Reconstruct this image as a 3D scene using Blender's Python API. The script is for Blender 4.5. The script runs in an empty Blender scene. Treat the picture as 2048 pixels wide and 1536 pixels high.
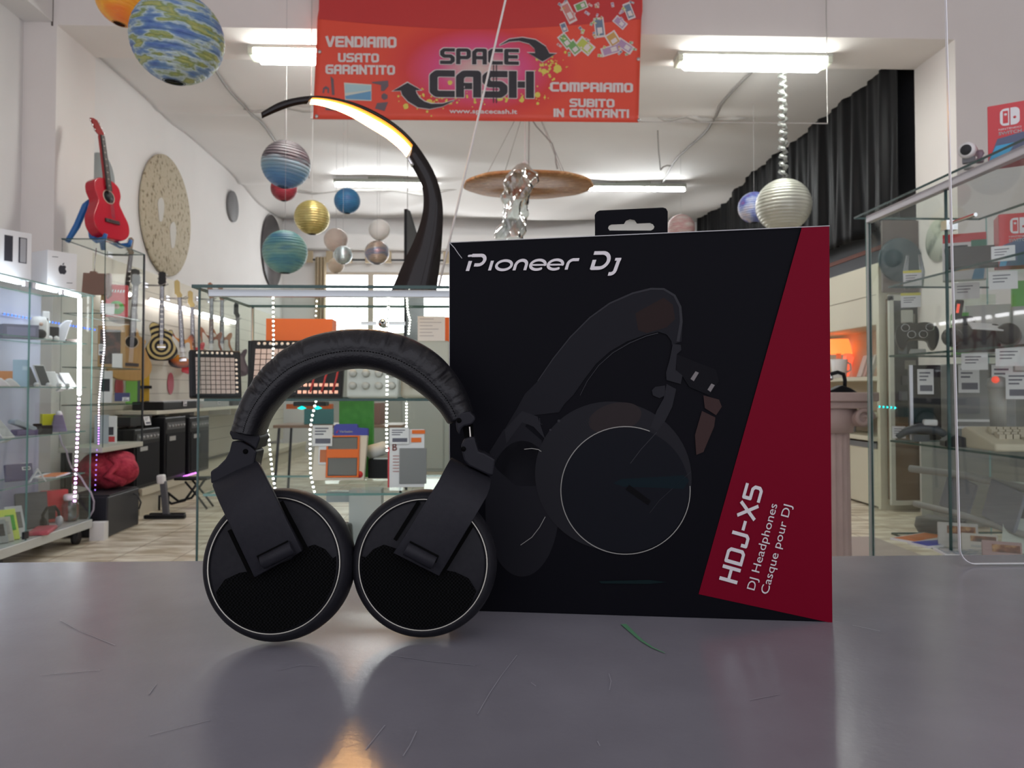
import bpy, math, random
from mathutils import Vector, Matrix, Euler
random.seed(7)
V = Vector
scene = bpy.context.scene
C = scene.collection

# ------------------------------------------------------------------ camera, world, exposure
CAM = V((0, 0, 1.10)); F = 1540.0; CX, CY = 1024.0, 738.0
YAW, PIT = math.radians(2.0), math.radians(1.5)
cam = bpy.data.cameras.new('camera'); co = bpy.data.objects.new('camera', cam); C.objects.link(co)
co.location = CAM; co.rotation_euler = (math.pi/2 + PIT, 0, -YAW)
cam.sensor_width = 36; cam.lens = 36*F/2048; cam.shift_y = -30/2048; cam.clip_start = .01
cam.dof.use_dof = True; cam.dof.focus_distance = .50; cam.dof.aperture_fstop = 25
scene.camera = co
w = bpy.data.worlds.new('world'); scene.world = w; w.use_nodes = True
w.node_tree.nodes['Background'].inputs[0].default_value = (.92, .91, 1, 1)
w.node_tree.nodes['Background'].inputs[1].default_value = 1.5
scene.view_settings.view_transform = 'Standard'; scene.view_settings.look = 'None'
scene.view_settings.gamma = 1; scene.view_settings.exposure = 0.0
scene.cycles.max_bounces = 9; scene.cycles.transparent_max_bounces = 32; scene.cycles.diffuse_bounces = 3
scene.cycles.glossy_bounces = 4; scene.cycles.sample_clamp_indirect = 4
FIX = 44.0      # radiance of the fluorescent diffusers
WIN = 7.0      # daylit panes of the back windows

fw = V((math.sin(YAW)*math.cos(PIT), math.cos(YAW)*math.cos(PIT), math.sin(PIT)))
rt = V((math.cos(YAW), -math.sin(YAW), 0)); up = rt.cross(fw)
def ray(px, py): return fw + rt*((px-CX)/F) + up*((CY-py)/F)
def P(px, py, Y):
    d = ray(px, py); return CAM + d*(Y/d.y)
def PX(px, py, X):
    d = ray(px, py); return CAM + d*(X/d.x)
def PZ(px, py, z):
    d = ray(px, py); return CAM + d*((z-CAM.z)/d.z)
def PP(px, py, o, n):
    d = ray(px, py); return CAM + d*((o-CAM).dot(n)/d.dot(n))

# ------------------------------------------------------------------ materials
MATS = {}
def M(name, col=(.5, .5, .5), rough=.5, metal=0, emit=None, es=0, spec=.5, alpha=1, coat=0):
    if name in MATS: return MATS[name]
    m = bpy.data.materials.new(name); m.use_nodes = True
    b = m.node_tree.nodes['Principled BSDF']
    b.inputs['Base Color'].default_value = (*col, 1); b.inputs['Roughness'].default_value = rough
    b.inputs['Metallic'].default_value = metal; b.inputs['Specular IOR Level'].default_value = spec
    if coat: b.inputs['Coat Weight'].default_value = coat; b.inputs['Coat Roughness'].default_value = .08
    if emit: b.inputs['Emission Color'].default_value = (*emit, 1); b.inputs['Emission Strength'].default_value = es
    MATS[name] = m; return m
def noisy(name, cols, scale=(1, 1, 1), nscale=4, detail=4, rough=.6, bump=0, kind='noise', pos=None, metal=0, bscale=None, spec=.5):
    """procedural colour ramp over object coordinates, with optional bump"""
    if name in MATS: return MATS[name]
    m = M(name, cols[0], rough, metal, spec=spec); nt = m.node_tree; N = nt.nodes; L = nt.links
    b = N['Principled BSDF']; tc = N.new('ShaderNodeTexCoord'); mp = N.new('ShaderNodeMapping')
    mp.inputs['Scale'].default_value = scale; L.new(tc.outputs['Object'], mp.inputs[0])
    if kind == 'noise':
        t = N.new('ShaderNodeTexNoise'); t.inputs['Scale'].default_value = nscale; t.inputs['Detail'].default_value = detail; o = t.outputs[0]
    elif kind == 'voronoi':
        t = N.new('ShaderNodeTexVoronoi'); t.inputs['Scale'].default_value = nscale; t.feature = 'DISTANCE_TO_EDGE'; o = t.outputs[0]
    else:
        t = N.new('ShaderNodeTexWave'); t.inputs['Scale'].default_value = nscale; t.inputs['Distortion'].default_value = 6
        t.inputs['Detail'].default_value = detail; o = t.outputs[1]
    L.new(mp.outputs[0], t.inputs[0])
    r = N.new('ShaderNodeValToRGB'); L.new(o, r.inputs[0]); cr = r.color_ramp
    n = len(cols); pos = pos or [.3+.4*i/(n-1) for i in range(n)]
    while len(cr.elements) < n: cr.elements.new(.5)
    for e, c, p in zip(cr.elements, cols, pos): e.position = p; e.color = (*c, 1)
    L.new(r.outputs[0], b.inputs['Base Color'])
    if bump:
        bp = N.new('ShaderNodeBump'); bp.inputs['Strength'].default_value = bump; bp.inputs['Distance'].default_value = .01
        if bscale:
            t2 = N.new('ShaderNodeTexNoise'); t2.inputs['Scale'].default_value = bscale; L.new(mp.outputs[0], t2.inputs[0]); o = t2.outputs[0]
        L.new(o, bp.inputs['Height']); L.new(bp.outputs[0], b.inputs['Normal'])
    return m
def glass_mat(name, tint=(.93, .97, .95), refl=1.0, add=.0):
    """thin pane: clear with a Fresnel reflection, physically the same for every ray"""
    m = bpy.data.materials.new(name); m.use_nodes = True; nt = m.node_tree; N = nt.nodes; L = nt.links
    for n in list(N): N.remove(n)
    out = N.new('ShaderNodeOutputMaterial'); tr = N.new('ShaderNodeBsdfTransparent'); gl = N.new('ShaderNodeBsdfGlossy')
    tr.inputs[0].default_value = (*tint, 1); gl.inputs['Roughness'].default_value = .02
    fr = N.new('ShaderNodeFresnel'); fr.inputs[0].default_value = 1.45; mx = N.new('ShaderNodeMixShader')
    mu = N.new('ShaderNodeMath'); mu.operation = 'MULTIPLY_ADD'; mu.inputs[1].default_value = refl; mu.inputs[2].default_value = add
    L.new(fr.outputs[0], mu.inputs[0]); L.new(mu.outputs[0], mx.inputs[0]); L.new(tr.outputs[0], mx.inputs[1]); L.new(gl.outputs[0], mx.inputs[2])
    L.new(mx.outputs[0], out.inputs[0]); MATS[name] = m; return m
def emis(name, col, s, sampled=True):
    m = M(name, tuple(c*.8 for c in col), .5, emit=col, es=s)
    if not sampled: m.cycles.emission_sampling = 'NONE'
    return m

GLASS = glass_mat('glass_pane', (.96, .98, .97), refl=.12)
ACRYL = glass_mat('acrylic_pane', (.985, .985, .985), refl=.12)
WRAP = glass_mat('clear_wrap', (.80, .84, .82), refl=1.0, add=.10)
GLASS_STILL = glass_mat('glass_pane_dull', (.965, .98, .97), refl=.03)
EDGE = M('glass_edge', (.012, .055, .048), .2)
EDGEL = M('glass_edge_light', (.18, .34, .31), .2)
ACEDGE = M('acrylic_edge', (.75, .75, .78), .2)
ALU = M('brushed_aluminium', (.62, .61, .66), .38, .6)
CHROME = M('chrome', (.8, .8, .8), .12, 1)
WHITE = M('white_plastic', (.78, .77, .76), .5)
PAPER = M('paper_white', (.80, .79, .80), .7)
BLACK = M('black_plastic', (.009, .009, .011), .45, spec=.25)
DARK = M('dark_grey', (.028, .028, .032), .5, spec=.3)
GREY = M('mid_grey', (.17, .17, .18), .55)
LGREY = M('light_grey', (.40, .40, .39), .55)
CREAM = M('cream_laminate', (.72, .68, .55), .5)
RED = M('red_card', (.62, .03, .04), .45)
ORANGE = M('orange_card', (.85, .16, .01), .5)
GREEN = M('green_card', (.06, .40, .04), .5)
BLUE = M('blue_card', (.05, .06, .42), .5)
TXT = M('print_dark', (.03, .03, .04), .7)
def col(c, name=None, rough=.5):
    return M(name or 'paint_%02d_%02d_%02d' % tuple(int(x*99) for x in c), c, rough)

# ------------------------------------------------------------------ mesh builder
class MB:
    def __init__(s): s.v = []; s.f = []; s.m = []; s.cur = 0; s.sm = []
    def mat(s, i): s.cur = i; return s
    def add(s, vs, fs, smooth=False):
        n = len(s.v); s.v += [V(p) for p in vs]
        for f in fs: s.f.append([n+i for i in f]); s.m.append(s.cur); s.sm.append(smooth)
        return s
    def box(s, c, d, R=None):
        c = V(c); R = R or Matrix.Identity(3); x, y, z = [k/2 for k in d]
        vs = [c + R @ V((a*x, b*y, e*z)) for a in (-1, 1) for b in (-1, 1) for e in (-1, 1)]
        return s.add(vs, [(0, 1, 3, 2), (4, 6, 7, 5), (0, 4, 5, 1), (2, 3, 7, 6), (0, 2, 6, 4), (1, 5, 7, 3)])
    def bb(s, x0, x1, y0, y1, z0, z1): return s.box(((x0+x1)/2, (y0+y1)/2, (z0+z1)/2), (abs(x1-x0), abs(y1-y0), abs(z1-z0)))
    def prism(s, pts, ext):
        n = len(pts); pts = [V(p) for p in pts]; ext = V(ext)
        return s.add(pts + [p+ext for p in pts], [list(range(n))[::-1], list(range(n, 2*n))] + [(i, (i+1) % n, n+(i+1) % n, n+i) for i in range(n)])
    def poly(s, pts): return s.add(pts, [list(range(len(pts)))])
    def tube(s, pts, r, n=8, cap=True, closed=False):
        pts = [V(p) for p in pts]; rs = r if isinstance(r, (list, tuple)) else [r]*len(pts); vs = []; fs = []; k = len(pts); pr = None
        for i, p in enumerate(pts):
            if closed: t = pts[(i+1) % k]-pts[i-1]
            else: t = pts[min(i+1, k-1)]-pts[max(i-1, 0)]
            t.normalize()
            if pr is None: pr = t.orthogonal().normalized()
            a = (pr - t*pr.dot(t))
            a = a.normalized() if a.length > 1e-6 else t.orthogonal().normalized()
            pr = a; b = t.cross(a)
            vs += [p + (a*math.cos(q)+b*math.sin(q))*rs[i] for q in [2*math.pi*j/n for j in range(n)]]
        for i in range(k if closed else k-1):
            i2 = (i+1) % k
            for j in range(n): fs.append((i*n+j, i*n+(j+1) % n, i2*n+(j+1) % n, i2*n+j))
        if cap and not closed: fs += [list(range(n))[::-1], [(k-1)*n+j for j in range(n)]]
        return s.add(vs, fs, True)
    def lathe(s, prof, o=(0, 0, 0), ax=(0, 0, 1), n=32, cap=True, smooth=True, a0=0):
        o = V(o); ax = V(ax).normalized(); a = ax.orthogonal().normalized(); b = ax.cross(a); vs = []; fs = []; k = len(prof)
        for r, t in prof: vs += [o + ax*t + (a*math.cos(q)+b*math.sin(q))*r for q in [a0+2*math.pi*j/n for j in range(n)]]
        for i in range(k-1):
            for j in range(n): fs.append((i*n+j, i*n+(j+1) % n, (i+1)*n+(j+1) % n, (i+1)*n+j))
        if cap: fs += [list(range(n))[::-1], [(k-1)*n+j for j in range(n)]]
        return s.add(vs, fs, smooth)
    def cyl(s, a, b, r, n=16): a = V(a); b = V(b); return s.lathe([(r, 0), (r, (b-a).length)], a, b-a, n, smooth=n > 8)
    def ball(s, c, r, n=16, sc=(1, 1, 1)):
        c = V(c); vs = []; fs = []; k = n//2
        for i in range(1, k):
            th = math.pi*i/k
            vs += [c + V((sc[0]*r*math.sin(th)*math.cos(2*math.pi*j/n), sc[1]*r*math.sin(th)*math.sin(2*math.pi*j/n), sc[2]*r*math.cos(th))) for j in range(n)]
        for i in range(k-2):
            for j in range(n): fs.append((i*n+j, (i+1)*n+j, (i+1)*n+(j+1) % n, i*n+(j+1) % n))
        t = len(vs); vs += [c+V((0, 0, sc[2]*r)), c-V((0, 0, sc[2]*r))]
        for j in range(n): fs += [(t, j, (j+1) % n), (t+1, (k-2)*n+(j+1) % n, (k-2)*n+j)]
        return s.add(vs, fs, True)
    def grid(s, fn, nu, nv, smooth=True):
        vs = [fn(i/nu, j/nv) for i in range(nu+1) for j in range(nv+1)]
        fs = [(i*(nv+1)+j, (i+1)*(nv+1)+j, (i+1)*(nv+1)+j+1, i*(nv+1)+j+1) for i in range(nu) for j in range(nv)]
        return s.add(vs, fs, smooth)
    def build(s, name, mats, parent=None, world=False, bevel=0, solid=0, sub=0, seg=2):
        me = bpy.data.meshes.new(name); off = V((0, 0, 0))
        if parent is not None and world: off = wloc(parent)
        me.from_pydata([tuple(p-off) for p in s.v], [], s.f)
        for m in (mats if isinstance(mats, (list, tuple)) else [mats]): me.materials.append(m)
        me.polygons.foreach_set('material_index', s.m); me.polygons.foreach_set('use_smooth', s.sm); me.update()
        o = bpy.data.objects.new(name, me); C.objects.link(o)
        if parent is not None: o.parent = parent
        if solid: q = o.modifiers.new('solid', 'SOLIDIFY'); q.thickness = solid; q.offset = 0
        if bevel: q = o.modifiers.new('bevel', 'BEVEL'); q.width = bevel; q.segments = seg; q.limit_method = 'ANGLE'; q.harden_normals = False
        if sub: q = o.modifiers.new('sub', 'SUBSURF'); q.levels = sub; q.render_levels = sub
        return o
def wloc(o):
    l = V((0, 0, 0))
    while o is not None: l = l + o.location; o = o.parent
    return l
def tag(o, label, cat, group=None, kind=None):
    o['label'] = label; o['category'] = cat
    if group: o['group'] = group
    if kind: o['kind'] = kind
    return o
def thing(name, label, cat, loc=(0, 0, 0), rot=(0, 0, 0), group=None):
    o = bpy.data.objects.new(name, None); o.empty_display_size = .05; C.objects.link(o)
    o.location = loc; o.rotation_euler = rot if isinstance(rot, tuple) else (0, 0, rot)
    return tag(o, label, cat, group)
def struct(name, mb, mats, parent=None, **k):
    o = mb.build(name, mats, parent, **k)
    if parent is None: o['kind'] = 'structure'
    return o
def dup(root, loc=None, rot=None, label=None):
    r = root.copy(); C.objects.link(r)
    if loc is not None: r.location = loc
    if rot is not None: r.rotation_euler = rot if isinstance(rot, tuple) else (0, 0, rot)
    if label: r['label'] = label
    for ch in list(root.children):
        c = ch.copy(); C.objects.link(c); c.parent = r
        for g in ch.children:
            d = g.copy(); C.objects.link(d); d.parent = c
    return r
def rz(a): return Matrix.Rotation(a, 3, 'Z')
def rx(a): return Matrix.Rotation(a, 3, 'X')
def ry(a): return Matrix.Rotation(a, 3, 'Y')

# ------------------------------------------------------------------ lettering
_tc = {}
def text2d(s):
    """outline lettering as flat triangles/polygons, cap height about 0.7 per unit size"""
    if s in _tc: return _tc[s]
    cu = bpy.data.curves.new('t', 'FONT'); cu.body = s; cu.resolution_u = 4
    o = bpy.data.objects.new('t', cu); C.objects.link(o); dg = bpy.context.evaluated_depsgraph_get()
    me = bpy.data.meshes.new_from_object(o.evaluated_get(dg))
    vs = [(v.co.x, v.co.y) for v in me.vertices]; fs = [list(p.vertices) for p in me.polygons]
    C.objects.unlink(o); bpy.data.objects.remove(o); bpy.data.curves.remove(cu); bpy.data.meshes.remove(me)
    x0 = min(v[0] for v in vs); y0 = 0; x1 = max(v[0] for v in vs); vs = [(x-x0, y) for x, y in vs]
    _tc[s] = (vs, fs, x1-x0); return _tc[s]
def put_text(mb, s, fn, w, h, shear=0, capunit=.69, bold=0):
    """lettering scaled to width w and cap height h, mapped by fn(u, v)"""
    vs, fs, tw = text2d(s)
    offs = [(0, 0)] if not bold else [(0, 0), (bold, 0), (-bold, 0), (0, bold), (0, -bold), (bold*.7, bold*.7), (-bold*.7, bold*.7), (bold*.7, -bold*.7), (-bold*.7, -bold*.7)]
    for a, b in offs:
        q = [(x*w/tw+a, y*h/capunit+b) for x, y in vs]
        mb.add([fn(x+shear*y, y) for x, y in q], fs)
def stagger(m, d, eps):
    # ink strokes overlap: keep each a hair above the one before so that none shade each other
    seen = set(); d = V(d)
    for i, f in enumerate(m.f):
        for k in f:
            if k not in seen: seen.add(k); m.v[k] = m.v[k]+d*(i*eps)
    return m
GL = {
 'A': [[(0,0),(0,5),(1,6),(4,6),(4,0)],[(0,2.4),(4,2.4)]], 'B': [[(0,0),(0,6),(3.4,6),(4,5.4),(4,3.8),(3.4,3.2),(0,3.2)],[(3.4,3.2),(4,2.6),(4,.6),(3.4,0),(0,0)]],
 'C': [[(4,6),(.8,6),(0,5.2),(0,.8),(.8,0),(4,0)]], 'D': [[(0,0),(0,6),(3.2,6),(4,5.2),(4,.8),(3.2,0),(0,0)]],
 'E': [[(4,6),(0,6),(0,0),(4,0)],[(0,3),(3.6,3)]], 'G': [[(4,6),(.8,6),(0,5.2),(0,.8),(.8,0),(4,0),(4,3),(2,3)]],
 'H': [[(0,0),(0,6)],[(4,0),(4,6)],[(0,3),(4,3)]], 'I': [[(0,0),(0,6)]], 'J': [[(3.4,6),(3.4,.8),(2.6,0),(0,0),(0,1.4)]],
 'M': [[(0,0),(0,6),(5,6),(5,0)],[(2.5,6),(2.5,0)]], 'N': [[(0,0),(0,6)],[(0,6),(4,0)],[(4,0),(4,6)]],
 'O': [[(.8,0),(0,.8),(0,5.2),(.8,6),(3.2,6),(4,5.2),(4,.8),(3.2,0),(.8,0)]], 'P': [[(0,0),(0,6),(3.4,6),(4,5.4),(4,3),(3.4,2.4),(0,2.4)]],
 'R': [[(0,0),(0,6),(3.4,6),(4,5.4),(4,3.1),(3.4,2.5),(0,2.5)],[(3,2.5),(4,1.5),(4,0)]], 'S': [[(4,6),(.8,6),(0,5.2),(0,3.8),(.8,3),(3.2,3),(4,2.2),(4,.8),(3.2,0),(0,0)]],
 'T': [[(0,6),(4,6)],[(2,6),(2,0)]], 'U': [[(0,6),(0,.8),(.8,0),(3.2,0),(4,.8),(4,6)]], 'V': [[(0,6),(1.8,0),(2.4,0),(4.2,6)]],
 'X': [[(0,0),(4,6)],[(4,0),(0,6)]], '5': [[(4,6),(0,6),(0,3.4),(3.2,3.4),(4,2.6),(4,.8),(3.2,0),(0,0)]], '-': [[(0,2.8),(2,2.8)]], ' ': []}
GW = {'M': 5, 'I': 0, '-': 2, ' ': 1.6, 'J': 3.4, 'V': 4.2}
def techno(mb, s, fn, w, h, t=1.25, gap=1.6, shear=0):
    tot = sum(GW.get(c, 4) for c in s) + (len(s)-1)*(gap+t*.6) + t
    sx = w/tot; sy = h/(6+t); x = t/2
    def q(p): return fn((p[0]*sx)+shear*(p[1]*sy), p[1]*sy)
    for c in s:
        for pl in GL[c]:
            for i in range(len(pl)-1):
                a = V((pl[i][0]+x, pl[i][1]+t/2)); b = V((pl[i+1][0]+x, pl[i+1][1]+t/2)); d = (b-a).normalized(); n = V((-d.y, d.x))*(t/2)
                e0 = d*(t/2) if i == 0 else V((0, 0)); e1 = d*(t/2) if i == len(pl)-2 else V((0, 0))
                mb.poly([q(a-e0-n), q(b+e1-n), q(b+e1+n), q(a-e0+n)])
                if i < len(pl)-2: mb.poly([q(b+V((math.cos(k), math.sin(k)))*(t/2)) for k in [math.pi*j/6 for j in range(12)]])
        x += GW.get(c, 4)+gap+t*.6
#@@SHELL
# ================================================================== THE ROOM
plaster = noisy('plaster', [(.77, .75, .74), (.81, .79, .78)], nscale=1.5, rough=.85, bump=.02)
plaster_pink = noisy('plaster_portal', [(.80, .75, .72), (.84, .79, .76)], nscale=1.5, rough=.85)
ceil_mat = noisy('ceiling_cloth', [(.76, .74, .73), (.82, .80, .79)], nscale=.8, rough=.8, bump=.12, bscale=1.5)
def floor_material():
    m = M('floor_tiles', (.5, .45, .36), .35); nt = m.node_tree; N = nt.nodes; L = nt.links; b = N['Principled BSDF']
    tc = N.new('ShaderNodeTexCoord'); br = N.new('ShaderNodeTexBrick'); br.offset = 0
    br.inputs['Scale'].default_value = 1; br.inputs['Brick Width'].default_value = .4; br.inputs['Row Height'].default_value = .4
    br.inputs['Mortar Size'].default_value = .004; br.inputs['Color1'].default_value = (.84, .79, .70, 1); br.inputs['Color2'].default_value = (.72, .67, .57, 1)
    br.inputs['Mortar'].default_value = (.30, .25, .18, 1); L.new(tc.outputs['Object'], br.inputs[0])
    mp = N.new('ShaderNodeMapping'); mp.inputs['Scale'].default_value = (1, 3, 1); mp.inputs['Rotation'].default_value = (0, 0, .35)
    L.new(tc.outputs['Object'], mp.inputs[0]); no = N.new('ShaderNodeTexNoise'); no.inputs['Scale'].default_value = 3.5; no.inputs['Detail'].default_value = 6
    L.new(mp.outputs[0], no.inputs[0]); r = N.new('ShaderNodeValToRGB'); r.color_ramp.elements[0].position = .38; r.color_ramp.elements[1].position = .62
    r.color_ramp.elements[0].color = (.55, .46, .33, 1); r.color_ramp.elements[1].color = (1.1, 1.08, 1.02, 1); L.new(no.outputs[0], r.inputs[0])
    mx = N.new('ShaderNodeMix'); mx.data_type = 'RGBA'; mx.blend_type = 'MULTIPLY'; mx.inputs[0].default_value = .9
    L.new(br.outputs[0], mx.inputs[6]); L.new(r.outputs[0], mx.inputs[7]); L.new(mx.outputs[2], b.inputs['Base Color']); return m
XL, XR, XWL = -3.42, 3.905, -3.68
YP0, YP1, YB = 6.2, 6.81, 13.65
ZP, ZC, ZF = 4.01, 4.15, 4.95
struct('floor', MB().bb(-4.2, 6.2, -2.5, 14, -.1, 0), floor_material())
struct('wall_left', MB().bb(XWL-.2, XWL, -2.5, YP0, 0, ZF), plaster)
struct('wall_right', MB().bb(5.6, 5.8, -2.5, YP0, 0, ZF), plaster)
struct('ceiling_front', MB().bb(-4.2, 6.2, -2.5, YP0, ZF, ZF+.1), plaster)
struct('ceiling_soffit', MB().bb(XWL, -3.45, 1.5, YP0, 4.03, ZF), plaster)
m = MB(); m.bb(XWL-.2, XL, YP0, YP1, 0, ZF); struct('wall_portal_left', m, plaster_pink)
m = MB(); m.bb(XR, 4.62, YP0, YP1, 0, ZF); m.bb(4.62, 5.8, YP0, YP1, 0, 3.45); m.bb(4.62, 5.8, YP0, YP1, 4.05, ZF); m.bb(4.62, 5.8, YP0+.25, YP1, 3.45, 4.05)
struct('wall_portal_right', m, plaster_pink)
struct('wall_portal_beam', MB().bb(XL, XR, YP0, YP1, ZP, ZF), plaster_pink)
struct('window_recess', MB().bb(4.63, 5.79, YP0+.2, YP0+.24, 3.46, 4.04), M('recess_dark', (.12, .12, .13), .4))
struct('wall_back_room_left', MB().bb(-3.76, -3.56, YP1, YB, 0, 4.4), plaster)
greyw = M('wall_charcoal', (.09, .095, .11), .55)
struct('wall_back_room_right', MB().bb(4.05, 4.25, YP1, YB, 0, 4.4), greyw)
# back wall with a window opening strip
WX0, WX1, WZ0, WZ1 = -2.86, 1.3, 2.05, 3.17
m = MB(); m.bb(-3.76, WX0, YB, YB+.2, 0, 4.4); m.bb(WX1, 4.25, YB, YB+.2, 0, 4.4); m.bb(WX0, WX1, YB, YB+.2, 0, WZ0); m.bb(WX0, WX1, YB, YB+.2, WZ1, 4.4)
struct('wall_back', m, plaster)
struct('trim_1', MB().bb(-3.56, 3.86, YB-.22, YB, 3.55, 3.8), plaster)
wf = M('window_frame_white', (.55, .48, .40), .5)
day = emis('daylight_pane', (.96, .98, 1), WIN)
nw = 5
for i in range(nw):
    x0 = WX0+(WX1-WX0)*i/nw; x1 = WX0+(WX1-WX0)*(i+1)/nw
    fr = MB(); fr.bb(x0, x0+.05, YB+.02, YB+.09, WZ0, WZ1); fr.bb(x1-.05, x1, YB+.02, YB+.09, WZ0, WZ1); fr.bb(x0+.05, x1-.05, YB+.02, YB+.09, WZ0, WZ0+.05); fr.bb(x0+.05, x1-.05, YB+.02, YB+.09, WZ1-.05, WZ1)
    fr.bb(x0+.05, x1-.05, YB+.03, YB+.08, 2.55, 2.59)
    wo = struct('window_%d' % (i+1), fr, wf)
    MB().bb(x0+.05, x1-.05, YB+.055, YB+.06, WZ0+.05, WZ1-.05).build('pane', day, wo)
# draped cloth ceiling of the back room
def ceil_z(x, y):
    z = ZC
    for yc, a, wd in ((8.35, .035, .10), (11.15, .05, .12)):
        z -= a*math.exp(-((y-yc-.05*math.sin(x*1.7))/wd)**2)*(.55+.45*math.sin(x*2.3+yc))
    s = max(0, (y-11.3)/2.4)
    z -= .15*math.sin(math.pi*min(1, s))*(.6+.4*math.sin(x*1.3+.6)) if s > 0 else 0
    z -= .05*(abs(math.sin(x*1.9+y*1.1))**6+.5*math.sin(x*5+y*2.2))*math.exp(-((y-12.1)/1.0)**2)
    z -= .03*abs(math.sin(y*1.3-x*.5+1))**10
    z -= .012*math.sin(x*2.2+y*.9)
    return z
m = MB(); m.grid(lambda u, v: (-3.56+7.42*u, YP1+(YB-YP1)*v, ceil_z(-3.56+7.42*u, YP1+(YB-YP1)*v)), 120, 150)
struct('ceiling_back_room', m, ceil_mat, solid=.02)
struct('ceiling_slab', MB().bb(-3.76, 4.25, YP1, YB+.2, 4.4, 4.5), plaster)
# cable runs along the ceiling cloth
cabm = M('cable_grey', (.30, .29, .28), .6)
for xx, nm in ((-2.55, 'above the planet lanterns'), (2.53, 'above the pearl lantern')):
    m = MB(); pts = [(xx+.03*math.sin(y*3), y, ceil_z(xx, y)-.03) for y in [6.85+.2*i for i in range(22)]]
    m.tube(pts, .013, 6); tag(m.build('ceiling_cable', cabm), 'thin grey cable fixed along the draped ceiling '+nm, 'cable')
# rod-like ridges where the cloth is gathered
for k, (x0, x1, y) in enumerate(((-2.6, -1.1, 8.3), (1.9, 3.0, 8.35), (-3.0, -.2, 11.6), (1.0, 3.1, 11.2))):
    m = MB(); m.tube([(x0+(x1-x0)*i/14, y+.04*math.sin(i), ceil_z(x0+(x1-x0)*i/14, y)-.015-.02*math.sin(i*1.3)) for i in range(15)], [.004+.028*math.sin(math.pi*i/14) for i in range(15)], 6)
    struct('trim_%d' % (k+2), m, M('cloth_fold', (.42, .40, .38), .8))
# skirting and shelf platform along the left wall
struct('baseboard_left', MB().bb(-3.56, -3.0, 6.83, 13.0, 0, .2).bb(-3.02, -2.98, 6.83, 13.0, .17, .23), [M('platform_cream', (.60, .55, .43), .55)])
# crack line at top left
struct('trim_7', MB().bb(-3.46, -3.45, YP0-.012, YP0, 4.0, ZF), M('crack_dark', (.12, .1, .09), .8))

# ------------------------------------------------------------------ fluorescent fixtures under the beam
diff_mat = emis('diffuser_lit', (.97, 1, .95), FIX)
def fixture(x, y, z, L, lab):
    t = thing('ceiling_light', lab, 'light', (x, y, z), 0, 'fluorescent lights under the beam')
    MB().box((0, 0, -.015), (L, .17, .03)).build('housing', M('fixture_housing', (.6, .62, .55), .5), t, bevel=.004)
    m = MB(); h = L/2
    prof = [(-.085, -.03), (-.07, -.10), (-.04, -.12), (.04, -.12), (.07, -.10), (.085, -.03)]
    a = [V((-h+(.02 if q[1] > -.05 else .09), q[0], q[1])) for q in prof]; b = [V((-p.x, p.y, p.z)) for p in a]; n = len(a)
    m.add(a+b, [list(range(n)), list(range(n, 2*n))[::-1]]+[(i, n+i, n+(i+1) % n, (i+1) % n) for i in range(n)])
    m.build('diffuser', diff_mat, t)
    for s in (-1, 1): MB().box((s*(h-.03), 0, -.055), (.05, .176, .06)).build('end_cap', M('end_cap_frosted', (.75, .80, .66), .4), t, bevel=.01)
yl = 6.58
fixture(P(1505, 100, yl).x, yl, ZP, 1.36, 'long lit fluorescent ceiling light on the beam, clear of the red banner')
fixture(P(660, 100, yl).x, yl, ZP, 1.36, 'lit fluorescent ceiling light on the beam, its end half hidden by the red banner')
tube_mat = emis('tube_lit', (.96, 1, 1), 62)
def batten(x0, x1, y, lab):
    zc = ceil_z((x0+x1)/2, y)-.09
    t = thing('tube_light', lab, 'light', ((x0+x1)/2, y, zc), 0, 'bare fluorescent tubes on the back room ceiling'); h = (x1-x0)/2
    m = MB(); m.box((0, 0, .03), (2*h, .09, .05)); m.box((0, 0, .07), (.5, .05, .05)); m.build('batten', M('batten_grey', (.30, .32, .28), .5), t, bevel=.004)
    MB().cyl((-h+.02, 0, -.02), (h-.02, 0, -.02), .03, 12).build('tube', tube_mat, t)
    for s in (-1, 1): MB().box((s*(h-.01), 0, -.015), (.03, .05, .05)).build('tube_holder', M('batten_white', (.6, .6, .56), .5), t)
yt = 11.0
batten(P(668, 352, yt).x, P(875, 352, yt).x, yt, 'bare lit tube light on the back ceiling, seen behind the curved lamp')
batten(P(1160, 352, yt).x, P(1371, 352, yt).x, yt, 'bare lit tube light on the back ceiling, beside the brown ring disc')

# ------------------------------------------------------------------ black curtain, right wall of the back room
def curt(u, v):
    y = 6.86+u*(13.5-6.86); z = 2.63+v*(ZC-2.6)
    a = .028*math.sin(y*9+.7*math.sin(y*2.1))+.02*math.sin(y*23+v*2)+.01*math.sin(y*41)
    return (3.80-.03-a*(1.15-.5*v), y, z+.02*math.sin(y*3)*(1-v))
tag(MB().grid(curt, 420, 14).build('curtain', M('curtain_satin', (.004, .004, .005), .5, spec=.16), solid=.004), 'black satin curtain pleated along the upper right wall', 'curtain')
tag(MB().bb(4.035, 4.049, 6.85, 13.6, 2.53, 2.575).build('wall_stripe', M('stripe_brown', (.25, .06, .03), .5)), 'thin rust red stripe on the dark wall under the black curtain', 'stripe', kind='structure')

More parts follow.
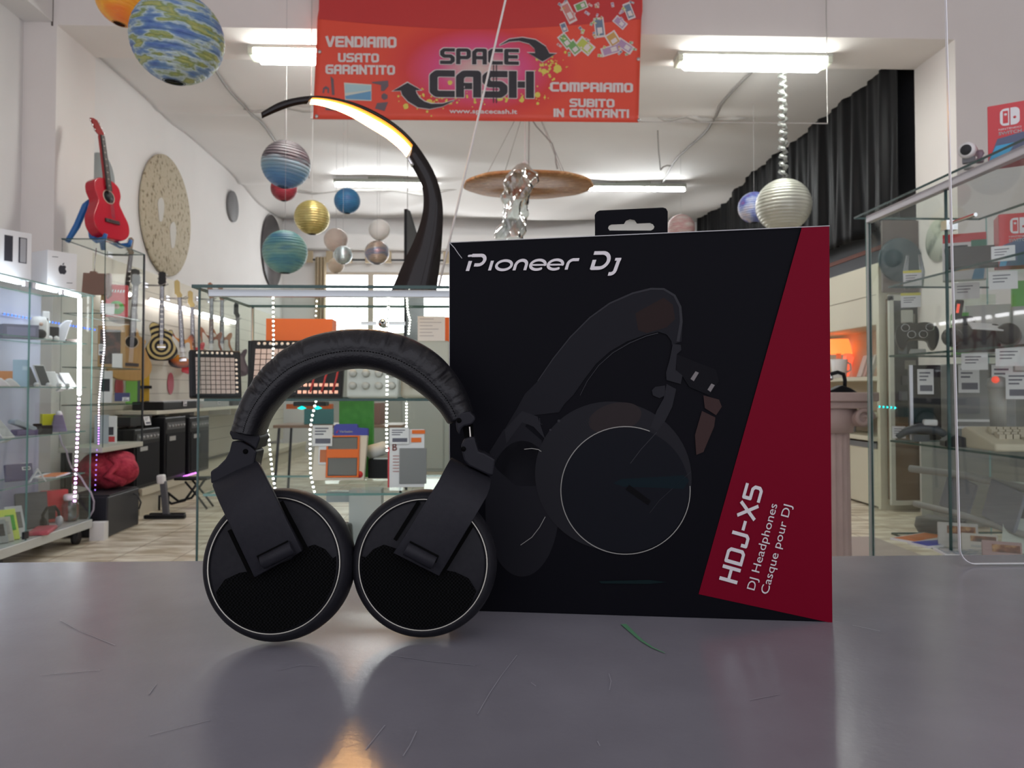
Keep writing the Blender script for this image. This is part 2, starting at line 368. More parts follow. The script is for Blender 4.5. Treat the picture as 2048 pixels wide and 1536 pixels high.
# window curtains at the back
tan = M('curtain_tan', (.45, .36, .24), .8)
for px, lab in ((641, 'tan tab top curtain at the far window, nearest the wall'), ):
    x = P(px, 560, 13.45).x
    m = MB(); m.grid(lambda u, v: (x-.09+.18*u, 13.45+.03*math.sin(u*20), 2.0+1.4*v), 30, 4)
    c = tag(m.build('window_curtain', tan, solid=.01), lab, 'curtain')
rod = thing('curtain_rod', 'dark curtain rod with tan tabs above the far window', 'curtain rod', (0, 13.5, 3.36))
MB().cyl((WX0-.25, 0, 0), (WX1, 0, 0), .018, 8).build('rod', DARK, rod)
for k in range(12):
    x = WX0-.2+k*.34
    MB().box((x, 0, .05), (.11, .05, .2)).build('tab', tan, rod)
# ================================================================== THE COUNTER AND WHAT STANDS ON IT
ZT = 1.10-.156
def counter():
    m = M('counter_laminate', (.10, .10, .115), .3, spec=.6); nt = m.node_tree; N = nt.nodes; L = nt.links; b = N['Principled BSDF']
    tc = N.new('ShaderNodeTexCoord')
    no = N.new('ShaderNodeTexNoise'); no.inputs['Scale'].default_value = 9; no.inputs['Detail'].default_value = 8; L.new(tc.outputs['Object'], no.inputs[0])
    r = N.new('ShaderNodeValToRGB'); r.color_ramp.elements[0].position = .35; r.color_ramp.elements[1].position = .7
    r.color_ramp.elements[0].color = (.185, .18, .205, 1); r.color_ramp.elements[1].color = (.225, .22, .25, 1); L.new(no.outputs[0], r.inputs[0]); L.new(r.outputs[0], b.inputs['Base Color'])
    n2 = N.new('ShaderNodeTexNoise'); n2.inputs['Scale'].default_value = 260; n2.inputs['Detail'].default_value = 3; L.new(tc.outputs['Object'], n2.inputs[0])
    bp = N.new('ShaderNodeBump'); bp.inputs['Strength'].default_value = .10; bp.inputs['Distance'].default_value = .0008; L.new(n2.outputs[0], bp.inputs['Height']); L.new(bp.outputs[0], b.inputs['Normal'])
    mr = N.new('ShaderNodeMapRange'); mr.inputs['To Min'].default_value = .16; mr.inputs['To Max'].default_value = .24; L.new(no.outputs[0], mr.inputs[0]); L.new(mr.outputs[0], b.inputs['Roughness'])
    t = thing('sales_counter', 'long grey laminate shop counter in the foreground with fine scratches', 'counter', (0, .2, 0))
    yb = .716; r0 = .32; xl = -.74; pts = [(1.36, -.35), (1.36, yb)]
    for k in range(13):
        a = math.pi/2*k/12; pts.append((xl+r0-r0*math.sin(a), yb-r0+r0*math.cos(a)))
    pts.append((xl, -.35)); pts = pts[::-1]
    MB().prism([(x, y, ZT-.035) for x, y in pts[::-1]], (0, 0, .035)).build('countertop', m, t, world=True, bevel=.003)
    MB().bb(xl+.1, 1.3, -.2, yb-.12, .08, ZT-.035).build('counter_front', M('counter_body', (.30, .30, .32), .6), t, world=True)
    MB().bb(xl+.14, 1.26, -.16, yb-.18, 0, .08).build('plinth', DARK, t, world=True)
    sc = MB()
    def scr(pl, wd=.0005):
        q = [PZ(a, b, ZT+.0004) for a, b in pl]
        for a, b in zip(q, q[1:]):
            d = (b-a).normalized(); n = V((-d.y, d.x, 0))*wd/2; sc.poly([a-n, b-n, b+n, a+n])
    for pl in ([(955, 1428), (980, 1385), (1002, 1352), (1034, 1310)], [(806, 1512), (820, 1490), (833, 1462)], [(1218, 1347), (1222, 1362), (1219, 1380)], [(298, 1388), (306, 1377), (313, 1368)],
               [(780, 1310), (860, 1322), (950, 1331)], [(1062, 1365), (1072, 1372)], [(560, 1340), (600, 1330), (640, 1332)], [(120, 1240), (160, 1262), (230, 1290)], [(1705, 1250), (1760, 1262)],
               [(300, 1470), (420, 1440)], [(1195, 1482), (1200, 1492)], [(80, 1350), (200, 1340)], [(1500, 1400), (1560, 1388)], [(770, 1450), (730, 1500)]):
        scr(pl)
    sc.build('scratch', M('scratch_pale', (.28, .28, .31), .5), t, world=True)['kind'] = 'stuff'
    g = MB(); q = [PZ(a, b, ZT+.0006) for a, b in ((1247, 1248), (1262, 1262), (1282, 1280), (1305, 1295), (1330, 1306))]
    for i, (a, b) in enumerate(zip(q, q[1:])):
        d = (b-a).normalized(); n = V((-d.y, d.x, 0)); w0 = .0032*(1-.2*i); w1 = .0032*(1-.2*(i+1)); g.poly([a-n*w0*.6, b-n*w1*.6, b+n*w1*.6, a+n*w0*.6])
    g.build('pen_mark', M('green_ink', (.10, .26, .14), .5), t, world=True)
counter()

# ------------------------------------------------------------------ headphones
hp_shell = noisy('headphone_shell', [(.010, .010, .013), (.013, .013, .016)], nscale=300, rough=.5, bump=.02, bscale=900, spec=.12)
hp_arm = noisy('headphone_arm', [(.012, .012, .016), (.015, .015, .019)], nscale=300, rough=.48, bump=.03, bscale=900, spec=.14)
hp_leather = noisy('headphone_leather', [(.007, .007, .009), (.009, .009, .011)], nscale=120, rough=.38, bump=.10, bscale=700, spec=.32)
hp_joint = M('headphone_joint', (.012, .012, .016), .45, spec=.14)
hp_ring = M('headphone_ring', (.35, .34, .30), .25, .8)
hp_dark = M('headphone_recess', (.002, .002, .002), .8, spec=.05)
def mesh_fabric():
    m = M('headphone_grille', (.005, .005, .005), .8, spec=.03); nt = m.node_tree; N = nt.nodes; L = nt.links
    tc = N.new('ShaderNodeTexCoord'); ch = N.new('ShaderNodeTexChecker'); ch.inputs['Scale'].default_value = 900
    ch.inputs[1].default_value = (.005, .005, .0055, 1); ch.inputs[2].default_value = (.001, .001, .001, 1)
    L.new(tc.outputs['Object'], ch.inputs[0]); L.new(ch.outputs[0], N['Principled BSDF'].inputs['Base Color']); return m
hp_grille = mesh_fabric()
HP = thing('headphones', 'black over-ear headphones standing on the counter in front of the black box', 'headphones', (-.085, .49, ZT))
def band():
    cpx = [(498, 866), (506, 838), (519, 810), (537, 783), (560, 757), (590, 733), (624, 716), (665, 704), (712, 698), (762, 702), (808, 717), (849, 741), (882, 772), (906, 804), (922, 838)]
    wpx = [55, 58, 62, 67, 72, 76, 79, 80, 79, 81, 84, 84, 76, 66, 56]
    ys = [.492+.012*i/14 for i in range(15)]
    ctr = [P(a, b, y) for (a, b), y in zip(cpx, ys)]; n = len(ctr); NU, NV = 260, 40
    def cr(arr, t):
        i = min(int(t), n-2); f = t-i; p0 = arr[max(i-1, 0)]; p1 = arr[i]; p2 = arr[i+1]; p3 = arr[min(i+2, n-1)]
        return .5*((2*p1)+(p2-p0)*f+(2*p0-5*p1+4*p2-p3)*f*f+(3*p1-p0-3*p2+p3)*f*f*f)
    rng = random.Random(3); wr = [(rng.uniform(.02, .98), rng.uniform(.0035, .010), rng.uniform(.4, 1), rng.uniform(-.10, .10)) for _ in range(46)]
    def pt(u, v, infl=0):
        t = u*(n-1); c = cr(ctr, t); tg = (cr(ctr, min(t+.05, n-1))-cr(ctr, max(t-.05, 0))); tg.y = 0; tg.normalize()
        nr = V((-tg.z, 0, tg.x))   # outward (up) normal in the arch's plane
        if nr.z < 0 and abs(u-.5) < .3: nr = -nr
        rad = cr(wpx, t)/F*.498/2; yr = .0185
        a = 2*math.pi*v; ca, sa = math.cos(a), math.sin(a)
        k = 2.6; den = (abs(ca)**k+abs(sa)**k)**(1/k); ca /= den; sa /= den
        e = min(1, min(u, 1-u)/.012); e = .80+.20*e**.5
        rad *= e; ww = yr*e
        # leather gathers along the outer front edge (sa<0 faces the camera, ca>0 is outward)
        g = 0
        am = math.atan2(-sa, ca)  # 0 outward, pi/2 front
        for (uc, wd, am_, sl) in wr:
            uu = u-uc-sl*(am-.9)*.10
            if abs(uu) < .03: g += am_*math.exp(-(uu/wd)**2)*math.exp(-((am-.95)/.42)**2)
        rad *= 1-.085*g; ww *= 1-.10*g
        # seam
        sm = math.exp(-((am-1.72)/.05)**2)
        rad *= 1-.02*sm; ww *= 1-.05*sm
        return c + nr*(ca*(rad+infl)) + V((0, 1, 0))*(sa*(ww+infl))
    m = MB(); m.v = [pt(i/NU, j/NV) for i in range(NU+1) for j in range(NV)]
    for i in range(NU):
        for j in range(NV): m.f.append((i*NV+j, i*NV+(j+1) % NV, (i+1)*NV+(j+1) % NV, (i+1)*NV+j)); m.m.append(0); m.sm.append(True)
    for i in (0, NU): m.f.append([i*NV+j for j in range(NV)]); m.m.append(0); m.sm.append(False)
    hb = m.build('headband', hp_leather, HP, world=True)
    # stitched seam: short stitches following the front lower line
    va = None
    best = 9
    for q in range(200):
        a = q/200*2*math.pi; ca, sa = math.cos(a), math.sin(a); am = math.atan2(-sa, ca)
        if abs(am-1.72) < best: best = abs(am-1.72); va = q/200
    st = MB()
    for i in range(110):
        u = .02+.96*i/110
        st.tube([pt(u, va, .0003)+V((0, -.0002, 0)), pt(u+.005, va, .0003)+V((0, -.0002, 0))], .00028, 5)
    st.build('stitching', hp_dark, hb, world=False).location = -wloc(hb)
band()
def cup(px, py, Y, R, ax, arm, prof_side, slot, lab_side):
    c = P(px, py, Y); ax = V(ax).normalized()
    s = R/.0463
    prof = [(.0001, .0005), (.020, .0005), (.0375, -.0002), (.0392, -.0012), (.0398, -.0018), (.0402, -.0004), (.0425, -.0014), (.0447, -.0042), (.0458, -.0082), (.0463, -.0125), (.0461, -.0175), (.0448, -.0205), (.042, -.0215)]
    sh = MB(); sh.lathe([(r*s, t*s+.0125) for r, t in prof], c, ax, 96); o = sh.build('ear_cup', hp_shell, HP, world=True)
    rg = MB(); a = ax.orthogonal().normalized(); b = ax.cross(a)
    rg.tube([c+ax*(.0122)+(a*math.cos(t)+b*math.sin(t))*.0400*s for t in [2*math.pi*k/96 for k in range(96)]], .00052, 8, closed=True)
    rg.build('trim_ring', hp_ring, HP, world=True)['label'] = 'thin metallic ring round the cup face'
    cu = MB(); cp = [(.030, 0), (.0375, .0005), (.0395, -.003), (.0398, -.008), (.0385, -.013), (.035, -.0165), (.028, -.018)]
    cu.lathe([(r*s, t-.0075) for r, t in cp], c, ax, 64)
    cu.build('ear_cushion', hp_leather, HP, world=True)
    fo = c+ax*.0133; u = V((0, 0, 1)).cross(-ax); u = u - ax*u.dot(ax); u.normalize(); u = u if u.x > 0 else -u; v = ax.cross(u); v = v if v.z > 0 else -v
    gr = MB(); sd = prof_side; pts = []
    for k in range(25):
        t = math.radians(8 - 172*k/24); pts.append((.0383*math.cos(t), .0383*math.sin(t)))
    pts = pts[:22]
    pts += [(-.0335, -.016), (-.0285, -.0085), (-.020, -.0045), (-.010, -.003), (.000, -.001), (.0108, .0035), (.017, .0098), (.0245, .0122), (.031, .0095), (.036, .004)]
    gr.prism([fo+u*(x*sd*s)+v*(y*s) for x, y in pts], ax*.0006)
    gr.build('grille', hp_grille, HP, world=True)
    # grooves either side of the arm
    gv = MB()
    for (x0, y0, x1, y1) in arm['groove']:
        A = PP(x0, y0, fo, ax); B = PP(x1, y1, fo, ax); d = (B-A).normalized(); n = d.cross(ax)*.0011
        gv.prism([A-n, B-n, B+n, A+n], ax*.0007)
    gv.build('groove', hp_dark, HP, world=True)
    # the wide curved yoke arm
    L_ = arm['L']; R_ = arm['R']; Ys = arm['Y']; k = len(L_); m = MB(); th = .0035; vs = []
    for (la, ra, y) in zip(L_, R_, Ys):
        l = P(*la, y); r = P(*ra, y); vs += [l, r, r+V((0, th, 0)), l+V((0, th, 0))]
    fs = [(0, 1, 2, 3), tuple(4*(k-1)+j for j in (3, 2, 1, 0))]
    for i in range(k-1):
        for j in range(4): fs.append((4*i+j, 4*(i+1)+j, 4*(i+1)+(j+1) % 4, 4*i+(j+1) % 4))
    m.add(vs, fs, True)
    ao = m.build('yoke_arm', hp_arm, HP, world=True, bevel=.0009, seg=3)
    for e in ao.data.polygons: e.use_smooth = True
    sl = MB(); y = arm['ys']; q = [P(a, b, y) for a, b in slot[0]]; sl.prism(q, (0, .0006, 0)); sl.build('slot', hp_dark, ao, world=True)
    q0 = P(*slot[1][0], y-.0015); q1 = P(*slot[1][1], y-.0015); pv = MB().cyl(q0+V((0, .0025, 0)), q1+V((0, .0025, 0)), .0042, 20); pv.build('pivot', hp_arm, ao, world=True, bevel=.0004)
Ye = .4685
cup(560, 1127, .485, .0463, (-.05, -1, .15),
    {'L': [(427, 956), (424, 972), (431, 990), (439, 1009), (449, 1030), (459, 1051), (478, 1092), (498, 1134), (508, 1156)],
     'R': [(510, 921), (516, 926), (521, 934), (528, 948), (537, 967), (547, 986), (567, 1028), (590, 1074), (604, 1103)],
     'Y': [.489, .481, .4745, .4690, .4650, .4630, .4620, .4630, .4640], 'groove': [(563, 1003, 616, 1103), (459, 1060, 507, 1160)], 'ys': .4618}, 1,
    ([(513, 1112), (575, 1081), (581, 1093), (519, 1125)], ((522, 1127), (584, 1096))), 'left')
cup(850, 1124, .487, .0452, (-.02, -1, .11),
    {'L': [(903, 916), (899, 921), (894, 930), (887, 943), (876, 964), (863, 985), (840, 1022), (812, 1068), (787, 1106)],
     'R': [(976, 951), (982, 959), (980, 975), (974, 992), (963, 1011), (950, 1033), (926, 1072), (900, 1116), (878, 1152)],
     'Y': [.494, .486, .4790, .4730, .4685, .4660, .4645, .4650, .4660], 'groove': [(838, 1003, 790, 1080), (945, 1050, 880, 1155)], 'ys': .4642}, -1,
    ([(820, 1082), (878, 1112), (872, 1126), (814, 1096)], ((811, 1098), (868, 1128))), 'right')
def joint(pl, y, th, name='slider', mat=hp_joint, bev=.0012): return MB().prism([P(a, b, y) for a, b in pl][::-1], (0, th, 0)).build(name, mat, HP, world=True, bevel=bev)
def screw(px, py, y, par): MB().cyl(P(px, py, y-.0006), P(px, py, y+.002), .0016, 16).build('screw', hp_dark, par, world=True)
s1 = joint([(470, 848), (492, 848), (508, 858), (520, 876), (512, 899), (500, 890), (484, 881), (463, 879), (462, 874), (458, 867), (460, 861), (467, 857)], .4835, .022)
screw(493, 866, .4835, s1)
joint([(463, 882), (482, 883), (500, 892), (513, 903), (508, 927), (506, 940), (440, 962), (421, 968), (420, 943), (434, 934), (450, 918), (458, 903)], .4850, .018, 'hinge')
screw(491, 903, .4850, HP.children[-1])
s2 = joint([(919, 826), (939, 822), (949, 833), (951, 840), (944, 849), (928, 853), (922, 858), (919, 871), (913, 860), (911, 843)], .4850, .022)
screw(918, 841, .4850, s2)
es_ = joint([(924, 850), (946, 848), (948, 880), (930, 880)], .492, .003, 'extension_strip', hp_dark, .0003)
joint([(937.5, 853), (940.5, 853), (942.5, 876), (939.5, 876)], .4912, .001, 'steel_strip', M('steel_strip', (.4, .38, .34), .25, 1), .0002)
joint([(931, 876), (949, 873), (952, 886), (957, 903), (968, 906), (991, 919), (986, 952), (975, 950), (937, 932), (928, 922), (924, 905), (922, 889)], .4870, .018, 'hinge')
screw(927, 898, .4870, HP.children[-1])

# ------------------------------------------------------------------ the product box
BLp = V((P(898, 1215, .549).x, .549, ZT)); BRp = V((P(1665, 1247, .512).x, .512, ZT))
TLp = P(898, 484, .550); TRp = P(1659, 451, .514)
bn = (BRp-BLp).cross(TLp-BLp).normalized(); bn = bn if bn.y < 0 else -bn
def bx(px, py, off=.0004):
    return PP(px, py, BLp, bn)+bn*off
BX = thing('product_box', 'tall black and crimson headphone box with hang tab standing behind the headphones', 'box', (.08, .58, ZT))
back = -bn*.085
card = M('box_card_black', (.0025, .0025, .0045), .5, spec=.06)
m = MB(); A, B, Cc, D = BLp, BRp, TRp, TLp
A = V((A.x, A.y, ZT)); B = V((B.x, B.y, ZT)); back.z = 0
m.add([A, B, Cc, D, A+back, B+back, Cc+back, D+back], [(0, 1, 2, 3), (5, 4, 7, 6), (4, 0, 3, 7), (1, 5, 6, 2), (3, 2, 6, 7), (4, 5, 1, 0)])
m.build('carton', card, BX, world=True, bevel=.0006)
rd = M('box_card_crimson', (.145, .001, .012), .5, spec=.06)
m = MB(); m.poly([bx(a, b) for a, b in ((1604, 453), (1658, 451.5), (1664.5, 1246), (1397, 1188))]); m.build('crimson_panel', rd, BX, world=True)['label'] = 'crimson slanted panel'
edgep = M('worn_lit_card_edge', (.45, .45, .46), .6)  # worn card edges; light along the top edge is put into the colour
m = MB(); m.tube([bx(899, 485.5, .0004), bx(1200, 472, .0004), bx(1659, 452, .0004)], .00035, 5); m.tube([bx(899, 486), bx(899, 800), bx(900, 1000)], .0002, 5)
m.tube([bx(898, 484), bx(909, 496), bx(915, 505), (bx(924, 517))], .0003, 5); m.build('worn_lit_edge', edgep, BX, world=True)
# hang tab
tp = 0.030
def tabp(px, py): return PP(px, py, BLp+bn*-.022, bn)
def rr(x0, y0, x1, y1, r, n=5):
    o = []
    for cx, cy, a0 in ((x1-r, y0+r, -90), (x1-r, y1-r, 0), (x0+r, y1-r, 90), (x0+r, y0+r, 180)):
        for k in range(n+1):
            a = math.radians(a0+90*k/n); o.append((cx+r*math.cos(a), cy+r*math.sin(a)))
    return o
outer = [(1190, 478), (1189.5, 430), (1193, 424), (1199, 421), (1262, 418), (1326, 415), (1332, 417), (1335.5, 423), (1335.5, 466), (1336, 474)]
hole = [(1219, 461), (1216, 456), (1218, 451), (1223, 448.5), (1248, 447.5), (1252, 441), (1260, 438), (1269, 439.5), (1274, 446.5), (1300, 445.5), (1306, 448), (1309, 453), (1307, 458), (1302, 461)]
m = MB()
def ang(p): return math.atan2(p[1]-452, p[0]-1262)
def onring(loop, a):
    d = V((math.cos(a), math.sin(a))); best = None
    for p, q in zip(loop, loop[1:]+loop[:1]):
        e = V(q)-V(p); den = d.x*e.y-d.y*e.x
        if abs(den) < 1e-9: continue
        w_ = V(p)-V((1262, 452)); t = (w_.x*e.y-w_.y*e.x)/den; s_ = (w_.x*d.y-w_.y*d.x)/den
        if t > 0 and -1e-6 <= s_ <= 1+1e-6 and (best is None or t < best): best = t
    return (1262+d.x*best, 452+d.y*best)
NA = 120; angs = sorted([-math.pi+2*math.pi*k/NA for k in range(NA)]+[ang(p) for p in outer+hole]); n = len(angs)
th = -bn*.0012; o_ = [tabp(*onring(outer, a)) for a in angs]; i_ = [tabp(*onring(hole, a)) for a in angs]
vs = o_+i_+[p+th for p in o_]+[p+th for p in i_]; fs = []
for k in range(n):
    j = (k+1) % n; fs += [(k, j, n+j, n+k), (2*n+j, 2*n+k, 3*n+k, 3*n+j), (j, k, 2*n+k, 2*n+j), (n+k, n+j, 3*n+j, 3*n+k)]
m.add(vs, fs); m.build('hang_tab', card, BX, world=True)
# printed picture of headphones (flat ink on the card)
def ink(nm, c, polys, off, rough=.35):
    m = MB()
    for pl in polys: m.poly([bx(a, b, off) for a, b in pl])
    m.build(nm, M(nm+'_ink', tuple(q*.62 for q in c), rough+.15, spec=.07), BX, world=True)
def Z(l): return [(880+a/1.766, 400+b/1.766) for a, b in l]
def ell(cx, cy, rx_, ry_, rot=0, a0=0, a1=360, n=64):
    o = []; r = math.radians(rot)
    for k in range(n+1 if a1-a0 < 360 else n):
        t = math.radians(a0+(a1-a0)*k/n); x, y = rx_*math.cos(t), ry_*math.sin(t); o.append((cx+x*math.cos(r)-y*math.sin(r), cy+x*math.sin(r)+y*math.cos(r)))
    return o
def strip(c, w0, w1=None):
    n = len(c); L1, L2 = [], []
    for i, p in enumerate(c):
        a = V(c[max(i-1, 0)]); b = V(c[min(i+1, n-1)]); d = (b-a).normalized(); wd = w0 if w1 is None else w0+(w1-w0)*i/(n-1)
        L1.append((p[0]-d.y*wd/2, p[1]+d.x*wd/2)); L2.append((p[0]+d.y*wd/2, p[1]-d.x*wd/2))
    return [[L1[i], L1[i+1], L2[i+1], L2[i]] for i in range(n-1)]
def polystrip(A, B): return [[A[i], A[i+1], B[i+1], B[i]] for i in range(len(A)-1)]
g1, g2, g3 = (.016, .016, .021), (.026, .026, .032), (.045, .045, .052)
outb = Z([(228, 810), (270, 740), (300, 685), (345, 640), (400, 560), (460, 485), (530, 415), (600, 365), (680, 330), (745, 312), (790, 313), (830, 335), (852, 375), (857, 430), (853, 500)])
innb = Z([(300, 800), (330, 760), (420, 750), (440, 720), (470, 690), (505, 640), (550, 580), (600, 535), (660, 500), (720, 478), (770, 465), (800, 475), (812, 490), (818, 500), (818, 512)])
ink('printed_headband', g1, polystrip(outb, innb), .0004)
ink('printed_band_sheen', (.030, .018, .017), [Z([(690, 400), (790, 345), (822, 370), (830, 420), (800, 450), (730, 470), (700, 460)])], .0005)
ink('printed_band_edge', g3, strip(Z([(345, 640), (400, 560), (460, 485), (530, 415), (600, 365), (680, 330), (745, 314), (790, 315), (828, 338), (848, 378), (852, 430), (840, 500)]), 1.6, 6) + strip(Z([(495, 690), (520, 640), (560, 585), (610, 540), (670, 505), (730, 480), (770, 470)]), 1, 2), .0006)
ink('printed_yoke', g2, [Z([(822, 508), (850, 512), (852, 530), (836, 545), (832, 600), (856, 620), (850, 650), (800, 636), (798, 610), (812, 560)]),
    Z([(760, 660), (795, 655), (795, 690), (775, 700), (752, 690), (748, 672)]), Z([(800, 650), (834, 668), (820, 730), (795, 780), (768, 815), (742, 805), (765, 745), (790, 700)])], .0007)
ink('printed_hinge_gloss', (.26, .24, .24), [Z([(902, 605), (914, 610), (896, 640), (884, 632)]), Z([(958, 648), (970, 654), (955, 678), (944, 670)])], .0008)
ink('printed_hinge_block', (.006, .006, .009), [Z([(836, 545), (975, 600), (985, 640), (950, 690), (880, 660), (856, 622), (834, 600)])], .0006)
ink('printed_thumb', (.060, .034, .032), [Z([(930, 690), (985, 705), (995, 730), (975, 760), (935, 735)]), Z([(925, 745), (972, 768), (968, 800), (930, 890), (905, 900), (900, 830)])], .0005)
ink('printed_far_cup', g1, [Z(ell(290, 1090, 130, 240, 0)[:]), Z([(175, 890), (225, 810), (290, 790), (360, 850), (350, 1010), (270, 1010), (200, 950)])], .0003)
ink('printed_far_hinge', g2, [Z([(228, 812), (290, 745), (345, 765), (372, 845), (330, 800), (290, 785), (235, 860)])], .0006)
ink('printed_near_cup', (.021, .021, .026), [Z(ell(612, 975, 278, 262, 18))], .0006)
ink('printed_cup_sheen', (.036, .028, .029), [Z(ell(618, 770, 95, 52, -14))], .0007)
ink('printed_cup_face', (.009, .010, .015), [Z(ell(655, 1024, 224, 221))], .0008)
ink('printed_teal_sheen', (.006, .016, .022), [Z([(640, 985), (860, 972), (880, 990), (860, 1020), (650, 1012), (610, 1000)])], .0009)
ink('printed_teal_line', (.006, .018, .020), [Z([(560, 1345), (740, 1341), (800, 1349), (740, 1355), (570, 1353)])], .0009)
ink('printed_arm_line', g3, strip(Z([(672, 930), (710, 880), (765, 820)]), 1.5) + strip(Z([(740, 1105), (775, 1060), (885, 960)]), .8), .0009)
ink('printed_ridges', g2, [s_ for k in range(16) for s_ in strip(Z([(428+6.4*k, 845-5.0*k), (446+5.8*k, 858-4.7*k)]), 1.4)], .0008)
ink('printed_slot', (.002, .002, .003), [Z([(668, 1005), (745, 1062), (735, 1078), (655, 1022)])], .001)
ink('printed_ring', (.42, .41, .38), strip(Z(ell(655, 1025, 228, 225, 0, -22+18, 292)), 1.7) + strip(Z([(298, 880), (325, 877), (348, 881), (358, 888)]), 1.4) + strip(Z([(372, 1118), (352, 1155), (325, 1190), (285, 1218)]), 1.2), .001)
ink('printed_screws', g3, [Z(ell(420, 780, 5, 5)), Z(ell(390, 812, 4, 4))] + strip(Z([(352, 770), (354, 790), (362, 792)]), 1), .0009)
# lettering on the box
white_ink = M('box_lettering', (.56, .53, .54), .5)
def affine(o, du, dv):
    return lambda u, v: bx(o[0]+du[0]*u+dv[0]*v, o[1]+du[1]*u+dv[1]*v, .0011)
m = MB()
# brand wordmark: wide italic letters drawn as strokes
def stroke(m, pl, wd, fn, rnd=True):
    pl = [V(p) for p in pl]
    for i, (a, b) in enumerate(zip(pl, pl[1:])):
        d = (b-a).normalized(); n = V((-d.y, d.x))*(wd/2)
        m.poly([fn(*(a-n)), fn(*(b-n)), fn(*(b+n)), fn(*(a+n))])
    for p in (pl if rnd else pl[1:-1]):
        m.poly([fn(p.x+wd/2*math.cos(k), p.y+wd/2*math.sin(k)) for k in [math.pi*j/6 for j in range(12)]])
def arc(cx, cy, a, b, t0, t1, n=18): return [(cx+a*math.cos(math.radians(t0+(t1-t0)*k/n)), cy+b*math.sin(math.radians(t0+(t1-t0)*k/n))) for k in range(n+1)]
sk = .30
fnw = lambda u, v: bx(932+u+sk*v, 543.5-(u*.0065*2)-v, .0011)
W_ = 5.3
def O(x, a=13.5): stroke(m, arc(x+a, 11.6, a-2, 9.3, 0, 360, 28), W_, fnw)
def Eg(x, a=13.5):
    stroke(m, arc(x+a, 11.6, a-2, 9.5, 0, 305, 26), W_, fnw); stroke(m, [(x+3, 11.3), (x+2*a-2.0, 11.3)], 3.4, fnw)
stroke(m, [(3, 1), (3, 21)], 7, fnw, False); stroke(m, [(3, 32.0), (21, 32.0)] + arc(21, 22.5, 10, 9.5, 90, -90, 14) + [(13, 13)], 6.6, fnw, False); stroke(m, [(-3, 31.2), (6, 32)], 4.4, fnw)
stroke(m, [(47, 1.5), (47, 21)], 6, fnw, False)
O(56, 17)
stroke(m, [(96, 1), (96, 12)] + arc(107, 12.4, 10.5, 8.6, 165, 0, 14) + [(117.5, 1)], 6, fnw, False)
Eg(124, 16.5); Eg(159, 16.5)
stroke(m, [(200, 1), (200, 12)] + arc(210, 12, 10, 8.9, 170, 80, 10) + [(220, 21)], 6, fnw, False)
stroke(m, [(254, 3.3), (249, 3.3)], 6.6, fnw, False); stroke(m, [(251, 1), (251, 20)], 7.4, fnw, False); stroke(m, [(246, 33.6), (262, 33.6)] + arc(264, 18.5, 15.5, 15.2, 90, -90, 20) + [(250, 3.3)], 7.2, fnw, False)
stroke(m, [(300, 23), (298.5, -2)] + arc(290.5, -1.2, 8, 7.4, 0, -88, 10) + [(287, -8.5)], 7.2, fnw, False)
stroke(m, [(292, 20.5), (304, 20.5)], 5.6, fnw, False)
def vert(s, p0, p1, hpx, tech=False):
    d = V(p1)-V(p0); L = d.length; d.normalize(); n = V((d.y, -d.x)); n = n if n.x < 0 else -n
    fn = affine(p0, d, n)
    if tech: techno(m, s, fn, L, hpx, t=1.15, gap=1.3)
    else: put_text(m, s, fn, L, hpx)
vert('HDJ-X5', (1473, 1168), (1527, 975), 37, True)
vert('DJ Headphones', (1508, 1180), (1554, 1009), 16)
vert('Casque pour DJ', (1535, 1188), (1582, 1011), 16)
stagger(m, bn, 5e-7); m.build('lettering', white_ink, BX, world=True)['label'] = 'pale grey printed lettering'
# ------------------------------------------------------------------ acrylic counter screen
AY = .668
def acp(px, py): return P(px, py, AY)
q0 = acp(1921, 1100); q1 = acp(1893, 0); th = V((0, .003, 0)); zb = ZT+.002
prof = [V((q1.x-.004, AY, 1.78)), V((q1.x, AY, q1.z)), V((q0.x, AY, q0.z))]
r0 = .014
for k in range(1, 9):
    a = math.pi/2*k/8; prof.append(V((q0.x+r0-r0*math.cos(a), AY, zb+r0-r0*math.sin(a))))
prof[2] = V((q0.x, AY, zb+r0))
pts = prof + [V((1.1, AY, zb)), V((1.1, AY, 1.78))]; n = len(pts)
AC = thing('acrylic_screen', 'clear acrylic counter screen with rounded corner at the right end of the counter', 'screen', (.8, AY, ZT))
m = MB(); m.poly(pts[::-1]); m.poly([p+th for p in pts]); m.build('pane', ACRYL, AC, world=True)
m = MB()
for i in range(n-2): m.poly([pts[i], pts[i+1], pts[i+1]+th, pts[i]+th])
m.build('polished_edge', ACEDGE, AC, world=True, solid=.0006)
MB().bb(.78, .84, AY-.02, AY+.03, ZT, ZT+.02).bb(1.0, 1.06, AY-.02, AY+.03, ZT, ZT+.02).build('foot', BLACK, AC, world=True)
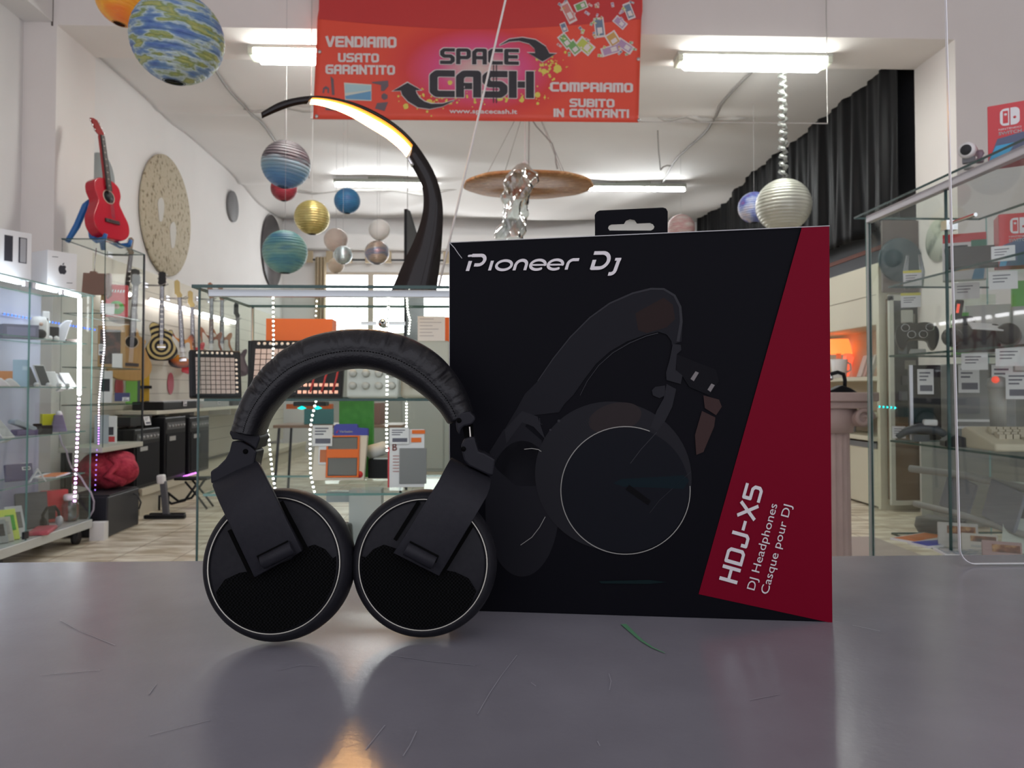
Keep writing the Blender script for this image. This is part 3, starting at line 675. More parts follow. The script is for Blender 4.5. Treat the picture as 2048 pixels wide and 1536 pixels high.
# ================================================================== PLANET LANTERNS, WALL DISCS, BANNER, CURVED LAMP
def ceil_at(x, y):
    if y < YP0: return ZF
    if y < YP1: return ZP
    return ceil_z(x, y)-.012
def lantern(px, py, rpx, Y, mat, lab, tilt=(0, 0, 0), ribs=18, cord=True, ropes=None):
    c = P(px, py, Y); R = rpx/F*Y*1.0
    t = thing('paper_lantern', lab, 'lantern', c, tilt, 'painted planet lanterns hanging from the ceiling')
    prof = []; K = ribs*8
    for k in range(K+1):
        th = math.radians(14)+(math.pi-math.radians(26))*k/K
        rib = 1-.040*(1-abs(math.sin(ribs*math.pi*k/K)))**2.5
        prof.append((R*math.sin(th)*rib, R*math.cos(th)*.98))
    MB().lathe(prof, n=56, cap=False).build('shade', mat, t)
    m = MB()
    m.tube([(R*.235*math.cos(a), R*.235*math.sin(a), -R*.95) for a in [2*math.pi*k/24 for k in range(24)]], R*.012, 6, closed=True)
    m.cyl((-R*.235, 0, -R*.95), (R*.235, 0, -R*.95), R*.008, 6); m.cyl((0, 0, -R*.95), (0, 0, R*.97), R*.008, 6)
    m.build('wire_frame', DARK, t)
    if cord:
        zt = ceil_at(c.x, c.y); m = MB(); m.cyl((c.x, c.y, c.z+R*.93), (c.x, c.y, zt), max(.0015, R*.008), 6)
        o = m.build('cord', M('cord_faint', (.42, .42, .42), .7), t, world=True)
        if tilt != (0, 0, 0): o.rotation_euler = Euler(tilt).to_matrix().inverted().to_euler()
    return t
def painted(name, cols, nscale=5, sc=(1, 1, 3), rough=.42, pos=None, metal=0): return noisy(name, cols, sc, nscale, 6, rough, .25, pos=pos, metal=metal, bscale=30)
earth = painted('lantern_earth', [(.04, .09, .34), (.13, .24, .42), (.44, .54, .55), (.20, .27, .10), (.40, .41, .13), (.07, .20, .20)], 8, (1, 1, 3.0), pos=[.28, .44, .51, .56, .63, .72])
lantern(355, 78, 89, 3.5, earth, 'largest lantern, painted blue, green and yellow like an earth globe', (.08, .10, 0), 20)
lantern(250, -3, 55, 4.6, painted('lantern_sun', [(.75, .08, .02), (.85, .20, .02), (.90, .42, .03), (.80, .05, .02)], 3, (1, 1, 1.6)), 'orange and red lantern partly hidden behind the big globe lantern', (0, .2, 0), 18)
def banded():
    m = M('lantern_banded', (.2, .3, .4), .45); nt = m.node_tree; N = nt.nodes; L = nt.links; b = N['Principled BSDF']
    tc = N.new('ShaderNodeTexCoord'); mp = N.new('ShaderNodeMapping'); mp.inputs['Scale'].default_value = (1, 1, 7); L.new(tc.outputs['Object'], mp.inputs[0])
    no = N.new('ShaderNodeTexNoise'); no.inputs['Scale'].default_value = 6; no.inputs['Detail'].default_value = 6; L.new(mp.outputs[0], no.inputs[0])
    sp = N.new('ShaderNodeSeparateXYZ'); L.new(tc.outputs['Object'], sp.inputs[0])
    a = N.new('ShaderNodeMath'); a.operation = 'MULTIPLY_ADD'; a.inputs[1].default_value = 2.4; a.inputs[2].default_value = .36; L.new(sp.outputs[2], a.inputs[0])
    c = N.new('ShaderNodeMath'); c.operation = 'MULTIPLY_ADD'; c.inputs[1].default_value = .34; L.new(no.outputs[0], c.inputs[0]); L.new(a.outputs[0], c.inputs[2])
    r = N.new('ShaderNodeValToRGB'); L.new(c.outputs[0], r.inputs[0]); cr = r.color_ramp
    cols = [(0, (.06, .13, .34)), (.22, (.10, .25, .45)), (.42, (.22, .36, .44)), (.54, (.28, .34, .38)), (.60, (.05, .035, .045)), (.75, (.10, .08, .09)), (.88, (.05, .04, .045)), (1, (.09, .075, .08))]
    while len(cr.elements) < len(cols): cr.elements.new(.5)
    for e, (p, q) in zip(cr.elements, cols): e.position = p; e.color = (*q, 1)
    L.new(r.outputs[0], b.inputs['Base Color']); return m
lantern(572, 329, 48, 6.9, banded(), 'lantern painted grey brown above and blue below, over a small crimson one', (0, .12, 0))
lantern(568, 377, 26, 7.9, painted('lantern_crimson', [(.22, .01, .03), (.33, .03, .05), (.16, .01, .02)], 3), 'small crimson lantern tucked under the grey and blue lantern')
lantern(624, 435, 35, 7.4, painted('lantern_gold', [(.45, .36, .10), (.62, .54, .22), (.50, .42, .16)], 3, rough=.25, metal=.6), 'gold metallic lantern hanging between the teal and the blue lantern')
lantern(694.5, 402, 26, 8.6, painted('lantern_blue', [(.02, .10, .24), (.03, .17, .34), (.04, .12, .30)], 4), 'plain deep blue lantern hanging left of the curved lamp')
lantern(570, 504, 44, 6.2, painted('lantern_teal', [(.03, .15, .26), (.10, .28, .30), (.20, .38, .32), (.06, .20, .30)], 3, (1, 1, 4)), 'teal lantern with blue streaks in front of the black wall disc')
lantern(672, 480, 24, 9.4, painted('lantern_cream', [(.60, .50, .44), (.66, .57, .50)], 3), 'pale cream lantern behind the small silver one')
lantern(686, 510, 18.5, 8.15, painted('lantern_silver', [(.45, .55, .58), (.60, .68, .70)], 4, rough=.15, metal=.8), 'small shiny silver lantern in front of the pale cream one')
lantern(672, 531, 16, 10.6, painted('lantern_peach', [(.60, .48, .36), (.66, .54, .42)], 3), 'small peach lantern in front of the bright window')
lantern(759, 460, 21.5, 9.2, painted('lantern_white', [(.72, .71, .68), (.80, .79, .76)], 3), 'small white lantern hanging on a long white cord')
lantern(754, 505, 24.5, 8.8, painted('lantern_bronze', [(.30, .24, .20), (.52, .42, .34), (.22, .26, .36), (.55, .30, .28)], 3, (1, 1, 4), rough=.25, metal=.5), 'bronze striped lantern directly under the small white lantern')
lantern(1508, 415, 32, 8.0, painted('lantern_marbled', [(.45, .05, .10), (.10, .14, .45), (.35, .40, .60), (.55, .50, .55), (.12, .12, .40)], 5, (1, 1, 1.2)), 'blue and red marbled lantern beside the large pearl lantern')
lantern(1362, 456, 28, 9.6, painted('lantern_rose', [(.60, .55, .52), (.52, .30, .30), (.66, .62, .58)], 4), 'rose and white lantern just behind the box hang tab')
lp = lantern(1567, 411, 55, 6.9, painted('lantern_pearl', [(.48, .49, .42), (.56, .57, .50)], 3, rough=.28, metal=.35), 'large pearl white ribbed lantern hanging on a tinsel cord', ribs=20, cord=False)
m = MB(); c = P(1567, 357, 6.9); zt = ceil_at(c.x, 6.95); rng = random.Random(5); k = 0; z = c.z
while z < zt:
    m.tube([(c.x+.03*math.sin(k*1.7), 6.9+.03*math.cos(k*1.7), z), (c.x+.035*math.sin(k*1.7+2), 6.9+.03*math.cos(k*1.7+2), z+.03)], [.014, .022], 5); z += .02; k += 1
m.build('tinsel_cord', M('tinsel', (.30, .31, .29), .3, .5), lp, world=True)

# ring shaped brown disc hanging flat, its strings and the clear wrap
c = P(1057, 371, 7.78); R = 131/F*7.78
rust = noisy('rusty_wood', [(.22, .10, .03), (.42, .20, .07), (.30, .13, .05), (.50, .28, .12), (.14, .07, .03)], (1, 2.5, 1), 6, 8, .65, .3, pos=[.3, .42, .5, .6, .7])
t = thing('ring_disc', 'large flat brown rusty looking disc hanging from the ceiling like a planet ring', 'hanging disc', c, (.06, .0, 0))
m = MB(); n = 80; prof_ = []
def rr_(a): return R*(1+.012*math.sin(5*a)+.01*math.sin(11*a+1)-(.05 if .02 < a % (2*math.pi) < .22 else 0))
vs = []
for (q, z) in ((.01, .02), (.97, .02), (1, .008), (1, -.01), (.97, -.02), (.01, -.02)):
    vs += [(rr_(a)*q*math.cos(a), rr_(a)*q*math.sin(a), z) for a in [2*math.pi*j/n for j in range(n)]]
fs = [(i*n+j, ((i+1) % 6)*n+j, ((i+1) % 6)*n+(j+1) % n, i*n+(j+1) % n) for i in range(6) for j in range(n)]
m.add(vs, fs, True); m.build('disc', rust, t)
m = MB(); top = V((.0, -.1, ZC-.07-c.z))
for a in (.4, 2.2, 3.6, 5.4): m.cyl((R*.75*math.cos(a), R*.75*math.sin(a), .02), top, .003, 5)
m.cyl((0, 0, 0), top, .007, 6); m.build('string', M('string_grey', (.3, .3, .3), .7), t)
# wavy cable above the disc
m = MB(); m.tube([P(1066, 242, 7.9), P(1072, 252, 7.9), P(1085, 266, 7.9), P(1104, 287, 7.9), P(1110, 305, 7.9), P(1112, 325, 7.9), P(1115, 338, 7.9)], .008, 6)
tag(m.build('hanging_cable', cabm), 'thin grey cable dangling in a bend above the brown ring disc', 'cable')
m = MB(); rng = random.Random(11)
def wrapfn(u, v):
    px = 1046+8*u*0-26*v+(1 if True else 0)*0; py = 328+150*v; Y = 6.97
    cc = P(px, py, Y); a = 2*math.pi*u; r = (.095+.012*math.sin(v*7))*(1+.20*math.sin(3*a+v*11)+.14*math.sin(5*a-v*17)+.05*math.sin(11*a+v*40)); r *= .35+.65*min(1, v*8)
    return (cc.x+r*math.cos(a)*1.2, cc.y+r*math.sin(a), cc.z)
m.grid(wrapfn, 40, 60)
wr = thing('clear_wrap', 'twisted clear plastic wrap hanging in front of the brown ring disc', 'plastic wrap', P(1046, 328, 7.0))
m.build('wrap', WRAP, wr, world=True)
m = MB(); m.cyl(P(1050, 332, 7.0), V((P(1050, 332, 7.0).x, 7.0, ceil_at(.1, 7.0))), .006, 6); m.ball(P(1050, 330, 7.0), .035, 10); m.build('cord', M('cord_white', (.6, .6, .6), .6), wr, world=True)
# wire frame shapes of cable near the tube
m = MB(); Yc = 8.9
m.tube([P(a, b, Yc) for a, b in ((1424, 231), (1318, 229), (1314, 232), (1317, 300), (1321, 340))], .008, 6)
m.tube([P(a, b, Yc) for a, b in ((1321, 340), (1326, 334), (1334, 331), (1342, 332))], .010, 6)
tag(m.build('hanging_wire', cabm), 'grey wire bent at right angles, dropping onto the tube light', 'wire')

# discs on the left wall
def wall_disc(px, py, r, mat, lab, X=-3.535, parts=None):
    p = PX(px, py, X); t = thing('wall_disc', lab, 'wall disc', (X, p.y, p.z), 0)
    MB().lathe([(r*.985, .012), (r, .006), (r, -.012), (r*.985, -.018)], (0, 0, 0), (1, 0, 0), 64).build('disc', mat, t); return t
stone = noisy('cratered_beige', [(.18, .14, .09), (.42, .36, .25), (.50, .44, .33), (.47, .41, .30)], (1, 1, 1), 20, 8, .8, .7, pos=[.33, .41, .52, .7])
t = wall_disc(334, 432, .665, stone, 'large beige cratered disc on the left wall above the guitars')
pl = plaster
m = MB()
for (px, py, a, b, ro) in ((322, 419, .075, .15, .2), (346, 470, .08, .17, -.2)):
    p = PX(px, py, -3.52)
    m.prism([(.013, p.y-t.location.y+a*math.cos(k)*(1+.2*math.sin(3*k)), p.z-t.location.z+b*math.sin(k)*(1+.15*math.sin(2*k+1))) for k in [2*math.pi*j/18 for j in range(18)]], (.004, 0, 0))
m.build('pale_patch', M('patch_pale', (.60, .58, .54), .8), t)
wall_disc(466, 413, .215, M('disc_grey', (.20, .20, .21), .6), 'small plain grey disc on the left wall beyond the beige disc')
wall_disc(203, 358, .235, M('disc_slate', (.26, .28, .28), .6), 'slate grey disc on the wall behind the neck of the red guitar')
wall_disc(545, 503, .60, noisy('disc_black', [(.03, .028, .03), (.07, .06, .065)], nscale=4, rough=.35), 'large dark disc on the wall behind the teal lantern')
# dark flat panel in the back room
c0 = P(808, 500, 9.4); t = thing('display_panel', 'thin black flat panel hanging edge-on behind the curved lamp', 'panel', c0)
z0 = P(808, 580, 9.4).z-.8; z1 = P(808, 418, 9.4).z
m = MB(); m.prism([(0, 0, z0-c0.z), (0, 0, z1-c0.z), (.03, .12, z1-c0.z), (.14, .75, z1-c0.z-.42), (.16, .85, z0-c0.z)], (.035, -.01, 0)); m.build('panel', BLACK, t)
m = MB(); m.cyl((.03, .1, z1-c0.z), (.03, .1, ZC-.03-c0.z), .005, 6); m.build('cord', cabm, t)

# ------------------------------------------------------------------ banner
BY = 6.08
def bn_(px, py, off=0):
    y = BY+.012*math.sin(px*.011)+.01*math.sin(py*.02+px*.004)
    return P(px, py, y-off)
def ZBn(l): return [(620+a/3.012, b/3.012) for a, b in l]
BN = thing('banner', 'red printed shop banner hung from the beam above the showcase', 'banner', P(960, 140, BY))
def bmat():
    m = M('banner_print', (.6, .05, .03), .45); nt = m.node_tree; N = nt.nodes; L = nt.links; b = N['Principled BSDF']
    tc = N.new('ShaderNodeTexCoord'); mp = N.new('ShaderNodeMapping'); mp.inputs['Scale'].default_value = (1.25, 0, 2.3); L.new(tc.outputs['Object'], mp.inputs[0])
    ln = N.new('ShaderNodeVectorMath'); ln.operation = 'LENGTH'; L.new(mp.outputs[0], ln.inputs[0])
    r = N.new('ShaderNodeValToRGB'); L.new(ln.outputs['Value'], r.inputs[0]); cr = r.color_ramp
    cols = [(0, (.78, .62, .55)), (.16, (.74, .45, .45)), (.42, (.78, .09, .26)), (.75, (.75, .055, .05)), (1, (.85, .09, .05))]
    while len(cr.elements) < len(cols): cr.elements.new(.5)
    for e, (p, q) in zip(cr.elements, cols): e.position = p; e.color = (*q, 1)
    L.new(r.outputs[0], b.inputs['Base Color']); return m
m = MB(); m.grid(lambda u, v: bn_((638 if v < .4 else 636)-10*max(0, v-.35)/.65+(1283-638+6*v)*u, -110+(238+110)*v+7*u*v, 0), 60, 24)
m.build('cloth', bmat(), BN, world=True, solid=.003)
m = MB(); m.grid(lambda u, v: bn_(638+645*u, -110+(110+38+20*math.sin(math.pi*min(1, u*1.0)))*v, .003), 50, 6)
m.build('dark_header', M('banner_dark_red', (.60, .045, .045), .45), BN, world=True)
wi = M('banner_white', (.80, .72, .70), .5); bi = M('banner_black', (.03, .028, .035), .5); yi = M('banner_yellow', (.80, .66, .12), .5)
def bl(x0, y0, off=.006, slope=.012):
    return lambda u, v: bn_(x0+u, y0-v+u*slope, off)
m = MB()
for s, x0, x1, yb, h in (('VENDIAMO', 651, 793, 94, 22), ('USATO', 676, 758, 124, 18), ('GARANTITO', 651, 790, 148, 19), ('COMPRIAMO', 1100, 1266, 183, 19), ('SUBITO', 1139, 1229, 214, 17), ('IN CONTANTI', 1107, 1258, 234, 17)):
    techno(m, s, bl(x0, yb), x1-x0, h, t=1.75, gap=1.05)
put_text(m, 'www.spacecash.it', bl(899, 226), 135, 8.5, bold=.45)
# white outlines behind the dark logo lettering
for dx, dy in ((-1.5, 0), (1.5, 0), (0, 1.5), (0, -1.5), (1.2, 1.2), (-1.2, -1.2), (1.2, -1.2), (-1.2, 1.2)):
    techno(m, 'SPACE', bl(880+dx, 128+dy, .007), 158, 32, t=1.7, gap=1.1); techno(m, 'CASH', bl(859+dx, 194+dy, .007), 209, 54, t=1.9, gap=1.0)
stagger(m, (0, -1, 0), .0012/len(m.f)); m.build('lettering', wi, BN, world=True)
m = MB()
techno(m, 'SPACE', bl(880, 128, .009), 158, 32, t=1.7, gap=1.1); techno(m, 'CASH', bl(859, 194, .009), 209, 54, t=1.9, gap=1.0)
for x in (987, 993): m.poly([bn_(x-1, 130, .009), bn_(x+1, 130, .009), bn_(x+1, 206, .009), bn_(x-1, 206, .009)])
A1 = ZBn([(1140, 272), (1200, 236), (1280, 226), (1360, 240), (1420, 280), (1447, 330)]); B1 = ZBn([(1140, 274), (1200, 250), (1260, 246), (1320, 262), (1352, 292), (1358, 325)])
A2 = ZBn([(870, 605), (800, 640), (720, 656), (650, 646), (590, 610), (555, 570), (545, 535)]); B2 = ZBn([(870, 603), (800, 624), (730, 625), (690, 612), (660, 590), (642, 562), (634, 535)])
for q in polystrip(A1, B1)+polystrip(A2, B2)+[ZBn([(1482, 323), (1400, 370), (1315, 318)]), ZBn([(500, 547), (587, 498), (667, 542)])]: m.poly([bn_(a, b, .010) for a, b in q])
stagger(m, (0, -1, 0), 1.2e-6); m.build('logo', bi, BN, world=True)['label'] = 'black logo letters and curved arrows'
m = MB()
for q in polystrip([(a, b-1.6) for a, b in A1], [(a, b+1.6) for a, b in B1])+polystrip([(a-1, b+1.6) for a, b in A2], [(a+1, b-1.6) for a, b in B2])+[ZBn([(1490, 319), (1400, 376), (1305, 313)]), ZBn([(490, 551), (587, 491), (678, 546)])]: m.poly([bn_(a, b, .0055) for a, b in q])
m.build('logo_outline', wi, BN, world=True)
m = MB(); rng = random.Random(2)
def blob(px, py, r, off=.0045): m.poly([bn_(px+r*math.cos(k)*rng.uniform(.8, 1.1), py+r*math.sin(k)*rng.uniform(.8, 1.1), off) for k in [2*math.pi*j/9 for j in range(9)]])
for _ in range(60): blob(rng.uniform(860, 1100), 196+rng.gauss(0, 7), rng.uniform(.8, 3.2))
for _ in range(50): blob(1100+rng.gauss(0, 16), 133+rng.gauss(0, 14), rng.uniform(.8, 3))
for _ in range(40): blob(860+rng.gauss(0, 30), 200+rng.gauss(0, 12), rng.uniform(.8, 3))
blob(1115, 138, 9); blob(1088, 143, 6); blob(812, 213, 6); blob(858, 205, 8); blob(900, 165, 5); blob(1000, 195, 8); blob(1075, 190, 6); blob(1044, 200, 5)
m.build('paint_splash', yi, BN, world=True)['kind'] = 'stuff'
notes = MB(); rng = random.Random(9)
def note(px, py, a, w_, h_, mi):
    q = [(-w_, -h_), (w_, -h_), (w_, h_), (-w_, h_)]; c_, s_ = math.cos(a), math.sin(a)
    notes.cur = 0; notes.poly([bn_(px+x*c_-y*s_, py+x*s_+y*c_, .005+.0002*mi) for x, y in q])
    notes.cur = mi; notes.poly([bn_(px+x*c_*.8-y*s_*.75, py+x*s_*.8+y*c_*.75, .0065+.0002*mi) for x, y in q])
    notes.cur = 0; notes.poly([bn_(px+(x*.3+w_*.3)*c_-y*s_*.5, py+(x*.3+w_*.3)*s_+y*c_*.5, .008) for x, y in q])
for (a, b, an, w_, h_, mi) in ((1137, 25, 1.1, 22, 9, 1), (1162, 12, -.4, 13, 8, 2), (1258, 22, 1.2, 17, 8, 3), (1199, 55, 1.45, 20, 10, 3), (1240, 45, .7, 14, 8, 4), (1131, 82, .9, 16, 9, 2), (1148, 95, .9, 15, 10, 2), (1170, 92, .7, 18, 12, 5), (1226, 78, 1.0, 14, 12, 6), (1222, 100, -.3, 20, 9, 4), (1250, 92, .6, 18, 9, 4), (1128, 55, 1.2, 10, 6, 3)): note(a, b, an, w_, h_, mi)
for _ in range(46):
    a, b = rng.uniform(1118, 1272), rng.uniform(2, 118); note(a, b, rng.uniform(0, 3), rng.uniform(3, 5.5), rng.uniform(2, 3.2), rng.randint(1, 6))
notes.build('banknote_print', [wi, M('note_rose', (.65, .25, .22), .6), M('note_green', (.20, .42, .14), .6), M('note_blue', (.18, .24, .34), .6), M('note_mauve', (.50, .32, .50), .6), M('note_lime', (.55, .60, .12), .6), M('note_orange', (.65, .38, .12), .6)], BN, world=True)
m = MB(); m.poly([bn_(a, b, .005) for a, b in ((688, 165), (743, 169), (743, 202), (690, 200))]); m.cur = 1
m.poly([bn_(a, b, .006) for a, b in ((690, 192), (742, 182), (742, 200), (692, 198))]); m.cur = 2
m.poly([bn_(a, b, .007) for a, b in ((690, 168), (742, 171), (742, 180), (690, 186))]); m.cur = 3
for q in (((744, 164), (776, 161), (777, 172), (768, 182), (762, 182), (762, 170), (744, 166)), ((763, 190), (768, 186), (775, 190), (775, 197), (768, 200), (763, 196)), ((754, 206), (776, 204), (769, 222), (750, 217)), ((661, 152), (667, 158), (669, 190), (664, 190)), ((646, 176), (652, 172), (658, 176), (658, 186), (655, 186), (655, 178), (649, 178), (648, 186), (645, 186)), ((652, 206), (678, 208), (677, 222), (651, 220))):
    m.poly([bn_(a, b, .005) for a, b in q])
m.build('product_print', [M('print_pale', (.72, .74, .66), .5), M('print_sky', (.16, .38, .60), .5), M('print_ice', (.45, .66, .70), .5), M('print_slate', (.16, .12, .14), .5)], BN, world=True)
m = MB()
for a, b in ((639, 103), (1277, 118), (1278, 240), (633, 232)): m.lathe([(.014, 0), (.014, .006)], bn_(a, b, .012), (0, 1, 0), 12)
m.build('eyelet', M('eyelet_metal', (.7, .7, .7), .3, .8), BN, world=True)
# clear sheet hanging behind the banner
sy = 6.14; a = P(622, 238, sy); b = P(1655, 247, sy); z1 = 4.75
t = thing('clear_sheet', 'clear hanging plastic sheet behind the red banner, its corner catching light', 'plastic sheet', (0, sy, a.z))
MB().add([(a.x, sy, a.z), (b.x, sy, b.z), (b.x, sy, z1), (a.x, sy, z1)], [(0, 1, 2, 3)]).build('sheet', ACRYL, t, world=True)
m = MB(); m.tube([(a.x, sy, z1), (a.x, sy, a.z), (b.x, sy, b.z), (b.x, sy, z1)], .005, 6); m.build('welded_edge', M('sheet_edge', (.62, .60, .56), .3), t, world=True)

# ------------------------------------------------------------------ curved table lamp on the showcase
LY = 2.06
LA = thing('arc_lamp', 'glossy dark curved table lamp with warm lit strip on top of the showcase', 'lamp', P(828, 574, LY))
outl = [(522, 225), (555, 206), (588, 196), (626, 191.5), (667, 195), (708, 205), (749, 222), (790, 247), (823, 277), (850, 313), (870, 349), (882, 388), (886, 427), (884, 481), (879, 535), (872, 592)]
innl = [(524, 237), (556, 223), (588, 212), (620, 208), (657, 215), (698, 231), (739, 255), (776, 278), (808, 307), (828, 340), (843, 371), (847, 402), (843, 436), (829, 478), (807, 525), (778, 592)]
def loft(m, A_, B_, y0, y1):
    vs = []
    for p, q in zip(A_, B_): vs += [P(*p, y0), P(*q, y0), P(*q, y1), P(*p, y1)]
    k = len(A_); fs = [(0, 3, 2, 1), tuple(4*(k-1)+j for j in range(4))]
    for i in range(k-1):
        for j in range(4): fs.append((4*i+j, 4*i+(j+1) % 4, 4*(i+1)+(j+1) % 4, 4*(i+1)+j))
    m.add(vs, fs, True)
def lerp(a, b, t): return (a[0]+(b[0]-a[0])*t, a[1]+(b[1]-a[1])*t)
def resample(pl, n):
    o = []; k = len(pl)-1
    for i in range(n+1):
        t = i/n*k; a = min(int(t), k-1); f = t-a; p0 = pl[max(a-1, 0)]; p1 = pl[a]; p2 = pl[a+1]; p3 = pl[min(a+2, k)]
        o.append(tuple(.5*((2*p1[c])+(p2[c]-p0[c])*f+(2*p0[c]-5*p1[c]+4*p2[c]-p3[c])*f*f+(3*p1[c]-p0[c]-3*p2[c]+p3[c])*f**3) for c in (0, 1)))
    return o
NL = 75; ol = resample(outl, NL); il = resample(innl, NL); i0, i1 = 15, 41
mid = [lerp(a, b, .22) if i0 <= i <= i1 else b for i, (a, b) in enumerate(zip(ol, il))]
m = MB(); loft(m, ol, mid, LY-.02, LY+.045); m.build('arm', M('lamp_gloss_black', (.007, .004, .0035), .12, spec=.3), LA, world=True)
led = emis('lamp_led_warm', (1, .52, .16), 62); glow = emis('lamp_halo_amber', (1, .33, .035), 1.25)
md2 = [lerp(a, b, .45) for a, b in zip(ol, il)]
m = MB(); loft(m, mid[i0:i1+1], md2[i0:i1+1], LY-.021, LY+.042); m.build('amber_halo', glow, LA, world=True)  # glowing band added for the orange halo around the strip
m = MB(); loft(m, md2[i0:i1+1], il[i0:i1+1], LY-.022, LY+.04); m.build('light_strip', led, LA, world=True)
m = MB(); loft(m, [lerp(a, b, .85) for a, b in zip(ol[i1:i1+4], il[i1:i1+4])], [lerp(a, b, 1.05) for a, b in zip(ol[i1:i1+4], il[i1:i1+4])], LY-.022, LY+.04)
m.build('strip_end', CHROME, LA, world=True)
# cord slanting down to the showcase
m = MB(); a = P(878, 572, 1.93); b = P(1011, 0, 1.93); d = b-a; e = a+d*((ZF-a.z)/d.z)
m.tube([a, a+d*.3, b, e], .0028, 8)
tag(m.build('rope', M('cord_pale', (.62, .58, .55), .5)), 'pale cord slanting from the ceiling across the banner to the showcase', 'cord')
# ================================================================== SHARED MAKERS FOR GOODS
def item(name, label, cat, loc, rot, mb, mats, group=None, **k):
    o = mb.build(name, mats, **k); o.location = loc; o.rotation_euler = rot if isinstance(rot, tuple) else (0, 0, rot)
    return tag(o, label, cat, group)
def front_print(m, w, h, y, rects, mi0=1):
    """rectangles given in 0..1 of the front face; each in its own material slot"""
    for i, (u0, v0, u1, v1, mi) in enumerate(rects):
        m.cur = mi; z = y-.0006-.0001*i
        m.poly([(-w/2+u0*w, z, v0*h), (-w/2+u1*w, z, v0*h), (-w/2+u1*w, z, v1*h), (-w/2+u0*w, z, v1*h)])
    m.cur = 0
def carton(name, label, cat, loc, dim, rot, mats, rects=(), group=None, card=None, text=None, bev=.0015):
    w, d, h = dim
    m = MB().box((0, 0, h/2), dim); front_print(m, w, h, -d/2, rects)
    if text:
        for (s, u, v, tw, hh, mi) in text:
            m.cur = mi; put_text(m, s, lambda a, b, u=u, v=v: (-w/2+u*w+a, -d/2-.0022, v*h+b), tw, hh)
        m.cur = 0
    if card is None: return item(name, label, cat, loc, rot, m, mats, group)
    t = thing(name, label, cat, loc, rot, group); m.build('body', mats, t)
    price_card(t, *card); return t
def price_card(par, x, y, z, w=.05, h=.035, rot=(-.25, 0, 0), code=True):
    m = MB().box((0, 0, h/2), (w, .0015, h)); m.cur = 1
    for k in range(3): m.poly([(-w*.38, -.0012, h*(.82-.14*k)), (w*(.30-.12*k), -.0012, h*(.82-.14*k)), (w*(.30-.12*k), -.0012, h*(.88-.14*k)), (-w*.38, -.0012, h*(.88-.14*k))])
    if code: m.poly([(-w*.35, -.0012, h*.12), (w*.42, -.0012, h*.12), (w*.42, -.0012, h*.36), (-w*.35, -.0012, h*.36)])
    o = m.build('price_card', [PAPER, M('card_print', (.12, .12, .16), .7)], par); o.location = (x, y, z); o.rotation_euler = rot; return o
def led_strip(label, pts, cols, n, r=.004, group='led light strips', backing=True, s=9, jit=0, lit=False):
    """flexible strip with separate glowing diodes"""
    t = thing('led_strip', label, 'light strip', pts[0], 0, group)
    pts = [V(p) for p in pts]; L = [0]
    for a, b in zip(pts, pts[1:]): L.append(L[-1]+(b-a).length)
    def at(d):
        for i in range(len(pts)-1):
            if d <= L[i+1]+1e-9: return pts[i].lerp(pts[i+1], (d-L[i])/max(1e-9, L[i+1]-L[i]))
        return pts[-1]
    if backing: MB().tube(pts, r*.55, 6).build('strip', M('strip_backing', (.25, .27, .27), .5), t, world=True)
    m = MB(); mats = []
    for k in range(n):
        c = cols[k*len(cols)//n] if isinstance(cols, list) else cols
        em = emis('led_%02d_%02d_%02d_%d_%d' % tuple([int(x*99) for x in c]+[int(s), lit]), c, s, lit)
        if em not in mats: mats.append(em)
        m.cur = mats.index(em); p = at(L[-1]*(k+.5)/n); m.ball(p, r, 6)
    o = m.build('diodes', mats, t, world=True); o['kind'] = 'stuff' if n > 100 else 'part'
    if n <= 100: del o['kind']
    return t
def glass_box(m, x0, x1, y0, y1, z0, z1, t=.005):
    pass
def pane(name, par, x0, x1, y0, y1, z0, z1, edge=EDGE, gl=None):
    """one flat glass sheet: big faces clear, thin faces green"""
    m = MB().bb(x0, x1, y0, y1, z0, z1); d = [abs(x1-x0), abs(y1-y0), abs(z1-z0)]; k = d.index(min(d))
    ax = {0: (0, 1), 1: (2, 3), 2: (4, 5)}
    order = {0: [0, 1], 1: [2, 3], 2: [4, 5]}[k]
    for i in range(6): m.m[i] = 0 if i in order else 1
    return m.build(name, [gl or GLASS, edge], par, world=True)

# ================================================================== CENTRE SHOWCASE
SX0, SX1, SY0, SY1, SZT, SZ1, SZ2 = -.700, .60, 1.90, 2.33, 1.354, 1.0766, .8446
SC = thing('glass_showcase', 'glass shop showcase behind the counter with two glass shelves of electronics', 'showcase', (0, 2.1, 0))
pane('top_pane', SC, SX0-.012, SX1, SY0-.012, SY1+.01, SZT-.008, SZT)
pane('front_pane', SC, SX0+.004, SX1, SY0, SY0+.006, .42, SZT-.009)
pane('side_pane', SC, SX0, SX0+.006, SY0, SY1, .42, SZT-.009)
pane('back_pane', SC, SX0+.008, -.05, SY1-.006, SY1, .42, SZT-.009, EDGEL); pane('back_pane', SC, -.09, SX1, SY1-.014, SY1-.009, .42, SZT-.009, EDGEL)
s_ = pane('shelf', SC, SX0+.012, SX1-.01, SY0+.012, SY1-.02, SZ1-.006, SZ1); pane('shelf', SC, SX0+.012, SX1-.01, SY0+.012, SY1-.02, SZ2-.006, SZ2, EDGEL)
MB().bb(SX0+.02, SX1, SY0+.010, SY0+.028, SZT-.026, SZT-.009).build('top_profile', ALU, SC, world=True, bevel=.001)
MB().bb(SX0, SX1, SY0-.005, SY1, .06, .42).build('plinth', M('showcase_base', (.55, .55, .53), .5), SC, world=True, bevel=.003)
MB().bb(SX0+.03, SX1-.03, SY0+.03, SY1-.03, 0, .06).build('toe_kick', DARK, SC, world=True)
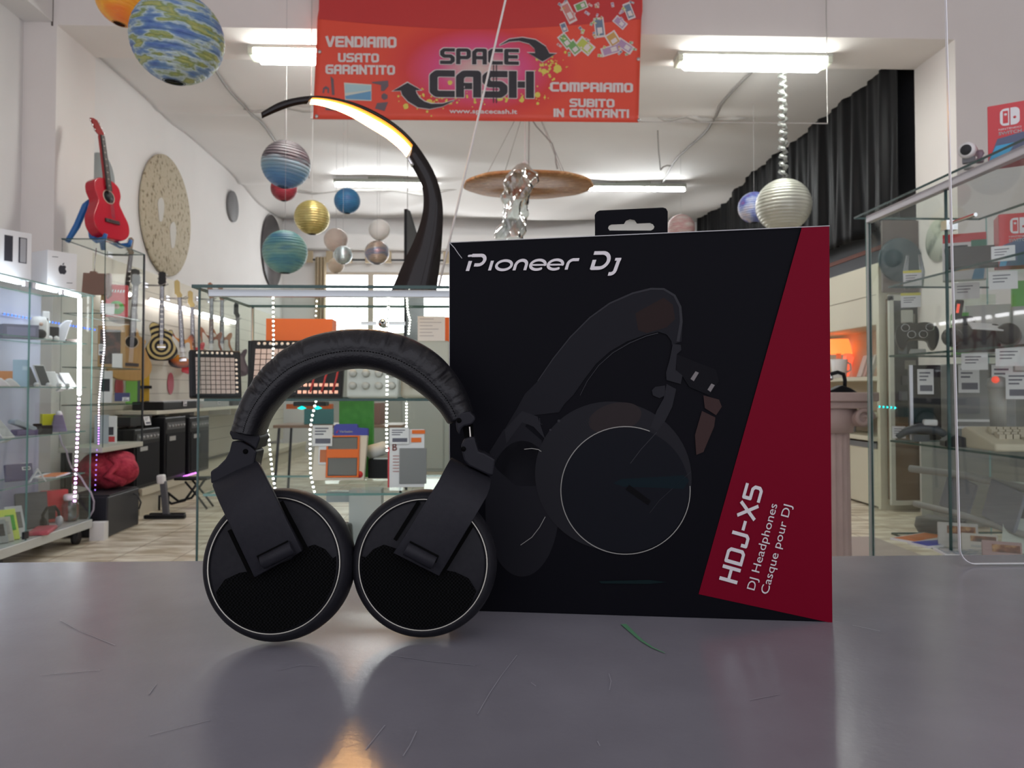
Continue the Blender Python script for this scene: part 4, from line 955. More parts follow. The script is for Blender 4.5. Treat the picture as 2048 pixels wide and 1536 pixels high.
m = MB(); m.tube([(SX0+.004, SY1-.002, .43), (SX0+.004, SY1-.002, SZT-.012)], .004, 8); m.build('corner_rail', ALU, SC, world=True)
lk = P(766, 647, SY1-.03); m = MB().cyl(lk+V((0, -.012, 0)), lk+V((0, .02, 0)), .013, 20); m.bb(lk.x-.066, lk.x-.02, lk.y, lk.y+.006, lk.z-.005, lk.z+.006); m.bb(lk.x+.016, lk.x+.066, lk.y, lk.y+.006, lk.z-.005, lk.z+.006)
lo = m.build('lock', CHROME, SC, world=True); MB().cyl(lk+V((0, -.0125, .002)), lk+V((0, -.013, .002)), .004, 10).build('keyhole', BLACK, lo, world=True)
wht = (1, .98, .88)
def strip_px(label, pl, Y, cols, n, **k): return led_strip(label, [P(a, b, Y) for a, b in pl], cols, n, **k)
strip_px('white light strip hanging down the showcase front, left of the orange carton', [(546, 583), (547, 680), (545, 745), (540, 794)], 1.93, wht, 23, r=.0030)
strip_px('white light strip in the lower showcase, left edge, beside the headband', [(540, 798), (533, 855), (538, 880), (543, 930), (547, 960), (556, 1010)], 1.93, wht, 22, r=.0032)
strip_px('white light strip behind the orange carton', [(634, 598), (631, 640), (628, 690), (634, 790)], 2.29, wht, 20, r=.0026)
strip_px('white light strip beside the blue and white drive package', [(633, 798), (625, 830), (620, 860), (621, 950), (630, 988)], 2.0, wht, 20, r=.0032)
strip_px('white light strip in front of the silver lock, through both shelves', [(779, 585), (775, 640), (774, 793)], 1.94, wht, 24, r=.0034)
strip_px('white light strip in the lower showcase between the two drive packages', [(774, 797), (773, 850), (774, 905)], 1.94, wht, 13, r=.0032)
strip_px('short white light strip behind the paper tag in the showcase', [(813, 594), (816, 625), (820, 640), (817, 670)], 2.28, wht, 14, r=.0030)
strip_px('short white light strip above the white and grey drive package', [(813, 791), (813, 856)], 2.28, wht, 10, r=.0032)
for px in (546, 779): 
    p = P(px, 587, 1.925); MB().ball(p, .006, 10).build('spot_light', emis('led_spot', (1, .97, .9), 18, False), SC, world=True)
# pad controllers
def pad_controller(label, loc, rot, w=.20, pad=(.62, .50, .47)):
    t = thing('pad_controller', label, 'controller', loc, rot, 'pad controllers on the top shelf')
    MB().box((0, 0, w/2), (w, .02, w)).build('body', BLACK, t, bevel=.005)
    m = MB(); q = w*.86/9
    for i in range(8):
        for j in range(8): m.box((-w*.43+q*(i+.5)+.004, -.012, w*.07+q*(j+.5)), (q*.84, .006, q*.84))
    m.build('pads', M('pad_%02d' % int(pad[0]*99), pad, .5, emit=pad, es=.12), t)
    m = MB()
    for i in range(8): m.ball((-w*.43+q*(i+.5)+.004, -.011, w*.93), q*.30, 8, (1, .4, 1)); 
    for j in range(8): m.ball((w*.43-q*.3, -.011, w*.07+q*(j+.5)), q*.30, 8, (1, .4, 1))
    m.build('round_buttons', M('pad_round', (.75, .66, .60), .5, emit=(.8, .66, .55), es=.25), t); return t
pB = P(556, 790, 2.14); pad_controller('black pad controller with pale pink pads right of the slim chrome rail', (pB.x, 2.14, SZ1), (-.28, 0, .08), .165)
pA = P(432, 790, 1.99); pad_controller('tan pad controller added as a reflection at the left end of the showcase', (pA.x, 1.99, SZ1), (-.2, 0, .5), .125, (.40, .33, .31))  # extra controller added in place of the first one's reflection in the side pane
# orange carton on a dark box
pO = P(598, 672, 2.22)
carton('black_case', 'black flat case under the orange carton in the showcase', 'case', (P(562, 680, 2.24).x+.02, 2.245, SZ1), (.20, .10, .16), 0, [BLACK])
carton('orange_carton', 'plain orange carton on top of the black case in the showcase', 'carton', (pO.x+.005, 2.235, SZ1+.161), (.185, .075, .062), .03, [ORANGE, PAPER], [(.02, -1.1, .12, 0, 0)])
# mixers
def mixer(label, loc, rot, w, h, body, knob, n=4, rows=2, extra=None):
    t = thing('mixer', label, 'mixer', loc, rot, 'small mixers on the top shelf')
    MB().box((0, 0, h/2), (w, .03, h)).build('body', body, t, bevel=.008, seg=3)
    for i in range(n):
        for j in range(rows):
            x = -w/2+w*(i+.5)/n; z = h*.22+j*w/n*.95
            MB().lathe([(w*.075, 0), (w*.07, .012), (w*.05, .016)], (x, -.015, z), (0, -1, 0), 20).build('knob', knob, t, bevel=0)
    if extra: extra(t)
    return t
def scr(t): MB().box((0, -.016, .115), (.09, .003, .022)).build('display', M('lcd_grey', (.45, .52, .52), .3), t); MB().box((0, -.016, .087), (.1, .003, .02)).build('yellow_button', M('button_yellow', (.60, .58, .08), .5), t)
pm = P(746, 790, 2.03); mixer('pale grey mixer with two rows of knobs and a small display', (pm.x, 2.03, SZ1), (-.1, 0, 0), .135, .14, M('mixer_pale', (.62, .63, .58), .5), M('knob_pale', (.50, .50, .46), .5), 4, 2, scr)
pm = P(850, 790, 2.08); mixer('beige mixer with a few large knobs beside the pale grey mixer', (pm.x, 2.09, SZ1), (-.1, 0, 0), .13, .155, M('mixer_beige', (.58, .55, .45), .5), M('knob_beige', (.52, .49, .42), .5), 2, 2)
pm = P(638, 790, 2.10)
t = thing('drum_machine', 'black device with red cables and glowing buttons between the pads and the pale mixer', 'device', (pm.x, 2.10, SZ1), (-.3, 0, 0))
MB().box((0, 0, .06), (.125, .025, .12)).build('body', BLACK, t, bevel=.004)
m = MB(); [m.box((-.05+.014*i, -.014, .012+.02*j), (.009, .004, .008)) for i in range(8) for j in range(2)]; m.build('buttons', M('button_glow', (.8, .45, .35), .5, emit=(1, .5, .35), es=.6), t)
m = MB(); rng = random.Random(4)
for k in range(3): m.tube([(-.02+.03*k, -.02, .01), (-.01+.03*k, -.03, .05), (.01+.022*k, -.025, .09), (.0+.03*k, -.01, .118)], .003, 6)
m.build('red_cable', M('cable_red', (.55, .03, .03), .5), t)
# orange folder and paper tag on the right
pm = P(878, 790, 2.22); carton('orange_folder', 'tall orange folder at the back of the showcase beside the black box', 'folder', (pm.x+.03, 2.27, SZ1), (.11, .02, .235), 0, [ORANGE])
pm = P(850, 684, 2.0)
t = thing('paper_note', 'white handwritten paper note taped inside the showcase near the orange folder', 'note', (pm.x, 2.235, P(850, 684, 2.235).z))
h_ = .075; m = MB().box((0, 0, h_/2), (.079, .0012, h_)); m.cur = 1; rng = random.Random(8)
for k in range(6):
    x1 = rng.uniform(.0, .03); z = h_*(.88-.13*k); m.poly([(-.034, -.001, z), (x1, -.001, z), (x1, -.001, z+.0015), (-.034, -.001, z+.0015)])
m.build('paper', [PAPER, M('pen_grey', (.35, .35, .38), .8)], t)
m = MB().box((.012, 0, -.009), (.045, .0016, .018)); m.cur = 1
for k in range(7): m.box((-.008+.006*k, -.0012, -.009), (.003, .001, .012))
m.build('code_label', [TXT, PAPER], t)
# lower shelf goods
pm = P(705, 900, 2.2)
carton('green_case', 'green upright case in the showcase behind the blue and white drive package', 'case', (pm.x, 2.27, SZ2), (.097, .03, .222), 0, [noisy('green_felt', [(.05, .30, .05), (.08, .38, .07)], nscale=60, rough=.8)])
def drive_pack():
    Y = 2.18; w, h = .150, .128; x = P(680, 900, Y).x
    t = thing('drive_package', 'blue and white boxed portable drive with an orange band in the lower showcase', 'package', (x, Y, SZ2), (-.12, 0, .02))
    m = MB(); m.prism([(-.076, -.012, 0), (.068, -.012, 0), (.076, -.012, .128), (-.068, -.012, .128)], (0, .024, 0)); m.build('carton', M('pack_cream', (.78, .70, .58), .5), t, bevel=.001)
    m = MB(); m.prism([(-.018, -.013, .125), (.077, -.013, .125), (.077, -.013, .145), (.048, -.013, .147), (.046, -.013, .157), (-.012, -.013, .157), (-.018, -.013, .150)], (0, .024, 0)); m.cur = 1
    put_text(m, 'Verbatim', lambda a, b: (-.002+a, -.0142, .133+b), .036, .0055, bold=.0003); m.cur = 2
    m.poly([(-.012, -.0142, .133), (-.004, -.0142, .141), (-.009, -.0142, .131)])
    m.build('header', [BLUE, PAPER, RED], t)
    m = MB(); m.box((.009, -.0145, .066), (.082, .006, .108)); m.build('drive', [M('drive_grey', (.16, .16, .15), .5)], t, bevel=.004)
    m = MB()
    for s in (-1, 1): m.box((.009+s*.043, -.015, .066), (.005, .008, .112))
    m.box((.009, -.015, .010), (.091, .008, .004)); m.box((.009, -.015, .122), (.091, .008, .004)); m.box((.009, -.0165, .074), (.088, .008, .024)); m.build('orange_band', ORANGE, t, bevel=.001)
    m = MB(); m.lathe([(.0095, 0), (.0095, .001)], (.056, -.0122, .016), (0, -1, 0), 20); m.build('red_sticker', RED, t)
    m = MB().box((-.045, -.016, .070), (.026, .001, .052)); m.cur = 1; m.poly([(-.054, -.017, .05), (-.036, -.017, .05), (-.036, -.017, .085), (-.054, -.017, .085)]); m.build('label', [PAPER, M('label_rust', (.55, .16, .05), .6)], t)
    price_card(t, -.048, -.02, .095, .055, .058, (.0, 0, 0))
drive_pack()
Y = 2.03; x = P(814, 960, Y).x
t = thing('drive_package', 'white boxed drive with a grey window and red spine in the lower showcase', 'package', (x, Y, SZ2), (-.06, 0, .05))
m = MB().box((0, 0, .075), (.09, .03, .15)); m.cur = 1
put_text(m, 'B', lambda a, b: (-.037+a, -.0162, .095+b), .011, .018, bold=.0006)
for k in range(6): m.poly([(-.036, -.0162, .08-.008*k), (-.020, -.0162, .08-.008*k), (-.020, -.0162, .082-.008*k), (-.036, -.0162, .082-.008*k)])
m.build('carton', [PAPER, M('print_rose', (.45, .18, .16), .6)], t, bevel=.001)
MB().box((.016, -.0165, .055), (.070, .005, .092)).build('grey_window', M('drive_grey2', (.22, .22, .22), .45), t, bevel=.001)
MB().box((-.047, -.001, .052), (.004, .028, .104)).build('red_spine', RED, t)
MB().box((.024, -.0165, .122), (.026, .002, .012)).box((.030, -.0165, .143), (.034, .003, .010)).build('orange_label', ORANGE, t)
price_card(t, -.02, -.02, .112, .05, .042, (0, 0, 0))
x = P(757, 900, 2.24).x
item('paper_roll', 'white paper roll lying behind the drive packages', 'roll', (x, 2.25, SZ2+.075), 0, MB().cyl((-.022, -.02, 0), (.012, .02, .008), .02, 24), WHITE)
carton('black_pouch', 'small black pouch under the white paper roll', 'pouch', (x, 2.25, SZ2), (.055, .05, .054), 0, [BLACK], bev=.004)
# glowing cyan gadget
x = P(606, 808, 2.1).x
t = thing('light_gadget', 'small dark gadget with two glowing cyan lights under the upper shelf', 'gadget', (x, 2.2, P(606, 816, 2.2).z))
MB().box((0, 0, .012), (.09, .05, .012)).build('body', DARK, t, bevel=.002)
m = MB(); [m.lathe([(.002, .0), (.013, .004), (.002, .010)], (s*.022, -.02, -.004), (0, 0, 1), 12) for s in (-1, 1)]; m.build('cyan_lens', emis('cyan_glow', (.0, .85, .75), 1.3, False), t)
MB().cyl((0, 0, .018), (0, 0, SZ1-.006-t.location.z), .002, 6).build('hanger', ALU, t)
carton('orange_tray', 'flat orange box hanging rail under the upper showcase shelf', 'box', (P(617, 802, 2.25).x, 2.27, SZ1-.034), (.13, .03, .014), 0, [ORANGE])
# below the lower shelf
x = P(683, 1040, 2.15).x
item('clear_cup', 'upturned clear plastic cup in the bottom of the showcase', 'cup', (x, 2.15, .60), 0, MB().lathe([(.034, 0), (.036, .03), (.030, .125), (.026, .13)], n=28, cap=True), glass_mat('cup_plastic', (.80, .84, .86), 1, .12))
carton('white_carton', 'pale carton standing in the bottom of the showcase between the cup and the dark box', 'carton', (P(730, 1000, 2.2).x, 2.23, .60), (.09, .06, .215), 0, [M('carton_pale', (.60, .62, .60), .5)])
carton('grey_tray', 'grey slotted tray hanging under the lower shelf beside the cup', 'tray', (P(680, 1000, 2.25).x, 2.26, .775), (.075, .04, .03), 0, [M('tray_grey', (.40, .44, .46), .4)])
carton('dark_carton', 'dark carton at the bottom right of the showcase behind the right ear cup', 'carton', (P(835, 1050, 2.1).x, 2.12, .60), (.18, .12, .15), 0, [M('carton_dark', (.05, .05, .055), .5)])
pane('shelf', SC, SX0+.012, SX1-.01, SY0+.012, SY1-.02, .594, .60, EDGEL)
# ================================================================== LEFT: PHONE CABINET
LX, LXB, LY0, LY1, LZT, LZ0 = -2.85, -3.22, 3.80, 5.69, 1.782, .16
LS = [1.43, 1.115, .80, .50]
LC = thing('phone_cabinet', 'long wheeled glass cabinet at the left full of phones and lit by light strips', 'cabinet', ((LX+LXB)/2, (LY0+LY1)/2, 0))
pane('top_pane', LC, LXB, LX+.01, LY0, LY1+.01, LZT-.008, LZT, EDGEL)
for a, b in ((LY0, 4.91), (4.92, LY1)): pane('door_pane', LC, LX-.006, LX, a, b, LZ0, LZT-.01, EDGEL)
pane('side_pane', LC, LXB, LX-.008, LY1-.006, LY1, LZ0, LZT-.01, EDGEL)
MB().bb(LXB-.01, LXB, LY0, LY1, LZ0, LZT-.01).build('back_panel', M('cabinet_back', (.50, .52, .66), .3), LC, world=True)
for z in LS: pane('shelf', LC, LXB+.01, LX-.03, LY0, LY1-.02, z-.006, z, EDGEL)
MB().bb(LXB-.01, LX+.012, LY0, LY1+.012, .10, .16).build('base_frame', M('base_alu', (.60, .62, .60), .4, .3), LC, world=True, bevel=.004)
m = MB()
for y in (LY0+.2, 4.7, LY1-.09):
    for x in (LX-.05, LXB+.05):
        MB().cyl((x-.014, y, .05), (x+.014, y, .05), .05, 20).bb(x-.02, x+.02, y-.02, y+.02, .06, .10).build('caster', DARK, LC, world=True)
lw = emis('cabinet_bar', (.80, .88, 1), 24)
for a, b in ((3.9, 4.84), (4.96, 5.24), (5.32, 5.54)): MB().bb(LX-.03, LX-.012, a, b, LZT-.035, LZT-.016).build('light_bar', lw, LC, world=True)
for y in (4.87, 4.95, 5.28): MB().bb(LX-.012, LX+.004, y-.02, y+.02, LZT-.045, LZT-.01).build('hinge', ALU, LC, world=True)
for y in (4.915, ): MB().bb(LX-.012, LX+.004, y-.025, y+.02, .17, .215).build('hinge', DARK, LC, world=True)
def LYof(px, X): d = ray(px, 778); return X*d.y/d.x
def onL(px, s, X=-3.0): return (X, LYof(px, X), s)
pk = (1, .45, .85); vi = (.45, .25, 1); bl_ = (.02, .14, 1); cy = (.1, .75, .8); ww = (.95, .96, 1)
y5 = LYof(157, LX-.03)
led_strip('thick white light strip standing in the corner of the phone cabinet', [(LX-.03, y5, LZT-.04), (LX-.03, y5+.01, 1.06)], ww, 46, r=.015, s=18, lit=True)
led_strip('pink and white dotted light strip in the phone cabinet corner under the thick white one', [(LX-.03, y5+.01, 1.045), (LX-.03, y5-.03, .30)], [(1, .8, .95), (1, .45, .9), (1, .85, 1), (.9, .4, 1)]*5, 24, r=.011, s=7)
led_strip('row of blue light dots across the phone cabinet at its top shelf', [onL(2, 1.60, -3.19), onL(190, 1.585, -3.19)], [bl_]*4+[(.3, .6, 1)]+[bl_]*6, 30, r=.007, s=4)
led_strip('violet and cyan dotted light strip nearest the frame edge in the phone cabinet', [(LX-.03, 4.645, 1.62), (LX-.03, 4.65, .24)], [ww]*3+[pk]*3+[bl_]+[pk]*4+[cy]*4+[vi]*3+[cy]*3, 50, r=.009, s=2.6)
led_strip('pale pink light strip running down beside the tall cabinet', [P(205, 600, 5.915), P(209, 690, 5.915), P(204, 740, 5.915), P(198, 800, 5.915), P(197, 890, 5.915)], [(1, .92, 1)]*6+[(.9, .6, .8), (.5, .2, .9)], 56, r=.006, s=4)
led_strip('faint purple dots dangling left of the red fur bag', [P(194, 895, 5.915), P(190, 985, 5.915)], vi, 9, r=.006, s=1.2, backing=False)
def flatphone(label, px, s, X=-2.98, lean=-.5, rot=.8, body=PAPER, scr=DARK, w=.075, h=.15, cat='phone', card=None):
    t = thing('phone', label, cat, onL(px, s, X), (lean, 0, rot), 'phones on the cabinet shelves')
    MB().box((0, .0, h/2+.002), (w, .009, h)).build('body', body, t, bevel=.003)
    MB().box((0, -.0052, h/2+.002), (w*.9, .001, h*.92)).build('screen', scr, t)
    MB().box((0, .03, .012), (w*.5, .055, .012), rx(.5)).build('stand', WHITE, t)
    if card: price_card(t, *card)
    return t
R_ = .75
# top shelf of the cabinet
carton('gadget_box', 'dark grey boxed gadget lying at the near end of the phone cabinet top shelf', 'box', onL(36, LS[0], -3.05), (.20, .12, .09), R_, [M('box_slate', (.16, .16, .22), .5), M('slate2', (.24, .24, .34), .5)], [(.1, .2, .9, .8, 1)])
t = thing('baby_camera', 'white round gadget with a black lens on the top shelf of the phone cabinet', 'camera', onL(76, LS[0], -2.97), R_)
MB().lathe([(.045, 0), (.05, .01), (.05, .12), (.04, .15), (.01, .155)], n=28).build('body', WHITE, t); MB().lathe([(.034, 0), (.03, .02), (.015, .026)], (0, -.04, .035), (0, -1, 0), 24).build('lens', BLACK, t)
MB().lathe([(.012, 0), (.012, .003)], (.0, -.049, .1), (0, -1, 0), 12).build('badge', M('badge_tan', (.6, .4, .3), .5), t)
t = thing('white_remote', 'tall white remote standing behind the round white gadget', 'remote', onL(89, LS[0], -2.99), R_); MB().box((0, 0, .10), (.045, .03, .20)).build('body', WHITE, t, bevel=.008); MB().box((0, -.016, .14), (.02, .004, .02)).build('button', BLACK, t)
t = thing('earbuds', 'black box with two white earbuds in front on the phone cabinet top shelf', 'earbuds', onL(104, LS[0], -2.97), R_)
MB().box((0, .03, .05), (.085, .03, .10)).build('box', BLACK, t, bevel=.003)
for s in (-1, 1): MB().ball((s*.02, -.01, .018), .018, 12).build('earbud', WHITE, t)
t = thing('curved_gadget', 'white curved gadget leaning at the far end of the phone cabinet top shelf', 'gadget', onL(127, LS[0], -2.95), R_)
MB().prism([(-.055, -.02, 0), (.0, -.02, 0), (.035, -.02, .13), (.05, -.02, .155), (.01, -.02, .155), (-.03, -.02, .12), (-.055, -.02, .06)], (0, .04, 0)).build('body', M('white_gloss', (.85, .85, .9), .2), t, bevel=.008)
carton('dark_dock', 'low dark dock beside the white curved gadget', 'dock', onL(142, LS[0], -2.95), (.09, .08, .025), R_, [M('dock_brown', (.16, .13, .12), .5)])
# phone shelf
carton('phone_box', 'upright pale blue phone box on the second shelf', 'box', onL(41, LS[1], -2.93), (.085, .045, .17), .55, [M('box_paleblue', (.42, .62, .78), .4), M('box_streak', (.65, .82, .95), .3)], [(.6, .62, .9, .76, 1)])
flatphone('dark phone leaning right next to the pale blue phone box', 67, LS[1], rot=1.25, body=GREY, scr=DARK)
flatphone('tall black phone leaning at the middle of the second cabinet shelf', 92, LS[1], -2.94, rot=1.15, body=WHITE, scr=BLACK, h=.165)
flatphone('white phone leaning behind the tall black one', 110, LS[1], -2.98, rot=1.1, body=WHITE, scr=LGREY, h=.12)
flatphone('slim phone with a violet glint leaning steeply on the second shelf', 127, LS[1], -2.98, lean=-.9, rot=1.1, body=WHITE, scr=PAPER, h=.15)
flatphone('white phone at the far end of the second shelf beside the bright strip', 143, LS[1], -2.95, lean=-.7, rot=1.1, body=WHITE, scr=PAPER, h=.13)
carton('orange_gift_box', 'small orange box beside white gadgets near the frame edge on the second shelf', 'box', onL(9, LS[1], -3.05), (.10, .06, .10), R_, [M('orange_soft', (.75, .30, .10), .5)])
for i, (px, lab) in enumerate(((4, 'white rounded gadget in front of the small orange box'), (24, 'white folded charger beside the pale blue phone box'))):
    t = thing('charger', lab, 'charger', onL(px, LS[1], -2.93), R_, 'white chargers on the second shelf'); MB().prism([(-.04, -.02, 0), (.045, -.02, 0), (.02, -.02, .03), (-.01, -.02, .055), (-.04, -.02, .04)], (0, .05, 0)).build('body', WHITE, t, bevel=.008)
for i, px in enumerate((73, 97, 118, 135)):
    t = thing('plug', ('white round plug knob under %s' % ['the dark leaning phone', 'the tall black phone', 'the white phone behind it', 'the slim glinting phone'][i]), 'plug', onL(px, LS[1], -2.90), R_, 'round plug knobs on the second shelf')
    MB().lathe([(.014, 0), (.016, .02), (.008, .028)], n=16).build('body', WHITE, t)
# third shelf
flatphone('phone with white frame leaning at the near end of the third shelf', 20, LS[2], -2.93, lean=-.9, rot=1.2, body=WHITE, scr=LGREY, h=.17, w=.08)
t = thing('handset', 'grey telephone handset resting on its dock on the third shelf', 'handset', onL(44, LS[2], -3.0), 1.1)
MB().prism([(-.07, -.04, .08), (.06, -.04, .03), (.08, -.04, .035), (.08, -.04, .05), (-.05, -.04, .11), (-.07, -.04, .10)], (0, .07, 0)).build('receiver', M('handset_grey', (.42, .48, .56), .4), t, bevel=.006)
MB().box((0.02, 0, .02), (.14, .08, .04)).build('dock', M('dock_violet', (.16, .12, .26), .5), t, bevel=.01)
t = thing('camera', 'black compact camera in front of the yellow box on the third shelf', 'camera', onL(83, LS[2], -2.94), .7)
MB().box((0, 0, .03), (.13, .04, .06)).box((-.02, 0, .065), (.05, .03, .015)).build('body', BLACK, t, bevel=.005); MB().lathe([(.026, 0), (.024, .02), (.016, .022)], (-.02, -.02, .03), (0, -1, 0), 24).build('lens', DARK, t)
carton('yellow_box', 'bright yellow box standing behind the black camera on the third shelf', 'box', onL(98, LS[2], -3.08), (.09, .05, .125), .8, [M('yellow_card', (.68, .66, .02), .5)], card=None)
t = thing('stand_gadget', 'grey violet gadget on a small stand beside the yellow box', 'gadget', onL(119, LS[2], -3.0), .7)
MB().prism([(-.05, -.02, 0), (.05, -.02, 0), (.02, -.02, .12), (-.03, -.02, .12)], (0, .04, 0)).build('stand', M('gadget_violet', (.20, .18, .28), .5), t, bevel=.004); MB().ball((0, 0, .125), .022, 12).build('head', WHITE, t)
# fourth shelf
t = thing('tagged_box', 'dark box with a white tag leaning on the fourth shelf', 'box', onL(42, LS[3], -3.02), (-.25, 0, .9))
MB().box((0, 0, .06), (.16, .03, .11)).build('body', M('violet_dark', (.14, .12, .22), .5), t, bevel=.004); price_card(t, .04, -.02, .07, .05, .05)
t = thing('magazine', 'open orange and white leaflet on the fourth shelf', 'leaflet', onL(104, LS[3]+.001, -2.99), .2)
MB().box((0, 0, .004), (.16, .30, .008)).build('pages', PAPER, t); MB().box((.02, -.0, .0095), (.10, .26, .003)).build('orange_cover', M('orange_print', (.80, .25, .08), .5), t)
t = thing('tent_card', 'folded white tent card standing on the fourth shelf by the leaflet', 'card', onL(78, LS[3], -2.91), .6)
MB().prism([(-.05, -.03, 0), (-.04, -.03, 0), (0, -.03, .07), (.04, -.03, 0), (.05, -.03, 0), (.003, -.03, .082), (-.003, -.03, .082)], (0, .06, 0)).build('card', PAPER, t)
# bottom of the cabinet
LB = LZ0+.002
for i, (px, c, lab, h) in enumerate(((4, (.30, .32, .32), 'grey boxed phone case leaning nearest the frame edge', .15), (15, (.50, .50, .42), 'olive boxed cable leaning among the blister packs', .16), (27, (.62, .74, .12), 'lime green blister pack leaning at the bottom of the phone cabinet', .20), (41, (.60, .60, .64), 'pale printed blister pack leaning beside the lime green one', .21))):
    t = thing('blister_pack', lab, 'package', onL(px, LB, -2.94), (-.45, 0, .9), 'leaning packs at the bottom of the phone cabinet')
    MB().box((0, 0, h/2), (.10, .02, h)).build('pack', M('pack_%d' % i, c, .45), t, bevel=.003); MB().box((.01, -.011, h*.55), (.05, .004, h*.5)).build('window', [DARK, LGREY, GREEN, GREY][i], t, bevel=.001)
carton('tablet_box', 'dark grey tablet box leaning behind the pale blister pack', 'box', onL(70, LB, -3.05), (.19, .03, .24), (-.25, 0, .8), [M('tablet_grey', (.14, .14, .15), .5)])
carton('red_box', 'red boxed toy behind the black headset at the cabinet bottom', 'box', onL(112, LB, -3.06), (.16, .06, .22), .8, [RED, DARK], [(.1, .1, .5, .5, 1)])
t = thing('headset', 'small black headset sitting in front of the red boxed toy', 'headset', onL(107, LB, -2.94), .9)
MB().tube([(-.05, 0, .04), (-.055, 0, .09), (-.03, 0, .135), (.02, 0, .14), (.045, 0, .10), (.05, 0, .05)], .010, 10).build('band', BLACK, t)
for s in (-1, 1): MB().ball((s*.05, 0, .04), .036, 16, (.6, 1, 1)).build('ear_pad', [BLACK, M('pad_grey', (.5, .5, .55), .5)][s > 0], t)
t = thing('toy_tray', 'pink red open tray lying at the front of the cabinet bottom', 'tray', onL(90, LB, -2.90), .3)
MB().box((0, 0, .012), (.12, .26, .024)).build('tray', M('tray_red', (.50, .09, .12), .5), t, bevel=.006)
t = thing('glass_jar', 'clear jar with a white lid under the dotted light strip', 'jar', onL(145, LB, -2.95), 0)
MB().lathe([(.04, 0), (.055, .02), (.058, .11), (.04, .15)], n=28).build('jar', glass_mat('jar_glass', (.70, .78, .80), 1, .1), t); MB().lathe([(.046, .15), (.048, .155), (.048, .18), (.04, .19)], n=28).build('lid', WHITE, t)
carton('base_corner', 'white end piece of the base at the corner of the phone cabinet', 'block', (LX+.03, LY1+.07, 0), (.10, .08, .13), .1, [WHITE], bev=.01)  # block stands for the white rounded corner end of the base frame
# violet cable
m = MB(); m.tube([P(a, b, 5.3+.04*i) for i, (a, b) in enumerate(((119, 870), (124, 888), (133, 902), (137, 920), (143, 935), (152, 945), (162, 955), (172, 972), (182, 985), (188, 1003), (187, 1020), (178, 1035), (166, 1050)))], .006, 8)
tag(m.build('power_cable', M('cable_lilac', (.50, .45, .55), .5)), 'pale lilac power cable curving down the corner of the phone cabinet', 'cable')
# boxes on top of the cabinet
X = -2.97; t = thing('phone_box', 'white phone box with a picture of a phone on top of the phone cabinet', 'box', onL(8, LZT+.002, X), 1.05)
MB().box((0, 0, .15), (.26, .08, .30)).build('carton', PAPER, t, bevel=.002)
m = MB(); m.box((.075, -.0408, .185), (.05, .001, .16)); m.cur = 1; m.box((.077, -.0418, .185), (.036, .0008, .15)); m.cur = 0; m.box((-.01, -.0408, .185), (.05, .001, .16)); m.build('picture', [TXT, M('pic_grey', (.40, .40, .42), .4)], t)
t = thing('tablet_carton', 'white square carton with a dark fruit mark on top of the phone cabinet', 'box', onL(104, LZT+.002, -2.96), 1.02)
MB().box((0, 0, .125), (.20, .20, .25)).build('carton', PAPER, t, bevel=.002)
ap = [(0, .030), (.008, .034), (.018, .033), (.026, .026), (.021, .018), (.020, .010), (.024, .002), (.029, -.002), (.024, -.016), (.016, -.026), (.008, -.028), (0, -.025), (-.008, -.028), (-.017, -.025), (-.025, -.010), (-.027, .006), (-.024, .020), (-.017, .030), (-.008, .033)]
m = MB(); m.prism([(x*1.0, -.1006, .125+z) for x, z in ap][::-1], (0, -.0004, 0)); m.prism([(x, -.1006, .125+z) for x, z in ((0, .036), (.002, .046), (.012, .053), (.011, .043), (.006, .037))][::-1], (0, -.0004, 0))
m.poly([(-.07, -.1008, .205), (-.03, -.1008, .208), (-.03, -.1008, .212), (-.07, -.1008, .209)]); m.poly([(.03, -.1008, .04), (.07, -.1008, .043), (.07, -.1008, .047), (.03, -.1008, .044)]); m.build('fruit_mark', TXT, t)

# ================================================================== TALL GLASS CABINET WITH RED GUITAR
TX0, TX1, TY0, TY1, TZ = -3.215, -2.885, 5.93, 6.62, 2.245
TC = thing('tall_cabinet', 'tall glass cabinet by the wall with the red guitar on its top', 'cabinet', ((TX0+TX1)/2, (TY0+TY1)/2, 0))
pane('top_pane', TC, TX0, TX1, TY0, TY1, TZ-.008, TZ)
pane('front_pane', TC, TX0+.005, TX1-.005, TY0+.003, TY0+.009, .66, TZ-.01, EDGE, GLASS_STILL); pane('side_pane', TC, TX1-.008, TX1-.002, TY0+.01, TY1-.01, .66, TZ-.01, EDGE, GLASS_STILL)
m = MB()
for x, y in ((TX1, TY1), ): m.bb(x-.014, x, y-.014, y, .66, TZ-.01)
m.build('frame', DARK, TC, world=True)
for z in (1.68, 1.27, .98): pane('shelf', TC, TX0+.01, TX1-.02, TY0+.02, TY1-.02, z-.006, z)
MB().bb(TX0, TX1, TY0, TY1, .62, .66).build('base', M('cabinet_base_pale', (.50, .49, .42), .5), TC, world=True, bevel=.004)
m = MB(); [m.bb(x, x+.03, y, y+.03, 0, .62) for x in (TX0+.01, TX0+.05) for y in (TY0+.02, TY1-.06)]; m.build('leg', BLACK, TC, world=True)
def onT(px, s, X=-3.12): return (X, LYof(px, X), s)
t = thing('leather_folder', 'brown leather folder with a hanger standing in the tall cabinet', 'folder', onT(187, 1.855, -3.12), .25)
MB().prism([(-.09, -.03, 0), (.09, -.03, 0), (.10, -.03, .17), (.02, -.03, .17), (.015, -.03, .185), (-.03, -.03, .185), (-.035, -.03, .17), (-.08, -.03, .17)], (0, .06, 0)).build('cover', M('leather_brown', (.24, .12, .09), .5), t, bevel=.004)
